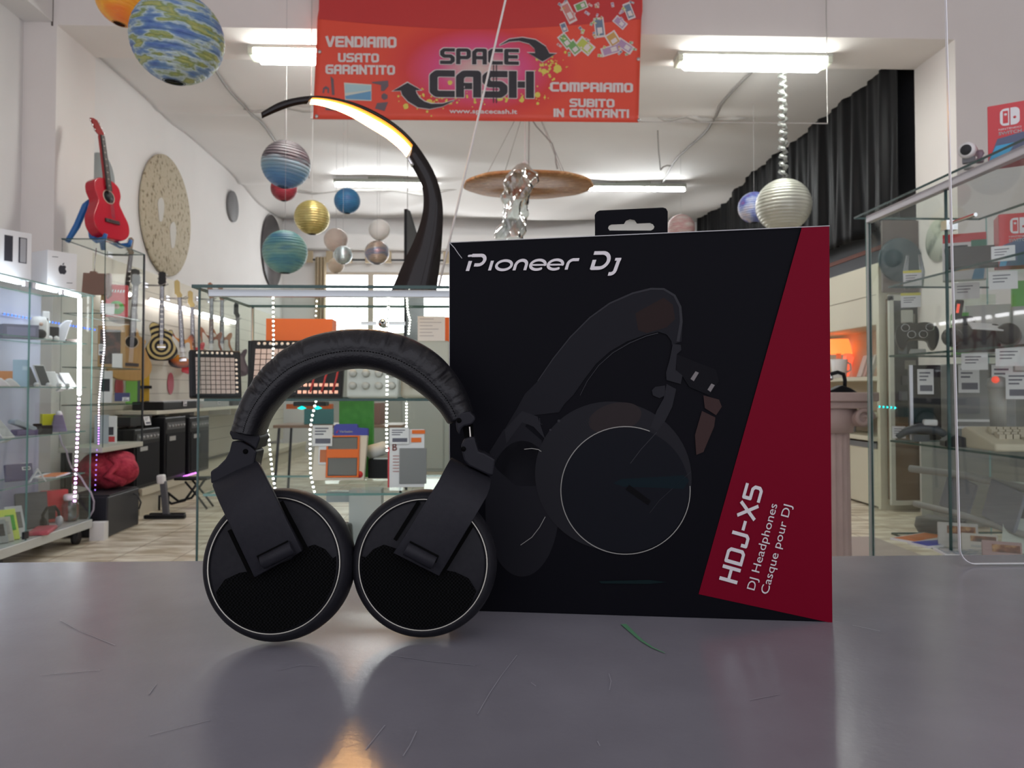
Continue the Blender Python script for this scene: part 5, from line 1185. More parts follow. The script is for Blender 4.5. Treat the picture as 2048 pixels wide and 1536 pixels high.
MB().prism([(.09, -.035, -.03), (.12, -.035, 0), (.115, -.035, .17), (.10, -.035, .17)], (0, .07, 0)).build('side_flap', M('leather_dark', (.18, .08, .06), .5), t)
MB().tube([(-.005, 0, .18), (-.005, 0, .25), (.005, 0, .375)], .004, 6).build('hanger', CHROME, t)
t = thing('gift_box', 'red box with a green round print in the tall cabinet', 'box', (-2.985, 6.34, 1.684), .35)
MB().box((0, 0, .13), (.16, .05, .26)).build('carton', RED, t, bevel=.002); m = MB(); m.lathe([(.055, 0), (.055, .001)], (0.0, -.0252, .075), (0, -1, 0), 28); m.cur = 1; m.lathe([(.022, .001), (.022, .002)], (.0, -.0255, .085), (0, -1, 0), 16); m.cur = 2; [m.prism([(-.06+.02*k, -.0254, .195+.006*(k % 2)), (-.047+.02*k, -.0254, .198), (-.044+.02*k, -.0254, .222), (-.055+.02*k, -.0254, .218)][::-1], (0, -.0003, 0)) for k in range(6)]
m.build('print', [GREEN, M('print_skin', (.55, .40, .30), .6), PAPER], t)
MB().box((-.10, .0, .13), (.03, .05, .27)).build('wood_side', M('wood_tan', (.45, .28, .12), .5), t)
t = thing('picture_frame', 'tan framed dark picture on the middle shelf of the tall cabinet', 'frame', onT(222, 1.275, -3.05), .5)
MB().box((0, 0, .17), (.20, .02, .34)).build('frame', M('wood_tan', (.45, .28, .12), .5), t, bevel=.003); MB().box((-.01, -.011, .17), (.15, .004, .28)).build('picture', noisy('dark_picture', [(.01, .01, .01), (.05, .04, .04), (.18, .08, .06)], nscale=14, rough=.3), t); price_card(t, -.07, -.02, .1, .05, .09, (0, 0, 0))
for i, (px, z, X, w_, h_, c, lab) in enumerate(((234, 1.27, -3.0, .07, .12, WHITE, 'white phone holder standing in the tall cabinet'), (245, 1.0, -3.0, .11, .07, M('navy', (.04, .04, .16), .5), 'small navy box in the tall cabinet'), (212, .99, -3.1, .09, .26, PAPER, 'white boxed tool with black print in the tall cabinet'), (205, .661, -3.1, .10, .23, M('box_grey_blue', (.46, .50, .55), .5), 'pale grey box on the lowest shelf of the tall cabinet'), (222, .661, -3.05, .09, .22, PAPER, 'white box with red and black print on the lowest shelf of the tall cabinet'))):
    rects = [(.15, .35, .85, .75, 1)] if i == 2 else ([(.1, .05, .9, .25, 2), (.2, .3, .8, .6, 1)] if i == 4 else [])
    carton('goods_box', lab, 'box', onT(px, max(z, .66), X), (w_, .05, h_), .3, [c, TXT, RED], rects, card=(.03, -.04, .0) if i == 1 else None)
for z, px, lab in ((1.69, 240, 'white price card beside the red and green box'),):
    o = item('price_card', lab, 'card', (-2.96, 6.13, 1.684), .3, MB().box((0, 0, .045), (.10, .002, .09), rx(-.3)), PAPER)

# guitars
def smooth(pl, n=4):
    o = []; k = len(pl)
    for i in range(k):
        p0, p1, p2, p3 = pl[i-1], pl[i], pl[(i+1) % k], pl[(i+2) % k]
        for j in range(n):
            f = j/n; o.append(tuple(.5*((2*p1[c])+(p2[c]-p0[c])*f+(2*p0[c]-5*p1[c]+4*p2[c]-p3[c])*f*f+(3*p1[c]-p0[c]-3*p2[c]+p3[c])*f**3) for c in (0, 1)))
    return o
LPO = [(-.03, .17), (-.09, .19), (-.125, .15), (-.115, .08), (-.105, .02), (-.13, -.04), (-.165, -.11), (-.155, -.18), (-.09, -.225), (0, -.235), (.09, -.225), (.155, -.18), (.165, -.11), (.13, -.04), (.105, .02), (.118, .07), (.105, .11), (.07, .10), (.04, .115)]
STO = [(-.03, .12), (-.065, .14), (-.09, .20), (-.125, .225), (-.14, .17), (-.115, .06), (-.125, -.03), (-.155, -.11), (-.14, -.18), (-.06, -.215), (.05, -.21), (.13, -.19), (.155, -.11), (.12, -.02), (.105, .05), (.13, .12), (.125, .165), (.09, .155), (.055, .11), (.03, .105)]
ACO = [(0, .235), (-.07, .23), (-.125, .19), (-.135, .12), (-.112, .05), (-.14, -.02), (-.182, -.11), (-.170, -.20), (-.10, -.255), (0, -.265), (.10, -.255), (.170, -.20), (.182, -.11), (.14, -.02), (.112, .05), (.135, .12), (.125, .19), (.07, .23)]
ACC = ACO[:14]+[(.112, .05), (.12, .10), (.10, .125), (.06, .15), (.045, .20)]
def guitar(label, loc, rot, kind, body, sc=1, neck=None, board=None, head=None, guard=None, group='electric guitars hanging on the left wall'):
    t = thing('guitar', label, 'guitar', loc, rot, group)
    out = smooth({'lp': LPO, 'st': STO, 'ac': ACO, 'acc': ACC}[kind]); th = .045 if kind in ('lp', 'st') else .095
    MB().prism([(x*sc, -th/2*sc, z*sc) for x, z in out][::-1], (0, th*sc, 0)).build('body', body, t, bevel=.008*sc, seg=3)
    fy = -th/2*sc; j = (.12 if kind in ('lp', 'st') else .235)
    nk = neck or M('neck_wood', (.30, .17, .07), .4); bd = board or M('fretboard', (.035, .022, .018), .5)
    e = j+(.47 if kind in ('lp', 'st') else .36)
    m = MB(); m.prism([(-.027*sc, fy-.012*sc, (j-.06)*sc), (.027*sc, fy-.012*sc, (j-.06)*sc), (.021*sc, fy-.012*sc, e*sc), (-.021*sc, fy-.012*sc, e*sc)][::-1], (0, .024*sc, 0)); m.build('neck', nk, t, bevel=.002)
    m = MB(); a0 = (j-.10 if kind in ('lp', 'st') else j-.10)
    m.prism([(-.028*sc, fy-.018*sc, a0*sc), (.028*sc, fy-.018*sc, a0*sc), (.021*sc, fy-.018*sc, e*sc), (-.021*sc, fy-.018*sc, e*sc)][::-1], (0, .006*sc, 0)); m.cur = 1
    for k in range(8): m.box((0, fy-.0185*sc, (a0+.04+.055*k)*sc), ((.026 if kind == 'lp' else .010)*sc, .001, (.018 if kind == 'lp' else .008)*sc))
    m.cur = 2
    for k in range(-2, 4): m.cyl((.006*(k-.5)*sc, fy-.021*sc, -.10*sc), (.005*(k-.5)*sc, fy-.021*sc, e*sc), .0009*sc, 4)
    m.build('fretboard', [bd, M('inlay', (.7, .66, .55), .4), CHROME], t)
    hd = [(-.021, e), (-.040, e+.03), (-.034, e+.155), (0, e+.165), (.034, e+.155), (.040, e+.03), (.021, e)] if kind != 'st' else [(-.021, e), (-.032, e+.03), (-.05, e+.05), (-.045, e+.19), (-.015, e+.205), (.012, e+.18), (.010, e+.07), (.032, e+.03), (.021, e)]
    m = MB(); m.prism([(x*sc, fy-.008*sc+.35*(z-e)*sc*(kind[0] == 'a'), z*sc) for x, z in hd][::-1], (0, .014*sc, 0)); h = m.build('headstock', head or nk, t, bevel=.002)
    for k in range(6):
        if kind == 'st': p = (-.052*sc, fy, (e+.05+.022*k)*sc)
        else: p = ((-.045 if k % 2 else .045)*sc, fy+.35*(.04+.04*(k//2))*sc*(kind[0] == 'a'), (e+.04+.045*(k//2))*sc)
        MB().ball(p, .009*sc, 8).build('tuning_peg', CHROME, h)
    if kind == 'st':
        g = smooth([(-.04, .09), (-.10, .16), (-.10, .06), (-.09, -.04), (-.03, -.07), (.03, -.10), (.11, -.15), (.12, -.10), (.085, -.01), (.08, .06), (.05, .07), (0, .04)])
        MB().prism([(x*sc, fy-.0035*sc, z*sc) for x, z in g][::-1], (0, .003*sc, 0)).build('pickguard', guard or M('pickguard_white', (.72, .72, .66), .35), t)
        for z in (.025, -.03, -.085): MB().box((0, fy-.008*sc, z*sc), (.075*sc, .010*sc, .016*sc)).build('pickup', WHITE, t, bevel=.002)
        MB().box((0, fy-.008*sc, -.125*sc), (.075*sc, .012*sc, .03*sc)).build('bridge', CHROME, t)
    elif kind == 'lp':
        for z in (.04, -.035): MB().box((0, fy-.009*sc, z*sc), (.07*sc, .010*sc, .034*sc)).build('pickup', BLACK, t, bevel=.002)
        MB().box((0, fy-.008*sc, -.085*sc), (.085*sc, .012*sc, .012*sc)).build('bridge', CHROME, t)
    else:
        z0 = .085
        MB().lathe([(.05*sc, 0), (.05*sc, .002)], (0, fy-.0006, z0*sc), (0, -1, 0), 32).build('sound_hole', BLACK, t)
        m = MB(); m.tube([(.056*sc*math.cos(a), fy-.001, z0*sc+.056*sc*math.sin(a)) for a in [2*math.pi*k/32 for k in range(32)]], .003*sc, 6, closed=True); m.build('rosette', M('rosette', (.70, .62, .50), .5), t)
        MB().box((0, fy-.006*sc, -.12*sc), (.14*sc, .012*sc, .028*sc)).box((0, fy-.013*sc, -.118*sc), (.07*sc, .006*sc, .006*sc)).build('bridge', M('bridge_dark', (.05, .03, .03), .4), t)
    return t
GX = -3.30
def wallg(px, ymid, X=GX): y = LYof(px, X); p = PX(px, ymid, X); return V((X, y, p.z))
bk = M('guitar_black_gloss', (.010, .009, .009), .32, spec=.3)
g = guitar('black and cream bullseye ringed electric guitar on the left wall', wallg(322, 679), (0, 0, .35), 'lp', bk, .92, head=bk, board=M('fretboard', (.035, .022, .018), .5))
outb_ = smooth(LPO); c0 = (0, -.075)
def orad(th):
    d = V((math.cos(th), math.sin(th))); best = .3
    for p, q in zip(outb_, outb_[1:]+outb_[:1]):
        e = V(q)-V(p); den = d.x*e.y-d.y*e.x
        if abs(den) < 1e-9: continue
        w_ = V(p)-V(c0); t_ = (w_.x*e.y-w_.y*e.x)/den; s_ = (w_.x*d.y-w_.y*d.x)/den
        if t_ > 0 and 0 <= s_ <= 1: best = t_ if best == .3 else min(best, t_)
    return best
m = MB()
for k, r in enumerate((.30, .235, .205, .175, .148, .122, .096, .070, .044)):
    m.cur = k % 2
    m.poly([((c0[0]+min(r, orad(a)*.975)*math.cos(a))*.92, -.0208-.0003*(k+1), (c0[1]+min(r, orad(a)*.975)*math.sin(a))*.92) for a in [2*math.pi*j/72 for j in range(72)]][::-1])
m.build('bullseye_rings', [M('bullseye_cream', (.62, .50, .20), .3), bk], g)
def burst(name, c1, c2, c3):
    m = M(name, c1, .18); nt = m.node_tree; N = nt.nodes; L = nt.links; tc = N.new('ShaderNodeTexCoord'); mp = N.new('ShaderNodeMapping'); mp.inputs['Scale'].default_value = (6.2, 0, 4.6)
    L.new(tc.outputs['Object'], mp.inputs[0]); ln = N.new('ShaderNodeVectorMath'); ln.operation = 'LENGTH'; L.new(mp.outputs[0], ln.inputs[0]); r = N.new('ShaderNodeValToRGB'); L.new(ln.outputs['Value'], r.inputs[0])
    cr = r.color_ramp; cr.elements.new(.5); 
    for e, (p, c) in zip(cr.elements, ((.45, c1), (.78, c2), (.98, c3))): e.position = p; e.color = (*c, 1)
    L.new(r.outputs[0], N['Principled BSDF'].inputs['Base Color']); return m
maple = M('neck_maple', (.48, .36, .14), .35)
guitar('sunburst electric guitar with a white pickguard on the left wall', wallg(364, 698), (0, -.06, .32), 'st', burst('sunburst', (.72, .32, .04), (.45, .10, .02), (.02, .01, .01)), .95, neck=maple, head=maple)
guitar('red electric guitar almost hidden behind the sunburst one', wallg(386, 712, -3.36), (0, -.03, .32), 'st', M('guitar_red', (.60, .02, .03), .15), .95, neck=maple, head=maple)
guitar('brown electric guitar seen through the left end of the showcase', wallg(421, 690), (0, 0, .4), 'st', M('guitar_brown', (.25, .08, .03), .2), .95, neck=M('neck_brown', (.30, .12, .05), .4))
guitar('orange brown electric guitar next to the brown one behind the showcase glass', wallg(442, 690), (0, 0, .4), 'st', M('guitar_amber', (.40, .16, .05), .2), .95, neck=M('neck_brown', (.30, .12, .05), .4))
guitar('dark plum electric guitar hanging furthest along the left wall', wallg(473, 722), (0, 0, .5), 'st', M('guitar_plum', (.07, .02, .04), .2), .98, neck=bk, guard=M('guard_plum', (.12, .05, .07), .3))
guitar('natural acoustic guitar hanging behind the tall cabinet', wallg(259, 703, -3.22), (0, .05, .60), 'acc', noisy('spruce_top', [(.50, .28, .08), (.58, .34, .10)], (12, 1, 1), 3, 3, .3), 1.0, neck=bk, group='acoustic guitars')
guitar('grey brown electric guitar hanging high inside the light panel wall behind the tall cabinet', wallg(246, 610, -3.33), (0, .1, .6), 'st', M('guitar_taupe', (.22, .17, .13), .4), .8, neck=M('neck_taupe', (.25, .18, .13), .5))
# red guitar on blue stand
gs = 1.0; gl = V((-3.05, 6.26, TZ+.285*gs+.02))
g = guitar('red acoustic guitar on a blue stand on top of the tall cabinet', gl, (-.17, 0, 1.25), 'ac', M('guitar_crimson', (.50, .012, .03), .2), gs, neck=M('neck_red', (.36, .03, .03), .3), board=M('board_dark', (.04, .035, .035), .6, spec=.1), head=M('head_red', (.30, .02, .02), .4), group='acoustic guitars')
st = thing('guitar_stand', 'blue plastic stand holding the red acoustic guitar', 'stand', (-3.05, 6.26, TZ), (0, 0, 1.25))
bs = M('stand_blue', (.02, .14, .42), .35)
for s in (-1, 1):
    MB().tube([(s*.05, .10, .42-.06), (s*.07, .13, .32), (s*.12, .16, .15), (s*.18, .19, .015)], [.022, .026, .026, .02], 10).build('rear_leg', bs, st)
    MB().tube([(s*.05, .10, .36), (s*.07, .08, .20), (s*.10, .03, .06), (s*.12, -.04, .022), (s*.13, -.12, .03), (s*.13, -.135, .07)], [.022, .024, .024, .022, .02, .014], 10).build('front_leg', bs, st)
MB().tube([(-.05, .10, .35), (0, .10, .40), (.05, .10, .35)], .022, 10).build('top_arch', bs, st)

# slatwall panel, hooks, lights along the wall
SP = thing('display_panel', 'cream slatted display panel along the left wall carrying the guitars', 'panel', (-3.50, 10, 0))
MB().bb(-3.545, -3.47, 6.85, 13.4, .25, 2.31).build('board', noisy('panel_cream', [(.62, .58, .48), (.66, .62, .53)], nscale=2, rough=.6), SP, world=True)
m = MB(); [m.bb(-3.472, -3.468, 6.85, 13.4, z, z+.008) for z in [.45+.15*k for k in range(12)]]; m.build('slot_lines', M('slot_shadow', (.40, .37, .30), .6), SP, world=True)['kind'] = 'stuff'
lt = emis('wall_tube_lit', (1, .96, 1), 9)
for a, b, lab in ((7.0, 7.5, 'short lit tube along the wall panel, nearest the tall cabinet'), (7.95, 8.45, 'lit tube along the wall panel above the bullseye guitar'), (8.5, 9.3, 'lit tube along the wall panel above the sunburst guitar'), (9.4, 10.6, 'lit tube along the wall panel behind the showcase')):
    t = thing('wall_tube', lab, 'light', (-3.43, (a+b)/2, 2.02), 0, 'tube lights along the wall panel')
    MB().box((0, 0, 0), (.03, b-a, .02)).build('holder', WHITE, t); MB().cyl((.018, -(b-a)/2+.01, -.012), (.018, (b-a)/2-.01, -.012), .022, 10).build('tube', lt, t); MB().box((-.03, 0, 0), (.05, .04, .02)).build('bracket', WHITE, t)
HK = [('orange brown electric guitar', 'amber'), ]
gts = [o for o in bpy.data.objects if o.name.startswith('guitar') and o.parent is None and not o.name.startswith('guitar_stand') and o.location.y > 6.6]
for o in gts:
    k = .60*o.children[0].dimensions.z/(.44 if 'acoustic' not in o['label'] else .50)
    hx, hy, hz = o.location.x, o.location.y, o.location.z+(.585 if 'acoustic' not in o['label'] else .60)*(.80 if 'grey brown' in o['label'] else .95)
    short = o['label'].split(' guitar')[0]
    t = thing('guitar_hook', 'wire hook carrying the %s guitar' % short, 'hook', (-3.47, hy, hz), 0, 'wire hooks on the wall panel')
    L_ = hx+3.47+.03
    for s_ in (-1, 1): MB().tube([(0, s_*.03, 0), (L_*.9, s_*.032, -.004), (L_+.02, s_*.032, .018)], .005, 6).build('prong', M('hook_grey', (.28, .27, .26), .4, .5), t)
    MB().box((.004, 0, 0), (.01, .09, .05)).build('plate', ALU, t)
# round red logos printed low on the panel
for i, (px, py, lab) in enumerate(((238, 775, 'small dark red oval sign on the wall panel left of the yellow board'), (341, 767, 'small dark red oval sign on the wall panel under the bullseye guitar'))):
    p = PX(px, py, -3.465); item('oval_sign', lab, 'sign', p, 0, MB().prism([(.0, .085*math.cos(a), .12*math.sin(a)) for a in [2*math.pi*k/24 for k in range(24)]], (.004, 0, 0)), [M('sign_red', (.42, .05, .08), .5)], 'oval signs on the wall panel')
# long yellow board and green strip leaning under the acoustic guitar
p = PX(285, 860, -3.2); t = thing('skateboard', 'long yellow board leaning against the wall panel under the acoustic guitar', 'board', (-3.42, LYof(285, -3.42), .22), (0, .0, .6))
MB().prism([(-.045, 0, .0), (.045, 0, .0), (.065, 0, .15), (.065, 0, 1.1), (.04, 0, 1.22), (-.04, 0, 1.22), (-.065, 0, 1.1), (-.065, 0, .15)][::-1], (0, .02, 0)).build('deck', M('deck_yellow', (.70, .42, .01), .4), t, bevel=.004); MB().box((0, -.02, .9), (.16, .02, .03)).build('clamp', BLACK, t)
t = thing('panel_strip', 'bright green upright strip beside the yellow board', 'strip', (-3.40, LYof(263, -3.40), .95), .6); MB().box((0, 0, .20), (.10, .02, .40)).build('strip', M('strip_green', (.22, .60, .10), .5), t)
t = thing('dark_post', 'dark upright post between the green strip and the yellow board', 'post', (-3.36, LYof(275, -3.36), .22), .6); MB().box((0, 0, .50), (.045, .03, 1.0)).build('post', M('post_slate', (.06, .09, .10), .4), t)
# keyboards on the wall shelf
t = thing('wall_shelf', 'cream shelf on the left wall carrying keyboards', 'shelf', (-3.3, 9, .88)); MB().bb(-3.47, -3.08, 7.35, 11.4, .86, .895).build('board', CREAM, t, world=True, bevel=.003)
m = MB(); [m.bb(-3.47, -3.2, y, y+.03, .78, .86) for y in (7.5, 8.6, 9.8, 11.1)]; m.build('bracket', WHITE, t, world=True)
def keyboard(label, y, L, body, keys=True):
    t = thing('keyboard', label, 'keyboard', (-3.24, y, .897), 0, 'keyboards on the wall shelf')
    MB().box((0, 0, .04), (.30, L, .08)).build('body', body, t, bevel=.006)
    if keys:
        m = MB(); n = int(L/.03); [m.box((.065, -L/2+.03+(L-.06)*(k+.5)/n, .084), (.13, (L-.06)/n*.86, .01)) for k in range(n)]; m.build('keys', WHITE, t)
    MB().box((-.08, 0, .082), (.08, L*.5, .006)).build('control_panel', GREY, t); price_card(t, .158, L*.1, .03, .09, .06, (0, 0, math.pi/2)); return t
keyboard('black keyboard on the wall shelf, nearest to the camera', 7.95, .85, BLACK)
keyboard('silver keyboard on the wall shelf just beyond the black one', 8.95, .95, M('keys_silver', (.42, .42, .42), .4))
keyboard('dark keyboard on the wall shelf seen through the showcase glass', 10.1, 1.1, DARK)
# amplifiers
def amp(label, y, w, h, x=-3.16, d=.30):
    t = thing('amplifier', label, 'amplifier', (x, y, .232), math.pi/2, 'guitar amplifiers in a row along the left wall')
    MB().box((0, 0, h/2), (w, d, h)).build('cabinet', BLACK, t, bevel=.01)
    MB().box((0, -d/2-.002, h*.40), (w*.88, .008, h*.68)).build('grille', noisy('amp_grille', [(.010, .010, .012), (.020, .020, .022)], nscale=180, rough=.75, spec=.15), t)
    MB().box((0, -d/2-.002, h*.86), (w*.86, .008, h*.11)).build('control_panel', M('amp_panel', (.10, .10, .105), .45, .2), t)
    for k in range(6): MB().lathe([(.012, 0), (.011, .014)], (-w*.35+w*.14*k, -d/2-.006, h*.86), (0, -1, 0), 12).build('knob', LGREY, t)
    MB().box((0, 0, h+.008), (w*.3, .03, .012)).build('handle', DARK, t)
    MB().box((-w*.18, -d/2-.008, h*.66), (w*.28, .003, h*.07)).build('badge', LGREY, t); return t
amp('small black amplifier half hidden by the red fur bag', 7.0, .52, .52)
amp('black amplifier with a white badge in the middle of the row', 7.62, .50, .60)
amp('black amplifier furthest along the row of three', 8.25, .56, .58)
carton('black_case', 'black equipment case lying on the nearest amplifier', 'case', (-3.2, 7.0, .775), (.42, .26, .08), math.pi/2, [BLACK], card=(.1, -.15, .0, .12, .08))
led_strip('violet light dots along the platform edge before the amplifiers', [(-2.985, 7.70, .235), (-2.985, 8.10, .235)], [(.8, .2, 1)], 9, r=.008, s=5)
# red fur bag on a black crate
fur = noisy('fur_red', [(.22, .01, .03), (.42, .03, .06), (.55, .06, .09)], nscale=16, detail=8, rough=.95, bump=1.0, bscale=60)
t = thing('fur_bag', 'crimson furry bag slumped on the black crate', 'bag', (-3.02, 6.28, .315)); m = MB()
def furfn(u, v):
    a = 2*math.pi*u; th_ = math.pi*v; r = 1+.16*math.sin(3*a+4*v)+.10*math.sin(5*a-7*v)+.08*math.sin(9*v+2*a)
    return (.23*math.sin(th_)*math.cos(a)*r, .24*math.sin(th_)*math.sin(a)*r, .145+.150*math.cos(th_)*(1+.04*math.sin(4*a)))
m.grid(furfn, 60, 40); m.build('fur', fur, t)
m = MB(); m.tube([(.06, -.1, .25), (.15, -.13, .19), (.1, -.2, .12), (.18, -.1, .05)], .035, 12); m.build('fold', fur, t)
t = thing('black_crate', 'low black crate on the floor under the red fur bag', 'crate', (-2.98, 6.12, 0), .03)
MB().box((0, 0, .15), (.34, .56, .30)).build('crate', M('crate_black', (.012, .013, .02), .4), t, bevel=.01); MB().box((.02, 0, .305), (.30, .5, .012)).build('lid', DARK, t, bevel=.003)
m = MB(); m.tube([P(250, 990, 6.3), P(262, 985, 6.3), P(275, 990, 6.3), P(282, 1005, 6.3), P(278, 1018, 6.3)], .006, 8); tag(m.build('cable', DARK), 'short dark cable looping beside the black crate', 'cable')
# exercise bike like stand
p = PZ(330, 1033, 0.02); t = thing('foot_stand', 'small T shaped black stand with a pale foam top on the floor', 'stand', (p.x, p.y, 0))
MB().box((0, 0, .02), (.34, .05, .03)).build('base_bar', BLACK, t, bevel=.006); MB().box((-.02, .10, .02), (.30, .04, .03)).box((0, .05, .02), (.04, .12, .03)).build('rear_bar', BLACK, t, bevel=.006)
MB().box((-.02, .04, .17), (.05, .04, .29), ry(-.10)).build('post', M('post_grey', (.10, .10, .11), .4), t, bevel=.006); MB().box((-.05, .04, .33), (.065, .06, .08), ry(-.1)).build('foam_top', WHITE, t, bevel=.015)
p = P(372, 1010, 7.2); t = thing('folding_stool', 'black folding stool with thin crossed legs before the amplifiers', 'stool', (p.x+.0, 7.2, 0))
MB().box((.06, 0, .28), (.30, .14, .025)).build('seat', BLACK, t, bevel=.01)
for s in (-1, 1):
    MB().tube([(-.20, s*.08, .14), (-.10, s*.08, .06), (.02, s*.08, .09), (.14, s*.08, .26)], .012, 8).build('leg', BLACK, t); MB().tube([(.22, s*.08, .01), (.14, s*.08, .12), (.02, s*.08, .26)], .010, 8).build('leg', BLACK, t)
m = MB(); m.tube([(-.20, -.1, .14), (-.20, -.1, .005)], .01, 6); m.tube([(-.20, .1, .14), (-.20, .1, .005)], .01, 6); m.build('foot', BLACK, t)
# ================================================================== RIGHT: GLASS CABINET WITH GAME GEAR
RXF, RXB, RY0, RY1, RZT = 1.45, 1.92, 1.15, 2.875, 1.765
RS = [1.475, 1.223, .916]; RZ0 = .583
RC = thing('game_cabinet', 'glass shop cabinet at the right with shelves of game consoles and gear', 'cabinet', ((RXF+RXB)/2, (RY0+RY1)/2, 0))
pane('top_pane', RC, RXF-.025, RXB, RY0, RY1+.04, RZT-.008, RZT)
for a, b in ((RY0, 2.363), (2.371, 2.85)): pane('door_pane', RC, RXF, RXF+.006, a, b, .30, RZT-.035)
pane('end_pane', RC, RXF, RXB, RY1-.006, RY1, .30, RZT-.01, EDGEL)
pane('back_pane', RC, RXB-.008, RXB-.002, RY0, RY1-.01, .30, RZT-.01, EDGEL)
MB().bb(RXF-.008, RXF+.016, RY0, RY1-.02, RZT-.036, RZT-.010).build('top_profile', ALU, RC, world=True, bevel=.002)
m = MB(); m.bb(RXF+.0, RXF+.012, RY1-.018, RY1-.007, .30, RZT-.02); m.build('corner_profile', M('profile_grey_green', (.42, .46, .45), .4), RC, world=True)
for z in RS: pane('shelf', RC, RXF+.016, RXB-.02, RY0+.01, RY1-.13, z-.007, z)
pane('shelf', RC, RXF+.016, RXB-.02, RY0+.01, RY1-.13, RZ0-.007, RZ0)
MB().bb(RXF, RXB, RY0, RY1, .06, .30).build('base', M('cabinet_base_grey', (.40, .40, .40), .5), RC, world=True)
MB().bb(RXF+.03, RXB-.03, RY0+.03, RY1-.03, 0, .06).build('toe_kick', DARK, RC, world=True)
m = MB(); m.bb(RXF-.006, RXF+.03, 2.35, 2.38, 1.60, 1.63); m.cyl((RXF-.004, 2.33, 1.615), (RXF-.004, 2.21, 1.615), .006, 8); h = m.build('door_lock', CHROME, RC, world=True)
def RYof(px, X): d = ray(px, 778); return X*d.y/d.x
def onR(px, s, X=1.60): return (X, RYof(px, X), s)
A_ = -.50   # goods turned a little towards the shop
def handheld_box(label, loc, rot, w, h, group='red handheld console boxes', rot3=None):
    t = thing('console_box', label, 'box', loc, rot3 or (0, 0, rot), group)
    MB().box((0, 0, h/2), (w, .09, h)).build('carton', RED, t, bevel=.002)
    y = -.0454; m = MB()
    m.cur = 0; m.poly([(-w/2, y, 0), (w/2, y, 0), (w/2, y, h*.78), (-w/2+w*.06, y, h*.40)]); m.cur = 1; m.poly([(-w/2, y-.0003, 0), (-w/2+w*.10, y-.0003, 0), (-w/2+w*.17, y-.0003, h*.30), (-w/2+w*.05, y-.0003, h*.28)])
    m.cur = 0; m.poly([(w*.1, y-.0003, h*.1), (w*.4, y-.0003, h*.1), (w*.4, y-.0003, h*.55), (w*.1, y-.0003, h*.55)])
    # rounded two-part controller mark with the words under it
    m.cur = 2; s_ = h*.30; cx, cz = -w/2+h*.33, h*.76
    def half(sgn, r, fill, off):
        pts = []; hw, hh, rad = r*.48, r*.5, r*.26
        x0 = .03*r*sgn
        pts = [(x0, hh), (sgn*(hw-rad), hh)]+[(sgn*(hw-rad+rad*math.sin(a)), hh-rad+rad*math.cos(a)) for a in [math.pi/2*k/6 for k in range(7)]]+[(sgn*(hw-rad+rad*math.cos(a)), -hh+rad-rad*math.sin(a)) for a in [math.pi/2*k/6 for k in range(7)]]+[(x0, -hh)]
        m.poly([(cx+x, y-off, cz+z) for x, z in pts])
    half(-1, s_, 1, .0006); half(1, s_, 1, .0006)
    m.cur = 3; hw = s_*.34
    m.poly([(cx-hw, y-.0008, cz-s_*.36), (cx-.035*s_*2.4, y-.0008, cz-s_*.36), (cx-.035*s_*2.4, y-.0008, cz+s_*.36), (cx-hw, y-.0008, cz+s_*.36)])
    m.lathe([(s_*.075, 0), (s_*.075, .0002)], (cx+s_*.24, y-.0008, cz-s_*.08), (0, -1, 0), 14)
    m.cur = 2; m.lathe([(s_*.075, 0), (s_*.075, .0002)], (cx-s_*.21, y-.0009, cz+s_*.15), (0, -1, 0), 14)
    put_text(m, 'SWITCH', lambda a, b: (cx-s_*.55+a, y-.0007, h*.46+b), s_*1.1, s_*.17, bold=.0004); put_text(m, 'NINTENDO', lambda a, b: (cx-s_*.55+a, y-.0007, h*.54+b), s_*1.1, s_*.10)
    m.build('print', [M('console_navy', (.07, .09, .18), .4), M('console_cyan', (.02, .35, .62), .4), PAPER, RED], t); return t
p = onR(1984, RZT, 1.62)
handheld_box('large red handheld console box on top of the game cabinet', (1.668, 2.12, RZT), -.62, .40, .168)
t = thing('security_camera', 'small white dome camera on a little arm on top of the game cabinet', 'camera', onR(1945, RZT, 1.462), -.6)
MB().lathe([(.014, 0), (.014, .004), (.005, .006), (.005, .02)], n=16).build('foot', LGREY, t); MB().box((0, 0, .028), (.035, .02, .02)).build('joint', GREY, t, bevel=.003)
MB().lathe([(.002, -.025), (.020, -.02), (.024, .0), (.024, .02), (.018, .025)], (0, 0, .055), (-.3, -1, -.05), 24).build('housing', WHITE, t); MB().lathe([(.016, 0), (.014, .004), (.004, .006)], (-.007, -.024, .054), (-.3, -1, -.05), 20).build('lens', BLACK, t)
t = thing('small_figure', 'tiny dark purple knob between the dome camera and the red console box', 'knob', onR(1967, RZT, 1.452), 0); MB().lathe([(.010, 0), (.012, .01), (.006, .016), (.012, .026), (.008, .036)], n=16).build('body', M('knob_plum', (.16, .09, .12), .4), t)
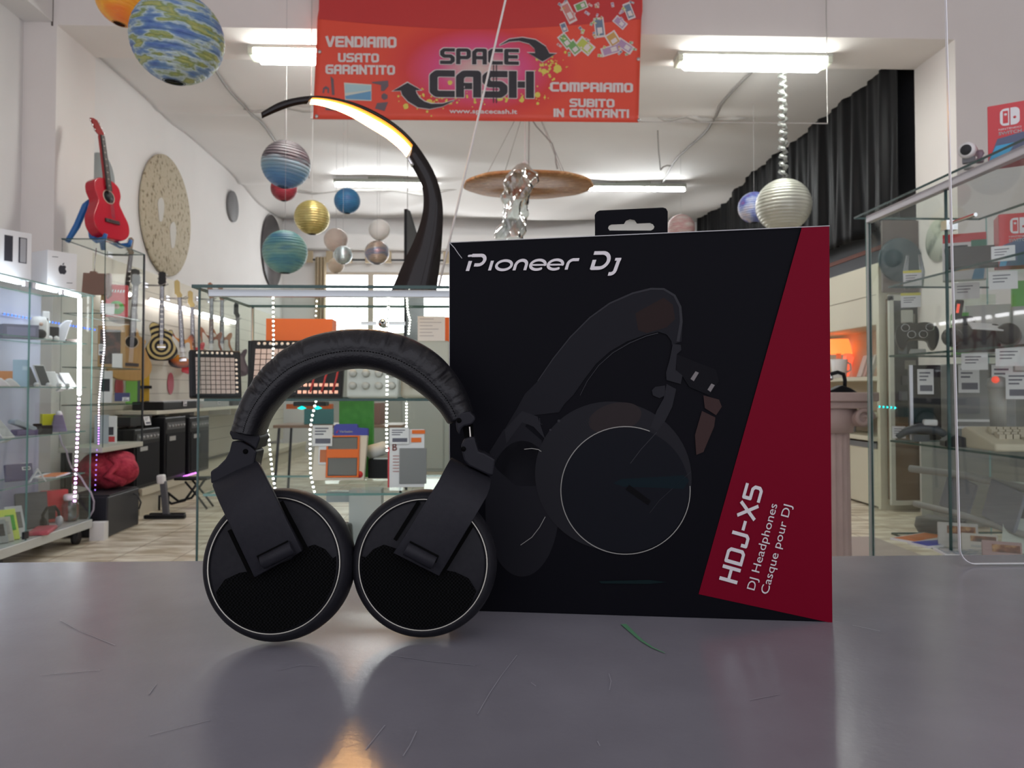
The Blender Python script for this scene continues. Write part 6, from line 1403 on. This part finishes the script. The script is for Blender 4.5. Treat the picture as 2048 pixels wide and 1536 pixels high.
# shelf A
z = RS[0]+.001
handheld_box('smaller red handheld console box on the top shelf at the frame edge', (1.67, 2.30, z), -.45, .17, .16)
t = thing('game_box', 'colourful white, red and green game box beside a folded card on the top shelf', 'box', onR(1932, z, 1.66), A_)
MB().box((0, 0, .08), (.13, .05, .16)).build('carton', PAPER, t, bevel=.002)
m = MB(); m.poly([(-.065, -.0256, .13), (.065, -.0256, .13), (.065, -.0256, .16), (-.065, -.0256, .16)]); m.cur = 1; m.poly([(.02, -.0258, .08), (.065, -.0258, .08), (.065, -.0258, .135), (.02, -.0258, .135)]); m.cur = 2
m.poly([(-.03, -.0259, .03), (.03, -.0259, .035), (.035, -.0259, .08), (-.03, -.0259, .075)]); m.cur = 3; m.poly([(-.05, -.0258, .095), (.01, -.0258, .095), (.01, -.0258, .12), (-.05, -.0258, .12)]); m.cur = 4; m.poly([(.02, -.0258, 0), (.055, -.0258, 0), (.06, -.0258, .05), (.03, -.0258, .04)])
m.build('print', [RED, M('print_teal_green', (.04, .22, .14), .5), M('print_amber', (.60, .35, .08), .5), DARK, M('print_blue', (.08, .32, .55), .5)], t)
t = thing('handheld_console', 'dark handheld console with bright red grip leaning on the top shelf', 'console', (1.545, 2.325, z), (-.75, .0, -.45), None)
MB().box((0, 0, .055), (.20, .014, .10)).build('screen_body', M('screen_dark', (.07, .07, .07), .15), t, bevel=.003); MB().box((.118, 0, .055), (.034, .02, .104)).build('red_grip', M('grip_red', (.85, .05, .06), .35), t, bevel=.006)
m = MB(); [m.ball((.118, -.012, .03+.022*k), .006, 8) for k in range(3)]; m.build('buttons', BLACK, t)
t = thing('game_case_box', 'stack of bright printed game cases at the frame edge of the top shelf', 'box', (1.80, 2.14, z), -.5); MB().box((0, 0, .09), (.16, .10, .18)).build('carton', noisy('game_print', [(.05, .04, .10), (.45, .25, .15), (.12, .22, .30), (.55, .50, .40), (.35, .04, .05)], nscale=25, rough=.4), t)
def tagcard(label, loc, rot, w=.055, h=.045, g='price cards in the game cabinet', yel=False):
    m = MB().box((0, 0, h/2), (w, .002, h)); m.cur = 1
    for k in range(3): m.poly([(-w*.36, -.0014, h*(.75-.18*k)), (w*(.25-.1*k), -.0014, h*(.75-.18*k)), (w*(.25-.1*k), -.0014, h*(.81-.18*k)), (-w*.36, -.0014, h*(.81-.18*k))])
    if yel: m.cur = 2; m.box((0, 0, h+.004), (w, .0022, .010))
    return item('price_card', label, 'card', loc, rot, m, [PAPER, M('card_print', (.12, .12, .16), .7), M('card_yellow', (.75, .68, .10), .5)], g)
tagcard('white price card at the red grip of the handheld console', (1.52, 2.20, z), (-.35, 0, -.6), .06, .05)
t = thing('pliers_pack', 'grey tool with two prongs standing behind a yellow edged card', 'tool', onR(1831, z, 1.60), A_)
m = MB(); [m.tube([(s*.022, 0, .0), (s*.028, 0, .06), (s*.020, 0, .125)], [.008, .009, .005], 8) for s in (-1, 1)]; m.box((0, 0, .02), (.05, .02, .03)); m.build('prongs', M('prong_steel', (.30, .33, .34), .3, .6), t)
tagcard('yellow edged price card in front of the two pronged tool', onR(1828, z, 1.555), (-.2, 0, -.45), .06, .05, yel=True)
# shelf B
z = RS[1]+.001
t = thing('game_controller', 'black twin stick game controller propped upright on the second shelf', 'controller', onR(1836, z, 1.58), (-.20, 0, -.42))
pts = smooth([(-.075, .10), (-.04, .12), (0, .118), (.04, .12), (.075, .10), (.083, .06), (.072, .015), (.055, .002), (.042, .02), (.03, .045), (-.03, .045), (-.042, .02), (-.055, .002), (-.072, .015), (-.083, .06)])
MB().prism([(x, -.02, zz+.02) for x, zz in pts][::-1], (0, .04, 0)).build('shell', M('pad_charcoal', (.020, .019, .019), .4, spec=.25), t, bevel=.012, seg=3)
for x, zz in ((-.045, .115), (-.022, .085), (.022, .085), (.048, .115)):
    m = MB(); m.lathe([(.0155, 0), (.0155, .006), (.010, .009), (.002, .007)], (x, -.02, zz), (0, -1, 0), 20); s_ = m.build('stick', BLACK, t)
    m = MB(); m.tube([(x+.0155*math.cos(a), -.0265, zz+.0155*math.sin(a)) for a in [2*math.pi*k/20 for k in range(20)]], .0012, 6, closed=True); m.build('ring', CHROME, s_)
MB().box((0, .0, .012), (.06, .05, .02)).build('stand', M('stand_smoke', (.35, .36, .34), .3), t, bevel=.004); t.scale = (.86, .86, .86)
tagcard('yellow edged price card above the twin stick controller', onR(1824, 1.40, 1.56), (-.1, 0, -.4), .065, .045, yel=True)
t = thing('card_hanger', 'small pale tab hanging under the yellow edged card', 'tab', onR(1816, 1.345, 1.57), -.4); MB().box((0, 0, .025), (.04, .012, .05)).build('tab', M('tab_pale', (.60, .60, .52), .5), t, bevel=.004)
t = thing('camera_gear', 'dark bundle of camera gear and accessories on the second shelf', 'gear', onR(1955, z, 1.64), A_)
MB().box((0, 0, .045), (.13, .09, .09)).box((-.03, -.01, .10), (.05, .05, .04)).build('bag', M('gear_black', (.012, .012, .013), .5, spec=.2), t, bevel=.014)
MB().lathe([(.035, 0), (.035, .05), (.028, .06)], (.09, -.02, .05), (-.2, -1, .1), 24).build('lens', M('lens_dark', (.02, .02, .022), .3, spec=.3), t); MB().box((-.055, -.02, .13), (.025, .03, .09), ry(.15)).build('grip', BLACK, t, bevel=.005); MB().box((-.055, -.036, .145), (.008, .002, .03), ry(.15)).build('red_light', emis('red_lit', (.9, .08, .04), .8, False), t)
MB().lathe([(.030, 0), (.032, .02), (.02, .03)], (-.075, -.05, .045), (0, -1, .2), 20).build('small_lens', M('lens_dark', (.02, .02, .022), .3, spec=.3), t)
MB().box((.02, -.06, .08), (.09, .06, .004), Euler((.4, .1, .2)).to_matrix()).build('price_card', PAPER, t)
carton('white_device_box', 'white printed device box behind the camera gear', 'box', (1.80, 2.62, z), (.22, .05, .17), A_, [PAPER, TXT], [(.55, .45, .8, .55, 1)], card=None)
carton('green_case', 'green game case on the second shelf beside the vertical glass joint', 'case', onR(1921, z, 1.70), (.05, .12, .145), A_, [M('case_green', (.10, .50, .06), .4)])
carton('green_card_box', 'bright green card box high behind the camera gear', 'box', (1.80, 2.48, z+.15), (.10, .03, .085), A_, [M('case_green', (.10, .50, .06), .4)])
carton('shelf_riser', 'small clear riser carrying the green card box', 'riser', (1.80, 2.48, z), (.10, .06, .149), A_, [M('riser_grey', (.40, .42, .40), .4)])
# hanging grey panel behind
carton('console_carton', 'grey console carton standing on the second shelf at the frame edge', 'carton', (1.70, 2.10, z), (.16, .05, .17), A_, [M('carton_grey', (.34, .34, .33), .5)])
for i, (px, zz, X) in enumerate(((1936, RS[0]-.075, 1.60), (2010, RS[0]-.07, 1.58), (2022, RS[1]-.055, 1.55), (1950, RS[1]-.06, 1.60))):
    tagcard(['white price card just under the top shelf next to the glass joint', 'white price card under the top shelf at the frame edge', 'white price card under the second shelf at the frame edge', 'white price card under the second shelf below the camera gear'][i], onR(px, zz, X), (-.05, 0, -.5), .075, .055)
# shelf C
z = RS[2]+.001
t = thing('home_computer', 'beige retro home computer keyboard lying on the third shelf', 'computer', (1.70, 2.28, z), -.12)
MB().prism([(-.20, -.10, 0), (-.20, .10, 0), (-.20, .10, .060), (-.20, .07, .066), (-.20, -.03, .040), (-.20, -.10, .022)], (.40, 0, 0)).build('case', M('computer_beige', (.58, .52, .38), .5), t, bevel=.006, seg=3)
m = MB(); [m.box((-.155+.0205*k+.005*(j % 2), -.045+.0205*j, .041+.0065*j), (.017, .017, .014)) for j in range(4) for k in range(15)]; m.build('keys', M('key_tan', (.50, .44, .32), .5), t); MB().box((-.02, -.062, .036), (.16, .015, .012)).build('space_bar', M('key_tan', (.50, .44, .32), .5), t)
t = thing('joystick', 'grey joystick with a red lit button on the third shelf', 'joystick', (1.735, 2.55, z), -.4)
MB().box((0, 0, .025), (.13, .13, .05)).build('base', M('joy_grey', (.30, .29, .26), .5), t, bevel=.012); MB().tube([(0, 0, .05), (0, .003, .13), (.0, .0, .19)], [.024, .026, .028], 16).build('stick', M('joy_light', (.42, .41, .37), .5), t, bevel=0)
MB().lathe([(.030, 0), (.034, .012), (.028, .035), (.01, .042)], (0, 0, .185), n=20).build('head', LGREY, t); MB().ball((-.012, -.03, .215), .012, 12).build('red_button', emis('red_lit', (.9, .08, .04), .8, False), t)
price_card(t, .05, -.04, .15, .07, .09, (0, 0, 0))
t = thing('desktop_tower', 'grey computer case with two pale vent bars standing behind the joystick', 'computer', (1.80, 2.76, z), -.2)
MB().box((0, 0, .14), (.22, .10, .27)).build('case', M('tower_grey', (.25, .25, .235), .5), t, bevel=.006)
for zz in (.045, .07): MB().box((-.035, -.052, zz), (.11, .006, .009)).build('vent_bar', WHITE, t)
MB().box((-.05, -.052, .125), (.075, .004, .06)).build('panel', GREY, t); price_card(t, -.05, -.06, .17, .07, .10, (0, 0, 0)); price_card(t, .06, -.06, .16, .07, .11, (0, 0, 0))
t = thing('speaker_box', 'black speaker with silver edge and tall white label on the third shelf', 'speaker', (1.60, 2.755, z), -.35)
MB().box((0, 0, .135), (.095, .08, .27)).build('cabinet', BLACK, t, bevel=.004); MB().box((-.048, -.034, .135), (.010, .014, .27)).build('edge_trim', ALU, t)
MB().lathe([(.036, 0), (.030, .004), (.008, .012)], (.0, -.041, .07), (0, -1, 0), 28).build('cone', DARK, t); price_card(t, -.003, -.044, .165, .052, .09, (0, 0, 0))
t = thing('flight_grip', 'dark blue grey moulded grip lying at the far end of the third shelf', 'grip', onR(1840, z, 1.53), -.35)
MB().tube([(-.075, 0, .012), (-.045, -.0, .035), (0, 0, .047), (.05, 0, .040), (.085, .0, .018)], [.010, .014, .018, .016, .012], 12).box((.0, 0, .012), (.05, .04, .024)).build('grip', M('grip_slate', (.05, .06, .075), .4), t); MB().box((.03, .0, .066), (.045, .03, .022)).build('white_button_pad', WHITE, t, bevel=.006)
tagcard('white folded price card at the far end of the third shelf', onR(1797, z, 1.54), (-.15, 0, -.35), .045, .045)
t = thing('foot_pedal', 'low black foot pedal between the grip and the home computer', 'pedal', onR(1926, z, 1.52), -.3); MB().prism([(-.06, -.03, 0), (.06, -.03, 0), (.05, -.03, .012), (-.03, -.03, .04), (-.06, -.03, .02)], (0, .07, 0)).build('pedal', BLACK, t, bevel=.004)
# middle: rod stand with grey panels
t = thing('folding_rack', 'grey folding rack with two rods and tilted grey panels in the lower game cabinet', 'rack', (1.66, 2.55, RZ0))
MB().tube([(-.08, .27, .222), (.02, .10, .215), (.06, -.15, .20), (.07, -.6, .18)], .013, 10).build('top_rod', LGREY, t); MB().tube([(-.075, .25, .095), (-.02, .08, .085), (.02, -.15, .065), (.04, -.3, .055)], .011, 10).build('lower_rod', LGREY, t)
for y, r_ in ((.14, .35), (-.10, .3)): MB().box((.02, y, .14), (.012, .16, .13), rx(.2)@ry(r_*.5)).build('side_panel', M('panel_bluegrey', (.25, .26, .30), .5), t, bevel=.003)
MB().lathe([(.075, 0), (.085, .02), (.08, .05)], (-.02, .18, .0), n=28).build('foot', M('foot_grey', (.07, .07, .07), .5), t)
MB().prism([(-.10, .20, .03), (-.02, .26, .05), (.02, .1, .05), (-.05, .08, .03)], (0, 0, .006)).build('blade', GREY, t)
# bottom shelf
z = RZ0+.001
for i, (px, X, w_, d_, mt, lab, a) in enumerate(((1836, 1.50, .20, .09, M('mag_orange', (.75, .22, .05), .4), 'orange printed leaflet lying at the far end of the bottom shelf', .5), (1868, 1.49, .16, .08, BLUE, 'blue and white leaflet lying in front of the orange one', .3), (1935, 1.50, .18, .10, noisy('leaflet_photo', [(.55, .60, .66), (.25, .30, .35), (.62, .60, .55), (.10, .20, .45)], nscale=30, rough=.4), 'glossy photo leaflet lying before the game cases', -.2))):
    t = thing('leaflet', lab, 'leaflet', onR(px, z+.003*i, X), a, 'leaflets on the bottom shelf'); MB().box((0, 0, .003), (w_, d_, .006)).build('pages', PAPER, t); MB().box((.0, -.0, .0068), (w_*.9, d_*.8, .001)).build('print', mt, t)
for i, (px, X, w_, h_, mt, lab) in enumerate(((1912, 1.53, .115, .085, M('case_silver', (.46, .44, .42), .4), 'silver game case with a dark picture leaning on the bottom shelf'), (1955, 1.56, .10, .06, M('case_pale', (.52, .49, .44), .4), 'pale flat game case leaning in the middle of the bottom shelf'), (2000, 1.50, .10, .075, M('case_rose', (.36, .24, .24), .4), 'rosy grey boxed game near the frame edge on the bottom shelf'))):
    t = thing('game_case', lab, 'case', onR(px, z, X), (-.5, 0, -.5), 'game cases on the bottom shelf'); MB().box((0, 0, h_/2), (w_, .02, h_)).build('case', mt, t, bevel=.002)
    MB().box((.01, -.0105, h_*.70), (w_*.7, .002, h_*.3)).build('picture', noisy('case_art', [(.03, .02, .02), (.20, .07, .04), (.65, .40, .18)], nscale=35, rough=.3), t); MB().box((.0, -.0105, h_*.3), (w_*.5, .002, h_*.12)).build('title', LGREY, t)
t = thing('white_sign', 'white printed board leaning at the frame edge of the bottom shelf', 'board', (1.72, 2.33, z), (-.5, 0, -.75)); MB().box((0, 0, .12), (.22, .012, .24)).build('board', M('board_mint', (.62, .68, .62), .5), t); MB().box((-.02, -.007, .14), (.10, .001, .05)).build('print', GREY, t)

# ================================================================== PEDESTAL COLUMN
pc = P(1648, 785, 3.16); mp_ = noisy('pedestal_stone', [(.44, .32, .29), (.52, .39, .35)], nscale=8, rough=.6, bump=.1)
PD = thing('pedestal', 'pink stone fluted column pedestal with scrolled capital behind the box', 'pedestal', (pc.x, 3.16, 0))
N_ = 160; vs = []; k = 0
m = MB(); prof = []
H_ = 1.087-.155
rings = [(z, .096-.006*z) for z in [0+.05*i for i in range(int(H_/.05)+1)]]
for z, r in rings:
    vs += [((r-.006*abs(math.sin(10*a))**.6+.006)*math.cos(a), (r-.006*abs(math.sin(10*a))**.6+.006)*math.sin(a), z+.07) for a in [2*math.pi*j/N_ for j in range(N_)]]
fs = [(i*N_+j, i*N_+(j+1) % N_, (i+1)*N_+(j+1) % N_, (i+1)*N_+j) for i in range(len(rings)-1) for j in range(N_)]
m.add(vs, fs, True); m.build('shaft', mp_, PD)
MB().box((0, 0, .035), (.27, .27, .07)).build('base', mp_, PD, bevel=.006)
zc = 1.087; MB().box((0, 0, zc-.018), (.31, .31, .036)).box((0, 0, zc-.05), (.27, .27, .03)).build('capital_slab', mp_, PD, bevel=.005)
m = MB()
for s in (-1, 1):
    for sy_ in (-1, 1):
        c0 = V((s*.105, sy_*.125, zc-.105)); m.tube([c0+V((s*(.040-.034*q)*math.cos(9*q), 0, (.040-.034*q)*math.sin(9*q))) for q in [k/26 for k in range(27)]], [.012-.006*k/26 for k in range(27)], 8)
    m.cyl((s*.105, -.125, zc-.105), (s*.105, .125, zc-.105), .034, 20)
m.lathe([(.11, zc-.165), (.115, zc-.12), (.125, zc-.06)], n=40); m.build('scroll', mp_, PD)
t = thing('desk_stand', 'black bent accessory stand on top of the pedestal', 'stand', (pc.x+.045, 3.13, zc))
MB().tube([(-.03, 0, .075), (.0, 0, .083), (.024, 0, .075), (.030, 0, .05), (.028, 0, .005)], .008, 10).build('arm', BLACK, t); MB().prism([(-.06, -.02, 0), (.075, -.02, 0), (.045, -.02, .018), (.01, -.02, .030), (-.03, -.02, .012)], (0, .05, 0)).build('foot', BLACK, t, bevel=.004); MB().ball((-.03, 0, .06), .012, 10).build('knob', CHROME, t)
# low pale step on the floor
p = PZ(1725, 1085, .12); t = thing('floor_step', 'low pale metal edged platform on the floor behind the pedestal', 'platform', (p.x, p.y, 0)); MB().bb(p.x-.5, p.x+.22, p.y-.35, p.y+.30, 0, .10).build('top', M('step_rose', (.42, .35, .32), .5), t, world=True); MB().bb(p.x-.5, p.x+.26, p.y-.39, p.y-.35, 0, .09).build('edge', ALU, t, world=True)

# ================================================================== BACK RIGHT: CREAM WALL UNIT, DARK GLASS DOOR
WXf = 3.63
WU = thing('cream_cupboard', 'cream wall unit with closed top cupboards and open lit shelves beyond the box', 'cupboard', (3.8, 7.8, 0))
cr = M('unit_cream', (.68, .64, .50), .5)
MB().bb(WXf, 4.03, 6.98, 9.6, 1.70, 2.27).build('top_cupboard', cr, WU, world=True, bevel=.004)
m = MB(); m.bb(WXf-.004, WXf, 6.98, 9.6, 1.975, 1.981); m.bb(WXf-.004, WXf, 8.28, 8.286, 1.70, 2.27); m.build('door_gap', M('gap_brown', (.30, .27, .20), .7), WU, world=True)
MB().bb(WXf-.02, 4.03, 6.93, 6.98, 0, 2.25).build('end_panel', cr, WU, world=True, bevel=.003)
MB().bb(4.0, 4.03, 6.98, 9.6, 0, 1.70).build('back_board', M('unit_beige', (.62, .50, .36), .6), WU, world=True)
for z in (1.22, .66, .88): MB().bb(WXf+.02 if z > 1 else WXf-.06, 4.0, 6.98, 9.6, z-.04, z).build('shelf', cr, WU, world=True, bevel=.003)
MB().bb(WXf-.02, 4.03, 6.98, 9.6, 0.02, .55).build('lower_cupboard', cr, WU, world=True, bevel=.004)
MB().bb(WXf-.03, WXf-.02, 6.99, 9.6, .55, .60).build('dark_gap', GREY, WU, world=True)
def onW(px, z, X=3.80): return (X, RYof(px, X), z)
t = thing('glow_lamp', 'orange glowing shade lamp in the open shelf under the cream cupboards', 'lamp', onW(1678, 1.222, 3.84))
MB().lathe([(.14, .26), (.12, .36), (.10, .42)], n=28, cap=False).build('shade', emis('shade_orange', (1, .22, .05), 1.6), t)
MB().lathe([(.07, 0), (.08, .02), (.03, .05), (.025, .27)], n=20).build('stem', LGREY, t); MB().prism([(.02, -.02, .0), (.10, -.02, .02), (.16, -.02, .22), (.10, -.02, .30)], (0, .08, 0)).build('shade_cloth', emis('cloth_coral', (1, .16, .08), .9), t)
t = thing('white_cup', 'white cup in front of the orange glowing lamp', 'cup', onW(1679, 1.222, 3.70)); MB().lathe([(.06, 0), (.07, .02), (.085, .19), (.080, .19), (.065, .03)], n=28, cap=False).build('bowl', WHITE, t); MB().tube([(.07, 0, .05), (.12, 0, .08), (.12, 0, .14), (.08, 0, .16)], .01, 8).build('handle', WHITE, t)
for i, (px, c, lab) in enumerate(((1721, (.62, .50, .45), 'rose book leaning right of the orange lamp'), (1729, (.50, .30, .25), 'brownish book leaning between two paler ones'), (1738, (.66, .64, .58), 'pale book leaning at the end of the open shelf'))):
    item('book', lab, 'book', onW(px, 1.221, 3.75), (0, .30, -.2), MB().box((0, 0, .11), (.035, .15, .22)), M('book_%d' % i, c, .5), 'books on the open shelf', bevel=.003)
carton('yellow_pack', 'small yellow pack on the lower open shelf behind the pedestal', 'pack', onW(1703, .882, 3.80), (.09, .05, .13), -.6, [M('pack_yellow', (.60, .40, .05), .5)])
carton('grey_pack', 'small grey printed pack under the yellow pack', 'pack', onW(1700, .662, 3.78), (.10, .06, .17), -.6, [LGREY, DARK], [(.2, .3, .8, .6, 1)])
t = thing('scroll_ornament', 'white curled ornament on the shelf right of the pedestal capital', 'ornament', onW(1734, .882, 3.70)); MB().tube([(-.02+.05*(1-q)*math.cos(8*q), 0, .08+.07*(1-q)*math.sin(8*q)) for q in [k/24 for k in range(24)]], .018, 10).box((0, 0, .012), (.09, .06, .024)).build('scroll', WHITE, t)
# dark glass door between the unit and the portal
t = thing('dark_cabinet', 'dark glass fronted cabinet between the cream wall unit and the portal', 'cabinet', (3.8, 6.85, 0))
MB().bb(3.66, 4.03, 6.83, 6.90, .1, 1.92).build('carcass', M('door_brown', (.14, .085, .045), .4), t, world=True)
MB().bb(3.68, 4.02, 6.815, 6.83, .85, 1.90).build('glass_door', M('door_glass_dark', (.025, .03, .035), .12), t, world=True)
m = MB(); m.bb(3.64, 3.68, 6.80, 6.83, .1, 1.94); m.bb(3.64, 4.03, 6.80, 6.83, 1.90, 1.95); m.bb(3.64, 4.03, 6.80, 6.83, .06, .10); m.build('frame', M('frame_pale', (.55, .55, .48), .5), t, world=True)
rng = random.Random(12)
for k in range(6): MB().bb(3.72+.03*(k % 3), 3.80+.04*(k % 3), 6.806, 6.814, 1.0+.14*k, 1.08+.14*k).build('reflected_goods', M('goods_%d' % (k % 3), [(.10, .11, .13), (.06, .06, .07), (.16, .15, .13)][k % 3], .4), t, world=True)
led_strip('row of cyan light dots on the dark glass cabinet', [P(1755, 813, 6.795), P(1794, 816, 6.795)], [(0, .8, .8)], 5, r=.010, s=2.5, backing=True)
# round marble disc on the portal's inner face
p = PX(1877, 480, 3.895); t = thing('wall_disc', 'pale marbled round disc on the cream portal face behind the game cabinet', 'wall disc', (3.897, p.y, p.z))
MB().lathe([(.185, .0), (.18, -.012)], (0, 0, 0), (1, 0, 0), 48).build('disc', noisy('marbled_disc', [(.16, .20, .16), (.55, .58, .50), (.60, .63, .55)], nscale=6, rough=.5, pos=[.35, .5, .7]), t)
# dark round object high on the dark wall seen through the cabinet
p = P(1800, 520, 6.75); t = thing('round_panel', 'dark teal round panel on the brown board beside the portal', 'panel', p); MB().lathe([(.20, 0), (.19, .02)], (0, .0, 0), (0, -1, 0), 40).build('disc', M('disc_teal_dark', (.03, .055, .065), .4), t)
MB().bb(3.57, 3.90, 6.772, 6.80, 1.97, 2.62).build('board', noisy('board_umber', [(.09, .065, .055), (.13, .10, .085)], nscale=6, rough=.6), t, world=True)
# grey low unit right of the portal, seen through the cabinet
t = thing('grey_unit', 'tall grey green storage unit behind the game cabinet', 'cupboard', (4.6, 6.1, 0)); MB().bb(3.56, 5.5, 6.03, 6.19, 0, 1.02).build('lower', M('unit_grey', (.20, .205, .19), .5), t, world=True, bevel=.004); MB().bb(3.75, 5.5, 6.05, 6.19, 1.02, 1.25).build('upper', M('unit_grey2', (.26, .26, .24), .5), t, world=True, bevel=.004)
carton('white_board', 'white perforated board on the grey storage unit', 'board', (3.98, 6.12, 1.252), (.34, .03, .62), 0, [M('board_white', (.62, .66, .56), .5), M('board_slot', (.30, .33, .28), .6)], [(.1, .2+.13*k, .9, .24+.13*k, 1) for k in range(5)])

# ================================================================== BACK ROOM FURNITURE SEEN THROUGH THE SHOWCASE
for i, (x, y, w_, d_, h_, c, lab) in enumerate(((-1.9, 11.9, 1.3, .5, 1.45, (.35, .36, .33), 'grey low cabinet standing under the far windows'), (-.55, 10.6, 1.1, .5, 1.3, (.42, .45, .42), 'pale green grey cabinet in the back room behind the showcase'), (.55, 8.9, .9, .5, 1.9, (.30, .33, .31), 'tall grey cabinet in the back room behind the right drive package'))):
    t = thing('back_cabinet', lab, 'cabinet', (x, y, 0), 0, 'cabinets in the back room'); MB().box((0, 0, h_/2), (w_, d_, h_)).build('body', M('back_cab_%d' % i, c, .5), t, bevel=.006)
    for s in (-1, 1): dr = MB().box((s*w_/4, -d_/2-.006, h_/2), (w_/2-.02, .012, h_-.08)).build('door', M('back_cab_door_%d' % i, tuple(q*1.15 for q in c), .45), t, bevel=.002)
    MB().box((0, 0, h_+.01), (w_+.03, d_+.03, .02)).build('top', LGREY, t)
t = thing('work_table', 'low dark table with thin legs in the back room behind the showcase', 'table', (-1.5, 8.2, 0)); MB().box((0, 0, .72), (1.3, .6, .03)).build('table_top', M('table_wood', (.22, .13, .08), .4), t, bevel=.003)
for sx in (-1, 1):
    for sy_ in (-1, 1): MB().tube([(sx*.6, sy_*.25, .705), (sx*.64, sy_*.28, 0)], .014, 8).build('leg', DARK, t)
carton('teal_case', 'teal case with a dark strap on the low dark table', 'case', (-1.75, 8.2, .737), (.30, .2, .16), .2, [M('teal_dark', (.02, .16, .16), .5)])
carton('brown_case', 'brown leather case on the low dark table beside the teal one', 'case', (-1.25, 8.2, .737), (.34, .2, .22), -.1, [M('leather_brown', (.24, .12, .09), .5)])
